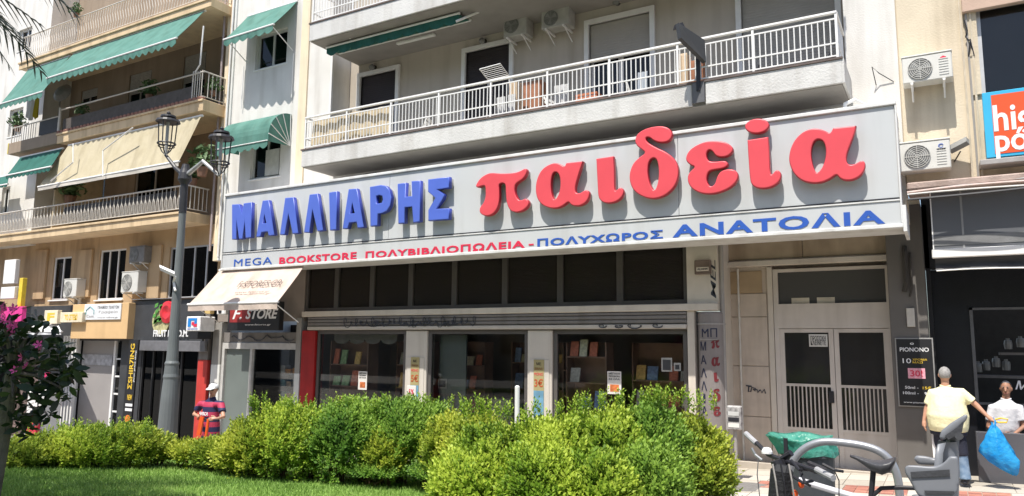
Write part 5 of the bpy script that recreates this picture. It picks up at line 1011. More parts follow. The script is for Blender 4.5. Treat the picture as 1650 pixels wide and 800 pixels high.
zone_y(-1.9,-1.34); zone_y(-2.5,-1.92); zone_y(-3.1,-2.52)
# manhole-like dark drain arc right of the hedge
solo('drain_cover',MB().lathe([(.42,-.02),(.42,.006),(.38,.008),(.36,.004),(.05,.004)],(WZ(1205,785,-.27).x,WZ(1205,785,-.27).y,ground(WZ(1205,785,-.27).x,WZ(1205,785,-.27).y)+.004),24),mat('iron_cover',(.2,.19,.18),.6,.2,20,.4),'round dark drain cover in the paving right of the hedge','cover')
# ================================================================== PLANTS
def leafmat(name,deep,mid,tip,tr=.35,rough=.55):
    m=bpy.data.materials.new(name); m.use_nodes=True; t=m.node_tree; N=t.nodes; L=t.links; b=N['Principled BSDF']; b.inputs['Roughness'].default_value=rough; b.inputs['Specular IOR Level'].default_value=.35
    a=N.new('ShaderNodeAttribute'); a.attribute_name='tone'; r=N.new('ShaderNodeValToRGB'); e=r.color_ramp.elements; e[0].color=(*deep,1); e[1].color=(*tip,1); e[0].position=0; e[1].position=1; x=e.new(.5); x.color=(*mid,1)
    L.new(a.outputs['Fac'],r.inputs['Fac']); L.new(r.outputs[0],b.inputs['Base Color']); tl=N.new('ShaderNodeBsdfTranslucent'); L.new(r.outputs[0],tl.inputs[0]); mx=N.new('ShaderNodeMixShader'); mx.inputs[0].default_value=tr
    L.new(b.outputs[0],mx.inputs[1]); L.new(tl.outputs[0],mx.inputs[2]); L.new(mx.outputs[0],N['Material Output'].inputs[0]); return m
def instmesh(name,tv,tf,pos,dirs,scl,tone_v,tone_s,mt):
    """many copies of one small template (tv,tf) joined: pos, dirs (unit), scl per copy"""
    n=len(pos); k=len(tv); up=np.array([0,0,1.0]); z=dirs/np.linalg.norm(dirs,axis=1,keepdims=True)
    h=rng.normal(size=(n,3)); x=np.cross(h,z); x/=np.linalg.norm(x,axis=1,keepdims=True); y=np.cross(z,x)
    V=pos[:,None,:]+scl[:,None,None]*(tv[None,:,0:1]*x[:,None,:]+tv[None,:,1:2]*y[:,None,:]+tv[None,:,2:3]*z[:,None,:])
    f=np.array(tf); nf=len(f); q=f.shape[1]; Fc=(f[None]+(np.arange(n)*k)[:,None,None]).reshape(-1)
    me=bpy.data.meshes.new(name); me.vertices.add(n*k); me.vertices.foreach_set('co',V.reshape(-1)); me.loops.add(len(Fc)); me.loops.foreach_set('vertex_index',Fc.astype(np.int32)); me.polygons.add(n*nf); me.polygons.foreach_set('loop_start',(np.arange(n*nf)*q).astype(np.int32)); me.materials.append(mt)
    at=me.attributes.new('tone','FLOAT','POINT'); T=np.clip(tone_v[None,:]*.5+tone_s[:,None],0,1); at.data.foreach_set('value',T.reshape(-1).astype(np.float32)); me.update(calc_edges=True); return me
def sprig(nl=7,L=1.0,lw=.17,ll=.36):
    v=[];f=[];t=[]
    for i in range(nl):
        s=(i+1)/nl; a=i*2.4; c,sn=math.cos(a),math.sin(a); up=.45+.5*s; o=np.array([0,0,s*L*.85]); d=np.array([c*(1-.5*s),sn*(1-.5*s),up]); d/=np.linalg.norm(d); w_=np.array([-sn,c,0])*lw/2*(1.1-.4*s); l=ll*(1.05-.35*s)
        k=len(v); v+=[o,o+d*l*.5+w_,o+d*l,o+d*l*.5-w_]; f.append((k,k+1,k+2,k+3)); t+= [s*.6,s*.8,s,s*.8]
    return np.array(v),f,np.array(t)
SV,SF,ST=sprig(8,1.25,.20,.36)
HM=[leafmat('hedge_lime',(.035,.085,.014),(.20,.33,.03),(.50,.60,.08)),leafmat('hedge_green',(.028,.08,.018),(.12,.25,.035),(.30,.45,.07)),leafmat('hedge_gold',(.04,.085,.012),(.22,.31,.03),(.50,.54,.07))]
TWIG=mat('twig_brown',(.10,.06,.035),.8,.2,10,.2)
def shrub(label,blobs,m_,n,size=.15,seed=0,grp=None,tone=0.0,topflat=0):
    global rng
    rng=np.random.default_rng(seed); P_=[];D_=[]; tot=sum(r[0]*r[2]+r[1]*r[2] for c,r in blobs)
    for c,r in blobs:
        c=np.array(c); r=np.array(r); k=int(n*1.6*(r[0]*r[2]+r[1]*r[2])/tot); d=rng.normal(size=(k,3)); d[:,2]=np.abs(d[:,2])*1.0-.9*rng.random(k)*(rng.random(k)<.45); d/=np.linalg.norm(d,axis=1,keepdims=True)
        rad=1-.38*rng.random(k)**2.2; lump=.97+.09*np.sin(d[:,0]*7+seed)*np.sin(d[:,2]*6+c[0])+.08*np.sin(d[:,1]*9+d[:,0]*5)
        p=c+d*r*(rad*lump)[:,None]; dd=d*np.array([.9,.9,.7])+np.array([0,0,.95])+rng.normal(size=(k,3))*.25; P_.append(p); D_.append(dd)
    p=np.concatenate(P_); dd=np.concatenate(D_); 
    ok=np.ones(len(p),bool); p=p[ok]; dd=dd[ok]; k=len(p); clump=.22*np.sin(p[:,0]*3.1+seed)*np.sin(p[:,1]*2.7+p[:,2]*4.1)+.12*np.sin(p[:,0]*9+p[:,2]*7)
    ts=np.clip(.37+clump+tone+.13*rng.normal(size=k),-.2,.75); sc=size*1.22*(.55+.8*rng.random(k))
    c0=blobs[0][0]; base=Vector((sum(b[0][0] for b in blobs)/len(blobs),sum(b[0][1] for b in blobs)/len(blobs),min(b[0][2]-b[1][2]*.8 for b in blobs)))
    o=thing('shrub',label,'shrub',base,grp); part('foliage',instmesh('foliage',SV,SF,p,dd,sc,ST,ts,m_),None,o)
    st=MB(); rr=random.Random(seed)
    for c,r in blobs:
        for i in range(5):
            b0=Vector((c[0]+rr.uniform(-.12,.12),c[1]+rr.uniform(-.1,.1),base.z-.1)); e=Vector((c[0]+rr.uniform(-.7,.7)*r[0],c[1]+rr.uniform(-.6,.6)*r[1],c[2]+rr.uniform(.1,.7)*r[2])); st.tube([b0,b0.lerp(e,.5)+Vector((rr.uniform(-.05,.05),0,0)),e],[.022,.014,.006],5)
    part('stem',st,TWIG,o); return o
def blob(px,py_top,py_base,wpx,Dep,zb=None,ry=None):
    """an ellipsoid clump: centre column px, top and base rows, width in pixels, distance from the camera"""
    top=WD(px,py_top+min(34 if Dep<10.2 else 20,.3*(py_base-py_top)),Dep); bot=WD(px,py_base,Dep); rx=wpx/2*Dep/F; h=(top.z-bot.z); return ((top.x,top.y,bot.z+h*.38),(rx,ry or rx*.8,h*.62))
G1='shrubs of the low hedge along the lawn'
shrub('low yellow green shrub at the far left end of the hedge',[blob(45,705,757,100,11.0),blob(95,692,757,90,11.2)],HM[2],1500,.13,1,G1,.05)
shrub('lime shrub second from the left, before the grey shop',[blob(150,684,752,100,11.4),blob(120,690,752,70,11.2)],HM[0],1700,.13,2,G1,.04)
shrub('rounded shrub just left of the lamp post base',[blob(212,684,748,86,11.7),blob(252,702,744,44,12)],HM[2],1500,.13,3,G1,-.05)
shrub('sparse low shrub in front of the person with white cap',[blob(300,722,744,60,11.9),blob(345,712,750,56,11.7)],HM[2],1100,.13,4,G1,.02)
shrub('yellow green shrub right of the person with white cap',[blob(412,672,762,92,11.2),blob(384,705,760,60,11.3)],HM[2],2300,.14,5,G1,.05)
shrub('tall lime shrub in front of the red pillar',[blob(455,650,764,110,11.2),blob(500,652,764,90,11.3)],HM[0],2700,.14,6,G1,.0)
shrub('dark green shrub left of the middle of the hedge',[blob(555,645,764,110,11.1),blob(590,642,762,90,11.2)],HM[1],2700,.14,7,G1,.05)
shrub('blue green shrub with pale tips in the middle of the hedge',[blob(650,640,758,110,11.1),blob(690,648,757,90,11.1)],HM[1],2600,.14,8,G1,.16)
shrub('golden patch shrub low in the middle of the hedge',[blob(622,690,764,70,10.8)],HM[2],900,.12,18,G1,.12)
shrub('bright yellow shrub where the near hedge begins',[blob(770,655,775,110,10.0),blob(725,668,770,70,10.3)],HM[2],2600,.14,9,G1,.05)
G2='shrubs of the big near hedge'
shrub('left shrub of the big near hedge',[blob(800,674,830,150,8.9),blob(760,715,835,120,8.6)],HM[0],4200,.135,10,G2,.02)
shrub('lime shrub in the left middle of the near hedge',[blob(890,660,835,160,8.8),blob(870,705,850,120,8.3)],HM[0],4600,.135,11,G2,.06)
shrub('bright green shrub in the middle of the near hedge',[blob(975,648,835,150,8.8),blob(960,715,850,130,8.2)],HM[0],4600,.135,12,G2,.0)
shrub('tallest shrub of the near hedge, beneath the window notice',[blob(1045,636,830,140,8.9),blob(1040,700,850,120,8.3)],HM[1],4400,.135,13,G2,.18)
shrub('end shrub of the near hedge beside the round column',[blob(1110,658,812,108,9.0),blob(1120,700,815,88,8.7)],HM[2],3400,.135,14,G2,-.06)
shrub('small dark sprout at the paving corner by the near hedge',[blob(1152,766,792,34,9.6)],HM[1],260,.12,15,None,-.1)
shrub('low leafy ground cover at the foot of the middle hedge',[blob(600,752,768,110,10.7,ry=.3),blob(700,750,772,80,10.4,ry=.3)],HM[1],800,.09,16,None,.1)
# upright shoots that break the hedge's outline
rr=random.Random(77); tips=[]
for (x0_,x1_,f_,Dp,k) in ((740,1150,lambda x:658-16*math.exp(-((x-1050)/90)**2)+10*math.exp(-((x-840)/50)**2),8.9,60),(400,730,lambda x:652,11.2,45),(20,245,lambda x:692,11.4,26)):
    for i in range(k): x=rr.uniform(x0_,x1_); p=WD(x,f_(x)+rr.uniform(-3,8),Dp+rr.uniform(-.3,.3)); tips.append(p)
rng=np.random.default_rng(5); pp=np.array([tuple(t) for t in tips]); allp=[];alld=[]
for s in range(5): allp.append(pp+np.array([0,0,-.03*s+.02])); alld.append(np.tile([0,0,1.0],(len(pp),1))+rng.normal(size=(len(pp),3))*.22)
sh=link('hedge_shoots',instmesh('hedge_shoots',SV,SF,np.concatenate(allp),np.concatenate(alld),np.full(len(pp)*5,.14),ST,rng.uniform(.1,.5,len(pp)*5),HM[0])); sh['kind']='stuff'; sh['label']='young upright shoots sticking out along the hedge tops'; sh['category']='foliage'
# ------------------------------------------------------------------ lawn
kpx=[(-160,790),(-60,777),(0,767),(90,758),(180,746),(280,732),(340,727)]
kp=[WZ(x,y,-.02) for x,y in kpx]; kp+= [Vector((kp[-1].x+.8*i,min(-3.75,kp[-1].y+.12*i),-.02)) for i in range(1,5)]; xe=kp[-1].x
while xe<-4.2: xe+=1.0; kp.append(Vector((xe,kp[-1].y-.13,-.02)))
kp.append(Vector((-3.1,kp[-1].y-.5,-.02))); kp.append(Vector((-2.85,kp[-1].y-.8,.0)))
m=MB(); vs=[];fs=[]; R_=12
for i,p in enumerate(kp):
    for j in range(R_+1):
        t=j/R_; y=p.y+(-13.8-p.y)*t; vs.append((p.x if t<.5 or p.x<-4 else p.x,y,lawn_z(p.x,y)))
for i in range(len(kp)-1):
    for j in range(R_): a=i*(R_+1)+j; fs.append((a,a+R_+1,a+R_+2,a+1)[::-1])
LG=mat('lawn_green',(.15,.26,.045),.9,.25,3,.4,60,col2=(.22,.36,.07)); m.add(vs,fs); lw_=struct('lawn',m,LG); lw_.data.polygons.foreach_set('use_smooth',[True]*len(lw_.data.polygons))
if lw_.data.polygons[0].normal.z<0: lw_.data.flip_normals()
kb=link('kerb',None); kb['kind']='structure'; KM=mat('kerb_stone',(.60,.57,.52),.8,.08,3,.2,30,streak=.2)
for i in range(len(kp)-1):
    a,b=kp[i],kp[i+1]; L_=(b-a).length; n=max(1,round(L_/.9)); d=(b-a)/n; nn=Vector((-d.y,d.x,0)).normalized()*.16
    for k in range(n):
        p=a+d*k+d*.01; q=a+d*(k+1)-d*.01; zt=.035
        mm=MB(); mm.add([(p.x,p.y,-1.0),(q.x,q.y,-1.0),(q.x+nn.x,q.y+nn.y,-1.0),(p.x+nn.x,p.y+nn.y,-1.0),(p.x,p.y,lawn_z(p.x,p.y)+zt),(q.x,q.y,lawn_z(q.x,q.y)+zt),(q.x+nn.x,q.y+nn.y,lawn_z(q.x,q.y)+zt),(p.x+nn.x,p.y+nn.y,lawn_z(p.x,p.y)+zt)],[(0,3,2,1),(4,5,6,7),(0,1,5,4),(1,2,6,5),(2,3,7,6),(3,0,4,7)]); part('kerb_stone',mm,KM,kb)
# grass blades
rng=np.random.default_rng(9); N_=120000
gx=rng.uniform(-19.5,-4.5,N_); gy=rng.uniform(-10.4,-4.2,N_); kx=np.array([p.x for p in kp]); ky=np.array([p.y for p in kp]); edge=np.interp(gx,kx,ky)-.03; ok=gy<edge; gx,gy=gx[ok],gy[ok]
gz_=np.array([lawn_z(a,b) for a,b in zip(gx,gy)]); bv=np.array([(-.12,0,0),(.12,0,0),(.0,.25,1.0)]); GM=leafmat('grass_blade',(.09,.17,.03),(.23,.37,.08),(.45,.56,.18),.35)
bd=np.stack([rng.normal(size=len(gx))*.35,rng.normal(size=len(gx))*.35,np.ones(len(gx))],1)
patch=.28+.18*np.sin(gx*1.3)*np.sin(gy*2.1)+.12*rng.normal(size=len(gx))
g=link('grass',instmesh('grass',bv,[(0,1,2)],np.stack([gx,gy,gz_-.005],1),bd,rng.uniform(.035,.075,len(gx)),np.array([0,0,.7]),patch,GM)); g['kind']='stuff'; g['label']='short mown grass blades of the lawn'; g['category']='grass'
# litter
for i,(px,py) in enumerate(((663,765),(697,768))):
    p=WZ(px,py,.0); solo('litter',MB().slab(p+Vector((-.06,0,.03)),p+Vector((.05,-.02,.02)),p+Vector((.07,.05,.07)),p+Vector((-.04,.07,.06)),.01),PAP,['larger scrap of white paper on the lawn by the hedge','smaller scrap of white paper on the lawn by the hedge'][i],'litter')
# ------------------------------------------------------------------ dark broadleaf tree at the left
TV=np.array([(0,0,0),(.22,.03,.35),(.20,.0,.7),(0,-.05,1.05),(-.20,.0,.7),(-.22,.03,.35)]); TFc=[(0,1,2,5),(5,2,3,4)]
DL=leafmat('broad_leaf',(.012,.022,.010),(.022,.045,.016),(.05,.09,.03),.12,.35)
BARK=mat('bark_grey',(.13,.11,.10),.85,.25,8,.6,30)
Dt=7.6; tb=WD(-12,760,Dt); tb.z=lawn_z(tb.x,tb.y)
tr=thing('broadleaf_tree','dark leafed small tree with leaning grey trunk at the left edge','tree',tb)
t1=WD(6,690,Dt); t2=WD(20,600,Dt); t3=WD(35,545,Dt); part('trunk',MB().tube([tb,t1,t2,t3],[.085,.075,.06,.03],10),BARK,tr)
rr=random.Random(3); ends=[]
cl=[(30,545,50),(60,565,45),(15,590,50),(82,600,38),(50,620,50),(20,640,45),(5,515,35),(62,535,28),(105,575,20),(98,625,22),(40,590,50),(68,650,30),(40,685,26),(0,560,50),(118,600,12)]
mb2=MB()
for px,py,r in cl:
    e=WD(px,py,Dt+rr.uniform(-.3,.3)); mb2.tube([t2,t2.lerp(e,.5)+Vector((0,0,.04)),e],[.03,.018,.008],5)
part('branch',mb2,BARK,tr,stuff=True)
lmesh=[]
for tone in (.05,.2,.4):
    lm=instmesh('leaf',TV,TFc,np.zeros((1,3)),np.array([[0,0,1.0]]),np.array([.14]),np.full(6,.1),np.array([tone]),DL); lmesh.append(lm)
cnt=0; more_p=[];more_d=[]
for px,py,r in cl:
    for i in range(36):
        a=rr.uniform(0,6.28); q=r*math.sqrt(rr.random()); p=WD(px+q*math.cos(a),py+q*math.sin(a)*.9,Dt+rr.uniform(-.35,.35)); d=Vector((rr.gauss(0,1),rr.gauss(0,1),rr.gauss(-.2,.7))).normalized()
        if cnt<298 and i%2==0:
            o=part('leaf',lmesh[rr.randrange(3)],None,tr,loc=p); o.rotation_euler=d.to_track_quat('Z','Y').to_euler(); o.scale=(rr.uniform(.75,1.3),)*3; cnt+=1
        else: more_p.append(tuple(p)); more_d.append(tuple(d))
rng=np.random.default_rng(1); part('leaf_mass',instmesh('leaf_mass',TV,TFc,np.array(more_p),np.array(more_d),rng.uniform(.09,.16,len(more_p)),np.full(6,.1),rng.uniform(0,.4,len(more_p)),DL),None,tr,stuff=True)
PK=mat('blossom_pink',(.62,.08,.30),.6,.2,9,0); bl_=MB()
for k in range(5): a=k*1.2566; bl_.add([(0,0,0),(.03*math.cos(a-.4),.03*math.sin(a-.4),.012),(.045*math.cos(a),.045*math.sin(a),.02),(.03*math.cos(a+.4),.03*math.sin(a+.4),.012)],[(0,1,2,3)])
bl_=bl_.mesh('blossom',PK)
for i in range(26):
    p=WD(rr.uniform(0,28) if i<18 else rr.uniform(20,70),rr.uniform(492,530) if i<18 else rr.uniform(520,610),Dt-.35+rr.uniform(-.1,.1)); b0_=part('blossom',bl_,None,tr,loc=p); b0_.rotation_euler=(rr.uniform(.6,1.8),rr.uniform(-.6,.6),rr.uniform(-1,.5)); b0_.scale=(1.1,)*3
# ------------------------------------------------------------------ palm at the left, its fronds reaching into the top corner
pc=Vector((-9.9,-12.1,6.4)); pl=thing('palm_tree','palm whose dark fronds hang into the upper left corner','tree',(pc.x,pc.y,.4))
part('trunk',MB().tube([(pc.x,pc.y,.3),(pc.x+.1,pc.y,3),(pc.x,pc.y,pc.z)],[.25,.19,.17],12),BARK,pl)
PLM=leafmat('palm_leaf',(.015,.03,.012),(.03,.06,.02),(.06,.11,.03),.1,.4)
def frond(tip,lift,name='frond'):
    tip=Vector(tip); mid=pc.lerp(tip,.5)+Vector((0,0,lift)); m=MB(); pts=[]
    for i in range(15):
        t=i/14; pts.append((1-t)**2*pc+2*t*(1-t)*mid+t*t*tip)
    m.tube(pts,[.03*(1-i/16) for i in range(15)],5)
    for i in range(2,15):
        for k in (0,.5):
            if i+k>14: continue
            p=pts[i].lerp(pts[min(14,i+1)],k); t=(pts[i]-pts[i-1]).normalized(); sd=t.cross(Vector((0,0,1))).normalized(); l=.62*math.sin(math.pi*min(1,(i+1)/15)*.8+.35)
            for s in (-1,1):
                d=(sd*s*.8+t*.7+Vector((0,0,-.35))).normalized(); w_=t*.022; m.add([p-w_,p+d*l*.5+Vector((0,0,.02))-w_,p+d*l,p+d*l*.5+w_,p+w_],[(0,1,2,3,4)])
    return part(name,m,PLM,pl)
for a in range(18):
    th=a*2*math.pi/18+.1; L_=2.5+.3*math.sin(a*2.3); frond((pc.x+math.cos(th)*L_,pc.y+math.sin(th)*L_,pc.z-.5-.5*(a%3)),.9)
frond(WD(62,38,8.6),.35); frond(WD(28,52,8.4),.3); frond(WD(8,46,8.2),.3)
# unseen trees and block opposite, added to darken window reflections and ambient light
def bigtree(x,y,h,r,lab,seed):
    rr=random.Random(seed); o=thing('plane_tree',lab,'tree',(x,y,.3)); part('trunk',MB().tube([(x,y,.2),(x+.1,y,h*.4),(x,y,h*.7)],[.22,.17,.08],8),BARK,o); rg=np.random.default_rng(seed); n=1500; d=rg.normal(size=(n,3)); d/=np.linalg.norm(d,axis=1,keepdims=True); p=np.array([x,y,h*.68])+d*np.array([r,r,h*.32])*(.6+.45*rg.random((n,1))); part('crown',instmesh('crown',TV,TFc,p,d+rg.normal(size=(n,3))*.5,rg.uniform(.3,.6,n),np.full(6,.2),rg.uniform(0,.5,n),HM[1]),None,o)
bigtree(-16,-24,8,3.4,'broad tree across the square, behind the camera at left',1); bigtree(-7,-25,7.5,3.2,'broad tree across the square, straight behind the camera',2); bigtree(3,-24,8.5,3.5,'broad tree across the square, behind the camera at right',3)
rr=random.Random(21); pt=thing('plane_tree','tall plane tree above the lawn, its crown over the picture top','tree',(-9.8,-15.2,.3)); part('trunk',MB().tube([(-9.8,-15.2,.2),(-9.9,-15,4),(-9.8,-14,6.5)],[.24,.18,.12],8),BARK,pt)
rg=np.random.default_rng(21); PP=[]
for c,r,n in (((-7.6,-14.3,9.0),(2.5,1.8,.9),1700),((-12.2,-14.5,9.8),(3.0,1.7,.9),1900),((-17,-14.0,10.5),(2.8,1.5,.9),1500)):
    part('branch',MB().tube([(-9.8,-14,6.5),(c[0],c[1],c[2]-.5)],[.10,.04],6),BARK,pt); d=rg.normal(size=(n,3)); d/=np.linalg.norm(d,axis=1,keepdims=True); PP.append(np.array(c)+d*np.array(r)*(.3+.75*rg.random((n,1))))
PP=np.concatenate(PP); part('crown',instmesh('crown',TV,TFc,PP,rg.normal(size=(len(PP),3)),rg.uniform(.2,.38,len(PP)),np.full(6,.2),rg.uniform(0,.5,len(PP)),HM[1]),None,pt)
o=thing('added_opposite_building','plain cream block across the square behind the camera','building',(-8,-42,0)); hs=[(x,x+1.6,z,z+1.8) for x in range(-38,24,4) for z in (1.2,4.4,7.6,10.8,14)]
m=MB(); m.wall(-110,45,-1,17,-42.3,-42,hs); part('wall',m,mat('opposite_wall',(.22,.19,.16),.8),o); part('inner_wall',MB().box(-110,45,-43,-42.6,-1,17),DARKIN,o)
me=MB().box(0,1.6,-42.2,-42.15,0,1.8).mesh('pane',DARKG)
for h in hs: part('pane',me,None,o,loc=(h[0],0,h[2]))
# ================================================================== LAMP POST
lx,ly=WY(270,690,-4).x,-4.0; lz0=ground(lx,ly)
LGm=mat('lamp_post_grey',(.15,.165,.168),.5,.08,3,.1,30,streak=.2); LD=mat('lamp_iron',(.035,.035,.04),.45)
def lzz(py): return WY(285,py,ly).z
lp=thing('street_lamp','grey street lamp post with two black open lanterns left of the sign','street lamp',(lx,ly,lz0))
part('base',MB().lathe([(.25,lz0-.1),(.22,lz0+.3),(.175,lzz(640)),(.155,lzz(612)),(.165,lzz(608)),(.15,lzz(603)),(.14,lzz(590)),(.15,lzz(586)),(.125,lzz(582)),(.115,lzz(560))],(lx,ly,0),18),LGm,lp)
part('pole',MB().lathe([(.114,lzz(560)),(.088,lzz(430)),(.075,lzz(345))],(lx,ly,0),16),LGm,lp)
zt=lzz(268); part('upper_pole',MB().lathe([(.083,lzz(345)),(.08,lzz(300)),(.15,lzz(292)),(.13,lzz(282)),(.10,lzz(276)),(.07,zt)],(lx,ly,0),16),LD,lp)
for (cx0,yb,yt,arm) in ((267,250,183,'l'),(353,283,208,'r')):
    b=WY(cx0,yb,ly-.02); t=WY(cx0+3,yt,ly-.02); H=t.z-b.z; c=(b.x,b.y,b.z); s=H/.9
    s0=Vector((lx,ly,lzz(287))); mid=Vector(((lx+b.x)/2,ly,lzz(276) if arm=='r' else (lzz(287)+b.z)/2-.05))
    part('arm',MB().tube([s0,mid+Vector((0,0,.12 if arm=='r' else 0)),Vector(c)],[.06,.045,.035],8),LD if arm=='l' else mat('arm_pale',(.42,.42,.42),.4,metal=.3),lp)
    ln=part('lantern',MB().lathe([(.02,.93*s),(.05,.9*s),(.03,.86*s),(.16,.84*s),(.17,.80*s),(.10,.785*s),(.25,.745*s),(.27,.70*s),(.24,.69*s),(.22,.70*s)],c,18),LD,lp)
    part('ring',MB().tube([(c[0]+.19*math.cos(a),c[1]+.19*math.sin(a),c[2]+.24*s) for a in np.linspace(0,2*math.pi,19)],.02,6),LD,ln); part('ring',MB().tube([(c[0]+.17*math.cos(a),c[1]+.17*math.sin(a),c[2]+.18*s) for a in np.linspace(0,2*math.pi,19)],.012,6),LD,ln)
    for k in range(4):
        a=k*math.pi/2+.5; part('bar',MB().tube([(c[0],c[1],c[2]),(c[0]+.1*math.cos(a),c[1]+.1*math.sin(a),c[2]+.08*s),(c[0]+.19*math.cos(a),c[1]+.19*math.sin(a),c[2]+.24*s),(c[0]+.22*math.cos(a),c[1]+.22*math.sin(a),c[2]+.7*s)],.014,5),LD,ln)
    part('lamp_tube',MB().tube([(c[0],c[1],c[2]),(c[0],c[1],c[2]+.7*s)],.035,8),mat('lamp_bulb',(.35,.35,.34),.3),ln)
p=WY(275,442,ly-.1); o=thing('traffic_camera','small white camera arm clamped to the lamp post','camera',p); part('housing',MB().slab(WY(258,436,ly-.3),WY(282,447,ly-.25),WY(282,443,ly-.2),WY(258,432,ly-.25),.08),WMET,o); part('bracket',MB().tube([WY(282,446,ly-.2),(lx,ly-.1,lzz(455)),(lx+.15,ly-.15,lzz(470))],.025,6),WMET,o)
# post, box and bollard
p=WD(833,690,10.6); zt=WD(833,622,10.6).z; solo('bollard',MB().lathe([(.035,-.3),(.035,zt-.02),(.02,zt)],(p.x,p.y,0),12),WMET,'thin white bollard post rising above the hedge','bollard')
a=WY(1171,693,-.9); b=WY(1193,655,-.9); o=thing('meter_box','small grey box covered in torn stickers on a post by the column','box',(a.x,-.9,ground(a.x,-.9))); part('box',MB().bbox(a.x,b.x,-.9,-.75,a.z,b.z,.02),mat('sticker_grey',(.34,.33,.32),.6,.5,16,.1),o); part('post',MB().tube([((a.x+b.x)/2,-.8,ground(a.x,-.8)),((a.x+b.x)/2,-.8,a.z)],.03,8),PIPE,o)
for k in range(3): part('sticker',MB().box(a.x+.03,b.x-.03,-.906,-.901,a.z+.05+.1*k,a.z+.12+.1*k),[PAP,BLKT,mat('sticker_light',(.5,.5,.48),.6)][k],o)
a=WY(656,640,-.6); b=WY(671,622,-.6); o=thing('small_sign','small white card sign with red scribble before the left column','sign',(a.x,-.6,ground(a.x,-.6))); part('board',MB().bbox(a.x,b.x,-.62,-.6,a.z,b.z,.004),PAP,o); part('post',MB().tube([((a.x+b.x)/2,-.59,ground(a.x,-.6)),((a.x+b.x)/2,-.59,a.z)],.015,6),DMET,o); lettering('5%',a.x+.06,b.x-.05,a.z+.06,b.z-.08,-.621,PRED,o)
# ================================================================== PEOPLE
SKIN=mat('skin_tan',(.50,.27,.18),.5,.06,6,.03); 
def ell(mb,pts,rads,n=14):    # loft of ellipses (rx along X, ry along Y) along a mostly vertical path
    vs=[];fs=[]; k=len(pts)
    for p,(rx,ry) in zip(pts,rads):
        for j in range(n): a=2*math.pi*j/n; vs.append((p[0]+rx*math.cos(a),p[1]+ry*math.sin(a),p[2]))
    for i in range(k-1):
        for j in range(n): fs.append((i*n+j,i*n+(j+1)%n,(i+1)*n+(j+1)%n,(i+1)*n+j))
    fs.append(tuple(range(n))[::-1]); fs.append(tuple((k-1)*n+j for j in range(n))); mb.add(vs,fs)
def ball(mb,c,rx,ry,rz,n=12):
    c=Vector(c); ell(mb,[c+Vector((0,0,rz*math.sin(t))) for t in np.linspace(-1.45,1.45,9)],[(rx*math.cos(t),ry*math.cos(t)) for t in np.linspace(-1.45,1.45,9)],n)
def fuse(o,vox=.010,sm_=3):
    r=o.modifiers.new('fuse','REMESH'); r.mode='VOXEL'; r.voxel_size=vox; r.use_smooth_shade=True; s=o.modifiers.new('soft','SMOOTH'); s.factor=.5; s.iterations=sm_
def hand(mb,w,d,side,curl=.3,s=1.0):
    """palm and five fingers from the wrist w along d; side = direction of the thumb"""
    w=Vector(w); d=Vector(d).normalized(); sd=Vector(side); sd=(sd-d*sd.dot(d)).normalized(); nn=d.cross(sd)
    mb.tube([w,w+d*.05*s,w+d*.1*s],[.026*s,.036*s,.034*s],8)
    for i,(o_,l) in enumerate(((.03,.075),(.01,.085),(-.011,.08),(-.03,.062))):
        a=w+d*.09*s+sd*o_*s; b=a+(d+nn*curl*.5)*l*.5*s; c=b+(d+nn*curl*1.8)*l*.5*s; mb.tube([a,b,c],[.0125*s,.0115*s,.009*s],6)
    a=w+d*.03*s+sd*.028*s; mb.tube([a,a+(d*.6+sd*.7)*.045*s,a+(d+sd*.5)*.085*s],[.014*s,.013*s,.010*s],6)
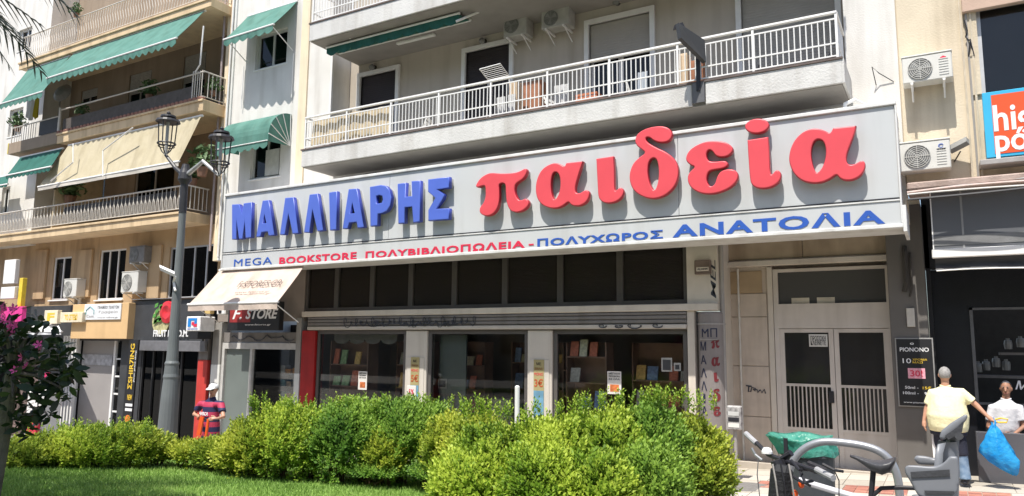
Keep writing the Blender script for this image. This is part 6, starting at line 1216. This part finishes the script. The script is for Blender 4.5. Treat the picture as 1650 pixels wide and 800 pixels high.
def person(label,J,s,shirt,trouser,belly,facing,sleeve=.55,hair=None,lean=None,shoe=BLKT,low=None,loc=None,skin=SKIN):
    J={k:Vector(v) for k,v in J.items()}; o=thing('person',label,'person',loc or (J['pelvis'].x,J['pelvis'].y,min(J['ankL'].z,J['ankR'].z)-.08*s))
    f=Vector(facing).normalized(); rt=Vector((0,0,1)).cross(f).normalized(); h=J['head']
    b=MB(); ball(b,h+Vector((0,0,.015*s)),.078*s,.095*s,.118*s); ball(b,h+f*.03*s+Vector((0,0,-.055*s)),.055*s,.06*s,.06*s)
    b.tube([h+f*.085*s+Vector((0,0,.03*s)),h+f*.118*s+Vector((0,0,-.022*s)),h+f*.09*s+Vector((0,0,-.03*s))],[.011*s,.018*s,.012*s],6)
    for q in (-1,1): ball(b,h+rt*q*.08*s,.014*s,.022*s,.033*s,8)
    b.tube([h-Vector((0,0,.06*s)),J['neck'],J['chest']],[.056*s,.06*s,.07*s],10)
    ell(b,[J['pelvis'],J['pelvis'].lerp(J['chest'],.5),J['chest']],[(.15*s,.11*s),(.14*s,.11*s),(.17*s,.1*s)])
    for q in 'LR':
        b.tube([J['sh'+q],J['el'+q],J['wr'+q]],[.05*s,.042*s,.027*s],10); hand(b,J['wr'+q],J['hd'+q],f if (J['hd'+q]).z<-.3 else Vector((0,0,1)),.35,s)
        b.tube([J['hip'+q],J['kn'+q],J['ank'+q]],[.075*s,.055*s,.038*s],10)
    bo=part('body',b,skin,o); fuse(bo,.011*s,2)
    c=MB(); sh_=J['chest']+Vector((0,0,.06*s)); pv_=J['pelvis']; 
    ell(c,[pv_+Vector((0,0,-.07*s)),pv_+Vector((0,0,.0)),pv_.lerp(J['chest'],.35),pv_.lerp(J['chest'],.7),J['chest'],sh_,J['neck']+Vector((0,0,-.01*s))],[((.165+belly*.72)*s,(.125+belly*.8)*s),((.172+belly*.85)*s,(.13+belly)*s),((.17+belly*1.02)*s,(.14+belly*1.1)*s),((.18+belly*.68)*s,(.13+belly*.7)*s),((.19+belly*.5)*s,(.12+belly*.3)*s),((.15+belly*.4)*s,(.10+belly*.2)*s),(.072*s,.07*s)],20)
    for q in 'LR':
        e=J['sh'+q].lerp(J['el'+q],sleeve*1.15); c.tube([J['chest'].lerp(J['sh'+q],.55)+Vector((0,0,.0)),J['sh'+q],e],[.09*s,.078*s,.074*s],12)
    cs=part('shirt',c,shirt,o); fuse(cs,.014*s,3)
    t=MB(); ell(t,[pv_+Vector((0,0,-.12*s)),pv_,pv_+Vector((0,0,.06*s))],[((.165+belly*.7)*s,(.125+belly*.6)*s),((.17+belly*.75)*s,(.13+belly*.7)*s),((.165+belly*.7)*s,(.125+belly*.6)*s)],18)
    kn=[]
    for q in 'LR':
        hh=J['hip'+q]; k=J['kn'+q]; a=J['ank'+q]
        if low: t.tube([hh,hh.lerp(k,.5),k.lerp(a,.12)],[.105*s,.10*s,.09*s],12)
        else: t.tube([hh,hh.lerp(k,.5),k,a+Vector((0,0,.02))],[.105*s,.095*s,.078*s,.072*s],12)
    tr_=part('trousers',t,trouser,o); fuse(tr_,.014*s,3)
    for q in 'LR':
        k=J['kn'+q]; a=J['ank'+q]
        if low: l=MB(); l.tube([k,k.lerp(a,.5)+Vector((0,.01,0)),a.lerp(k,.12),a],[.076*s,.075*s,.078*s,.083*s],14); lo=part('trouser_leg',l,low,o); fuse(lo,.014*s,1)
        ff=Vector((f.x,f.y,0)).normalized(); sm_=MB(); ball(sm_,a+ff*.07*s+Vector((0,0,-.045*s)),.052*s+abs(ff.x)*.07*s,.052*s+abs(ff.y)*.085*s,.045*s); ball(sm_,a+Vector((0,0,-.01*s)),.05*s,.055*s,.05*s); so_=part('shoe',sm_,shoe,o); fuse(so_,.012,1)
    # collar and face
    part('collar',MB().tube([J['neck']+Vector((.066*s*math.cos(a),.062*s*math.sin(a),-.005*s+.01*math.cos(a*2)*s)) for a in np.linspace(0,2*math.pi,17)],.013*s,6),shirt,cs)
    for q in (-1,1): e=MB(); ball(e,h+f*.082*s+rt*q*.03*s+Vector((0,0,.022*s)),.012*s,.012*s,.008*s,8); part('eye',e,BLKT,bo); part('eyebrow',MB().tube([h+f*.092*s+rt*q*.015*s+Vector((0,0,.045*s)),h+f*.088*s+rt*q*.045*s+Vector((0,0,.045*s))],.005*s,5),hair or BLKT,bo)
    part('mouth',MB().tube([h+f*.092*s-rt*.022*s+Vector((0,0,-.062*s)),h+f*.096*s+Vector((0,0,-.06*s)),h+f*.092*s+rt*.022*s+Vector((0,0,-.062*s))],.006*s,5),mat('lip',(.35,.12,.1),.5),bo)
    if hair:
        hm=MB(); ball(hm,h-f*.012*s+Vector((0,0,.028*s)),.085*s,.100*s,.108*s,16); ho=part('hair',hm,hair,o)
        # open the face
        me=ho.data; import bmesh; bm=bmesh.new(); bm.from_mesh(me); c0=h
        bmesh.ops.delete(bm,geom=[v for v in bm.verts if (v.co-c0).dot(f)>.035*s and v.co.z<c0.z+.085*s or v.co.z<c0.z-.055*s],context='VERTS'); bm.to_mesh(me); bm.free()
        for pp_ in me.polygons: pp_.use_smooth=True
    return o,J
GRAYH=mat('hair_grey',(.30,.29,.28),.8,.3,40,.4,80)
Yp=-.23
def q(px,py,dy=0): return WY(px,py,Yp+dy)
P1={'head':q(1522,605),'neck':q(1523,622),'chest':q(1524,636),'pelvis':q(1528,688),'shL':q(1503,633),'elL':q(1493,660),'wrL':q(1489,677,-.03),'hdL':Vector((-.03,-.1,-1)),'shR':q(1549,633),'elR':q(1574,654),'wrR':q(1590,670,-.05),'hdR':Vector((.7,-.1,-.7)),
 'hipL':q(1516,696),'hipR':q(1543,696),'knL':q(1515,730,.1),'knR':q(1550,730,-.02),'ankL':q(1517,757,.35),'ankR':q(1556,773,-.05)}
YEL=mat('shirt_pale_yellow',(.74,.70,.42),.85,.08,5,1.0,9,col2=(.82,.78,.50)); JE=mat('denim_blue',(.10,.17,.27),.8,.3,14,.3,col2=(.22,.30,.40)); NAVY=mat('dark_navy_cloth',(.018,.020,.035),.8,.2,6,.3)
o1,_=person('stout man in pale yellow shirt walking away with a blue bag',P1,1.03,YEL,NAVY,.125,(-.12,1,0),.62,GRAYH,low=JE)
# blue bag in his right hand
top=q(1601,684,-.08); bg=thing('plastic_bag','bright blue plastic bag hanging from the man\'s hand','bag',top); cpts=[(1601,686,.02),(1603,692,.07),(1604,705,.13),(1606,720,.19),(1611,735,.235),(1618,748,.20),(1627,758,.12),(1634,765,.025)]
vs=[];fs=[]; n=28; rr=random.Random(2)
for i,(px,py,r) in enumerate(cpts):
    c=q(px,py,-.1)
    for j in range(n):
        a=2*math.pi*j/n; k=1+.11*math.sin(a*5+i)+.08*math.sin(a*9+i*2.7)+.06*rr.uniform(-1,1); vs.append((c.x+r*k*math.cos(a),c.y+r*.55*k*math.sin(a),c.z+.35*r*math.cos(a)*-.6+.02*math.sin(a*7)))
for i in range(len(cpts)-1):
    for j in range(n): fs.append((i*n+j,i*n+(j+1)%n,(i+1)*n+(j+1)%n,(i+1)*n+j))
fs.append(tuple((len(cpts)-1)*n+j for j in range(n))); m=MB(); m.add(vs,fs); m.smooth=True; mat('bag_blue',(.01,.30,.72),.28,.06,9,1.0,16,col2=(.06,.50,.88)); bgm=cloth('bag_blue',(.01,.30,.72),.4); part('bag_body',m,bgm,bg)
part('handle',MB().tube([q(1601,688,-.1),q(1597,679,-.06),q(1600,674,-.04),q(1604,680,-.1),q(1603,689,-.12)],.014,6),bgm,bg)
solo('strap_loop',MB().tube([q(1601,677,-.05),q(1613,674,-.08),q(1624,676,-.1),q(1622,681,-.1),q(1609,681,-.07),q(1601,678,-.05)],.014,6),YELT,'yellow and white loop strap sticking out of the man\'s hand','strap')
solo('white_board',MB().slab(q(1498,668,.02),q(1505,664,.02),q(1513,738,.0),q(1504,738,.0),.02),WMET,'narrow white board hanging beside the stout man','board')
# man at the cafe
Yp=.72
P2={'head':q(1621,627),'neck':q(1621,643),'chest':q(1620,658),'pelvis':q(1618,708,.1),'shL':q(1600,657),'elL':q(1593,688,-.02),'wrL':q(1610,702,-.2),'hdL':Vector((.8,-.5,-.1)),'shR':q(1641,657),'elR':q(1650,688,-.02),'wrR':q(1632,702,-.2),'hdR':Vector((-.8,-.5,-.1)),
 'hipL':q(1608,712,.1),'hipR':q(1630,712,.1),'knL':q(1604,728,-.25),'knR':q(1634,728,-.25),'ankL':q(1606,752,-.22),'ankR':q(1634,752,-.22)}
TEE=mat('tee_greywhite',(.60,.60,.62),.85,.08,5,1.0,9)
o2,_=person('seated man in white t-shirt behind the cafe counter',P2,1.0,TEE,NAVY,.05,(-.15,-1,-.1),.6,mat('hair_mid_grey',(.24,.22,.21),.8,.3,40,.3),low=None,skin=mat('skin_brown',(.33,.17,.11),.5))
x=WY(1618,715,.85).x; zb=WY(1618,716,.85).z; o=thing('cafe_chair','dark chair under the seated man at the cafe','chair',(x,.85,-.12)); part('seat',MB().bbox(x-.25,x+.25,.62,1.02,zb-.09,zb-.05),BLKT,o); part('backrest',MB().bbox(x-.24,x+.24,.98,1.02,zb,zb+.45),BLKT,o)
for sx in (-.2,.2):
    for yy in (.66,.98): part('leg',MB().tube([(x+sx,yy,-.12),(x+sx,yy,zb-.09)],.018,6),BLKT,o)
bpy.data.objects.remove(ct); ct=solo('cafe_counter',MB().bbox(WY(1572,700,.3).x,5,.3,.42,-.12,WY(1600,697,.3).z,.01),mat('counter_dark_glass',(.09,.09,.10),.2,.1,2,0),'dark grey low counter across the cafe front','counter')
# person in cap at the left
Yp=-3.9
P3={'head':q(344,628),'neck':q(342,641),'chest':q(340,653),'pelvis':q(340,698),'shL':q(324,652),'elL':q(313,668,-.05),'wrL':q(322,672,-.28),'hdL':Vector((.7,-.7,-.1)),'shR':q(356,652),'elR':q(360,672,-.08),'wrR':q(350,675,-.28),'hdR':Vector((-.7,-.7,-.1)),
 'hipL':q(333,702),'hipR':q(347,702),'knL':q(332,730,-.1),'knR':q(349,730,-.15),'ankL':q(333,0,0),'ankR':q(350,0,0)}
gy3=ground(P3['pelvis'].x,-3.9); P3['ankL']=Vector((P3['hipL'].x,-3.85,gy3+.1)); P3['ankR']=Vector((P3['hipR'].x,-3.95,gy3+.1)); P3['knL']=P3['hipL'].lerp(P3['ankL'],.5)+Vector((0,-.08,0)); P3['knR']=P3['hipR'].lerp(P3['ankR'],.5)+Vector((0,-.08,0))
m_=bpy.data.materials.new('striped_jersey'); m_.use_nodes=True; nt_=m_.node_tree; g_=nt_.nodes.new('ShaderNodeNewGeometry'); sp=nt_.nodes.new('ShaderNodeSeparateXYZ'); nt_.links.new(g_.outputs['Position'],sp.inputs[0]); ma=nt_.nodes.new('ShaderNodeMath'); ma.operation='MULTIPLY'; ma.inputs[1].default_value=5.0; nt_.links.new(sp.outputs['Z'],ma.inputs[0]); fr_=nt_.nodes.new('ShaderNodeMath'); fr_.operation='FRACT'; nt_.links.new(ma.outputs[0],fr_.inputs[0]); cr=nt_.nodes.new('ShaderNodeValToRGB'); cr.color_ramp.interpolation='CONSTANT'; cr.color_ramp.elements[0].color=(.016,.018,.07,1); cr.color_ramp.elements[1].color=(.42,.03,.08,1); cr.color_ramp.elements[1].position=.5; nt_.links.new(fr_.outputs[0],cr.inputs[0]); nt_.links.new(cr.outputs[0],nt_.nodes['Principled BSDF'].inputs['Base Color']); nt_.nodes['Principled BSDF'].inputs['Roughness'].default_value=.7
o3,_=person('person in white cap, sunglasses and dark red striped shirt on an orange scooter',P3,1.02,m_,NAVY,.02,(.35,-1,-.15),.55,BLKT)
h=P3['head']; f=Vector((.35,-1,-.15)).normalized(); m=MB(); ball(m,h+Vector((0,0,.055)),.095,.105,.075,16); cp=part('cap',m,mat('cap_white',(.80,.80,.79),.7),o3); rt=Vector((0,0,1)).cross(f).normalized(); a=h+Vector((0,0,.05)); part('brim',MB().slab(a-rt*.085+f*.06,a+rt*.085+f*.06,a+rt*.06+f*.19+Vector((0,0,-.01)),a-rt*.06+f*.19+Vector((0,0,-.01)),.015),mat('cap_white',(.8,.8,.79),.7),cp)
part('sunglasses',MB().slab(h+f*.102-rt*.07+Vector((0,0,.0)),h+f*.102+rt*.07+Vector((0,0,.0)),h+f*.102+rt*.07+Vector((0,0,.04)),h+f*.102-rt*.07+Vector((0,0,.04)),.012),BLKT,o3)
cc=P3['chest']; me=textmesh('BARCA',cc.x-.12,cc.x+.14,cc.z-.2,cc.z-.13,cc.y-.165,WHT,ext=.01,bold=.02); part('lettering',me,None,o3)
xS=q(335,690,-.35).x; yS_=Yp-.33; zg_=ground(xS,yS_); o=thing('kick_scooter','orange kick scooter held by the person in the cap','scooter',(xS,yS_,zg_)); ORG=mat('scooter_orange',(.75,.10,.015),.4)
hz_=q(330,674,-.3).z; part('handlebar',MB().tube([q(320,674,-.33),q(336,677,-.35),q(352,677,-.33)],.016,6),BLKT,o); part('stem',MB().tube([(xS,yS_-.02,hz_),(xS,yS_-.12,zg_+.12)],.03,8),ORG,o); part('deck',MB().bbox(xS-.08,xS+.08,yS_-.1,yS_+.55,zg_+.08,zg_+.12),ORG,o)
part('front_panel',MB().slab(q(322,672,-.38),q(328,672,-.38),q(322,702,-.38),q(316,702,-.38),.03),ORG,o)
for yy in (yS_-.15,yS_+.55): part('wheel',MB().lathe([(.09,-.015),(.1,0),(.09,.015)],(xS,yy,zg_+.1),16,ax=(1,0,0)),BLKT,o)
# ================================================================== BIN, STAND, BICYCLE
Yb=-8.9; c=WY(1303,760,Yb); bx_,bz0=c.x,ground(c.x,Yb)
BIN=mat('bin_dark',(.055,.06,.065),.5,.1,5,.1); bn=thing('litter_bin','dark round litter bin lined with a turquoise bag','bin',(bx_,Yb,bz0)); ztop=WY(1303,735,Yb).z; zr=WY(1303,703,Yb).z; rb_=.165
part('body',MB().lathe([(.135,bz0),(.15,bz0+.3),(rb_,ztop),(rb_+.012,ztop+.005),(rb_+.012,ztop+.04),(rb_-.01,ztop+.04)],(bx_,Yb,0),24),BIN,bn)
m=MB(); n=36; vs=[];fs=[]; ztop+=.03
pr=[(rb_+.022,ztop-.015),(rb_+.03,ztop+.03),(rb_+.032,ztop+.07),(rb_+.036,zr-.02),(rb_+.04,zr),(rb_+.02,zr-.012),(rb_-.02,ztop+.05)]
cxb=WY(1288,720,Yb).x
for i,(r,z) in enumerate(pr):
    t=min(1,max(0,(z-ztop)/(zr-ztop)))
    for j in range(n): a=2*math.pi*j/n; k=1+.04*math.sin(a*9+i)+.03*math.sin(a*17+i*2); vs.append((bx_+(cxb-bx_)*t+r*k*math.cos(a)*1.0,Yb+r*k*math.sin(a),z+.008*math.sin(a*5)))
for i in range(len(pr)-1):
    for j in range(n): fs.append((i*n+j,i*n+(j+1)%n,(i+1)*n+(j+1)%n,(i+1)*n+j))
m.add(vs,fs); m.smooth=True; mat('bag_turquoise',(.03,.28,.20),.3,.1,12,1.0,18,col2=(.16,.50,.39)); part('bag',m,cloth('bag_turquoise',(.05,.4,.3),.4),bn)
a=WY(1268,735,Yb-.2); part('strap',MB().box(a.x-.012,a.x+.012,Yb-.235,Yb-.215,ztop-.05,zr-.0),BLKT,bn)
# hoop
Yh=-9.75; ST_=mat('stand_grey_steel',(.36,.37,.39),.38,.06,5,.02,metal=.5); pts=[WY(*p,Yh) for p in ((1268,800),(1270,768),(1276,745),(1290,727),(1308,716),(1330,711),(1365,714),(1395,719),(1418,727),(1435,742),(1445,762),(1450,790))]
gzz=ground(pts[0].x,Yh); pts=[Vector((pts[0].x,Yh,gzz-.1))]+pts+[Vector((pts[-1].x,Yh,gzz-.1))]
def smoothpath(p,n=2):
    for _ in range(n):
        r=[p[0]]
        for a,b in zip(p[:-1],p[1:]): r+=[a.lerp(b,.25),a.lerp(b,.75)]
        r.append(p[-1]); p=r
    return p
m=MB(); m.tube(smoothpath(pts),.021,12); m.smooth=True; solo('bike_stand',m,ST_,'thick grey steel hoop stand behind the bicycle','bike stand')
# bicycle
YB=-10.0; GFR=mat('frame_silver_white',(.62,.62,.66),.35,.04,4,0,metal=.2); RUB=mat('rubber_black',(.02,.02,.021),.6); SEAT=mat('saddle_black',(.05,.05,.055),.4); CS=mat('child_seat_grey',(.19,.20,.22),.4,.05,3,.02); CSD=mat('child_seat_dark',(.05,.052,.058),.55)
def b_(px,py,dy=0): return WY(px,py,YB+dy)
gB=.4; wz=gB+.345; hx=b_(1222,760).x; rx_=b_(1532,760).x
bk=thing('bicycle','city bicycle with grey child seat and white frame leaning on the hoop','bicycle',((hx+rx_)/2,YB,gB))
for x in (hx,rx_):
    wl_=part('wheel',MB().tube([(x+.31*math.cos(a),YB,wz+.31*math.sin(a)) for a in np.linspace(0,2*math.pi,41)],.012,6),GFR,bk); part('tyre',MB().tube([(x+.33*math.cos(a),YB,wz+.33*math.sin(a)) for a in np.linspace(0,2*math.pi,41)],.02,8),RUB,wl_); part('hub',MB().tube([(x,YB-.05,wz),(x,YB+.05,wz)],.02,8),ST_,wl_)
    for k in range(12): a=k*math.pi/6; part('spoke',MB().tube([(x,YB,wz),(x+.31*math.cos(a),YB,wz+.31*math.sin(a))],.0018,4),ST_,wl_)
ht=b_(1272,752); hb=b_(1262,815); bb=Vector((b_(1375,700).x,YB,gB+.3)); sc=b_(1403,808)
part('top_tube',MB().tube([b_(1287,774),b_(1340,790),sc],.017,10),GFR,bk); part('down_tube',MB().tube([b_(1280,800),bb],.024,10),GFR,bk); part('seat_tube',MB().tube([bb,sc],.018,8),GFR,bk); part('head_tube',MB().tube([b_(1268,765),b_(1262,810)],.024,10),GFR,bk)
for s in (-.05,.05): part('chain_stay',MB().tube([bb+Vector((0,s,0)),(rx_,YB+s,wz)],.011,6),GFR,bk); part('seat_stay',MB().tube([sc+Vector((0,s*.5,-.03)),(rx_,YB+s,wz)],.010,6),GFR,bk); part('fork_leg',MB().tube([b_(1262,808)+Vector((0,s,0)),(hx,YB+s,wz)],.012,6),RUB,bk)
part('stem',MB().tube([b_(1268,765),b_(1262,738),b_(1275,730,-.02)],.018,8),BLKT,bk)
part('handlebar',MB().tube([b_(1219,714,.22),b_(1238,733,.14),b_(1262,742,.02),b_(1290,751,-.1),b_(1318,760,-.2)],.013,8),BLKT,bk)
GRIP=mat('grip_grey',(.33,.33,.34),.6,.1,20,.2); part('grip',MB().tube([b_(1202,699,.3),b_(1219,715,.22)],.016,10),GRIP,bk); part('grip',MB().tube([b_(1316,757,-.2),b_(1343,771,-.3)],.016,10),GRIP,bk)
for p0,p1,p2,dy in (((1211,722),(1217,733),(1228,742),.2),((1325,748),(1345,758),(1358,760),-.28)): part('brake_lever',MB().tube([b_(*p0,dy),b_(*p1,dy),b_(*p2,dy-.03)],.008,6),ST_ if dy>0 else BLKT,bk)
part('bell',MB().lathe([(.03,0),(.03,.012),(.02,.03),(.003,.034)],b_(1236,731,.1),12),WMET,bk)
part('brake_cable',MB().tube([b_(1222,738,.15),b_(1220,765,.1),b_(1224,800,.05),b_(1250,822,0)],.003,5),BLKT,bk); part('brake_cable',MB().tube([b_(1345,760,-.25),b_(1352,775,-.2),b_(1352,800,-.1)],.003,5),BLKT,bk)
# front bag
m=MB(); m.bbox(-.055,.055,-.05,.05,-.13,.1,.03); fb=part('front_bag',m,mat('bag_black',(.014,.015,.017),.7,.2,10,.4),bk,loc=b_(1258,780,-.06)); fb.rotation_euler=(0,.12,0)
for k in range(3): part('bag_strap',MB().tube([b_(1245+k*13,748,-.12),b_(1250+k*13,775,-.125),b_(1254+k*13,806,-.11)],.005,5),[PIPE,BLKT,PIPE][k],bk)
part('stem_cover',MB().tube([b_(1250,742,-.02),b_(1262,770,-.02),b_(1272,806,-.02)],[.03,.036,.03],10),BLKT,bk)
for i,(p0,p1) in enumerate((((1275,742),(1300,758)),((1278,768),(1310,775)),((1290,760),(1305,783)))): part('cable_bundle',MB().tube([b_(*p0,-.1),b_((p0[0]+p1[0])/2,(p0[1]+p1[1])/2+7,-.15),b_(*p1,-.1)],.008,6),BLKT,bk)
part('child_saddle',MB().slab(b_(1300,745,-.02),b_(1330,757,-.02),b_(1332,763,-.02),b_(1312,764,-.02),.07),BLKT,bk,'small black front seat pad')
for px,py in ((1291,781),(1281,796)): m=MB(); ball(m,b_(px,py,-.06),.016,.012,.02,8); part('reflector',m,ORG,bk)
# saddle
vs=[];fs=[]; sp_=[(1370,733,.018,.010),(1380,735,.025,.016),(1392,739,.036,.026),(1406,743,.058,.04),(1420,744,.078,.05),(1434,741,.08,.045),(1442,738,.062,.02)]; n=12
for px,py,hw,th in sp_:
    c=b_(px,py)
    for j in range(n): a=2*math.pi*j/n; vs.append((c.x,c.y+hw*math.cos(a),c.z-th*.35+th*math.sin(a)*(1 if math.sin(a)<0 else .45)))
for i in range(len(sp_)-1):
    for j in range(n): fs.append((i*n+j,i*n+(j+1)%n,(i+1)*n+(j+1)%n,(i+1)*n+j))
fs+=[tuple(range(n))[::-1],tuple((len(sp_)-1)*n+j for j in range(n))]; m=MB(); m.add(vs,fs); m.smooth=True; part('saddle',m,SEAT,bk); part('seat_post',MB().tube([b_(1408,750),sc],.014,8),BLKT,bk); part('saddle_rail',MB().tube([b_(1396,750),b_(1408,756),b_(1428,752)],.006,6),BLKT,bk)
# rear rack tube and child seat
part('rack',MB().tube([b_(1405,800),b_(1420,787),b_(1450,786),b_(1480,787)],.011,8),BLKT,bk); 
cs_=part('child_seat',MB(),CS,bk) if False else None
m=MB()
# back shell: profile seen from the side, lofted across the seat width
def sheet(profile,hw,curv,th,mt,name,par):
    m=MB(); n=8; rows=[]
    for px,py,k in profile:
        row=[]
        for j in range(n+1):
            u=-1+2*j/n; c=b_(px,py,0); row.append(c+Vector((-(u*u)*curv*k,u*hw*k,.0)))
        rows.append(row)
    vs=[v for r in rows for v in r]; N0=len(vs); vs2=[v+Vector((th,0,th*.3)) for v in vs]; fs=[]
    for i in range(len(rows)-1):
        for j in range(n): a=i*(n+1)+j; fs.append((a,a+1,a+n+2,a+n+1)); fs.append((N0+a+n+1,N0+a+n+2,N0+a+1,N0+a))
    per=[j for j in range(n+1)]+[i*(n+1)+n for i in range(1,len(rows))]+[(len(rows)-1)*(n+1)+j for j in range(n-1,-1,-1)]+[i*(n+1) for i in range(len(rows)-2,0,-1)]
    for i in range(len(per)): a=per[i]; c=per[(i+1)%len(per)]; fs.append((a,c,N0+c,N0+a))
    m.add(vs+vs2,fs); m.smooth=True; return part(name,m,mt,par)
back=sheet([(1530,845,1.0),(1532,800,1.05),(1533,760,1.05),(1532,730,.95),(1530,714,.7)],.13,.07,.035,CS,'child_seat',bk)
# head shell tilted forward over the back
m=MB(); hp=[(1513,706),(1517,694),(1532,682),(1548,672),(1556,667),(1560,670),(1557,678),(1545,690),(1530,702),(1522,710)]
A=[b_(*p,-.1) for p in hp]; B=[b_(*p,.1) for p in hp]; n=len(hp); m.add(A+B,[tuple(range(n))]+[tuple(n+i for i in range(n))[::-1]]+[(i,(i+1)%n,n+(i+1)%n,n+i) for i in range(n)]); hd=part('head_rest',m,CS,back); fuse(hd,.008,6)
m=MB(); m.slab(b_(1523,702,-.105),b_(1528,709,-.105),b_(1550,697,-.105),b_(1553,682,-.105),-.02); part('head_pad',m,CSD,back)
part('head_post',MB().tube([b_(1536,700),b_(1534,725)],.03,8),CS,back); part('adjuster',MB().tube([b_(1545,703,-.12),b_(1546,703,.1)],.018,8),CSD,back)
# side shell with arm rest
def arm_shell(dy,pts,name='arm_rest',mt=CS):
    m=MB(); A=[b_(*p,dy) for p in pts]; B=[b_(*p,dy+.045) for p in pts]; n=len(pts); m.add(A+B,[tuple(range(n))]+[tuple(n+i for i in range(n))[::-1]]+[(i,(i+1)%n,n+(i+1)%n,n+i) for i in range(n)]); o=part(name,m,mt,back); fuse(o,.009,5); return o
arm_shell(-.17,[(1457,754),(1461,750),(1475,750),(1497,752),(1511,751),(1522,745),(1530,735),(1543,735),(1547,760),(1544,790),(1535,803),(1490,803),(1480,800),(1474,790),(1466,775),(1459,764)],'side_shell')
arm_shell(.13,[(1472,740),(1476,734),(1490,735),(1507,739),(1525,737),(1528,745),(1510,750),(1480,749)])
m=MB(); m.slab(b_(1467,761,-.178),b_(1530,757,-.178),b_(1531,767,-.178),b_(1468,770,-.178),.004); part('side_recess',m,CSD,back)
m=MB(); m.slab(b_(1489,791,-.178),b_(1538,792,-.178),b_(1538,796,-.178),b_(1492,796,-.178),.004); part('side_recess',m,CSD,back)
part('foot_rest',MB().tube([b_(1480,800,-.15),b_(1478,870,-.18)],.03,8),CS,back); part('foot_rest',MB().tube([b_(1480,800,.15),b_(1478,870,.18)],.03,8),CS,back); part('mount',MB().tube([b_(1520,805),b_(1450,815),sc],.016,8),BLKT,back)
part('crank',MB().tube([bb+Vector((-.1,-.08,-.12)),bb+Vector((0,-.07,0)),bb+Vector((0,.07,0)),bb+Vector((.1,.08,.12))],.012,6),BLKT,bk); part('chainring',MB().lathe([(.09,-.004),(.09,.004)],bb+Vector((0,-.06,0)),20,ax=(0,1,0)),BLKT,bk); part('kickstand',MB().tube([bb+Vector((.1,-.05,-.05)),bb+Vector((.2,-.18,-.3))],.01,6),BLKT,bk)
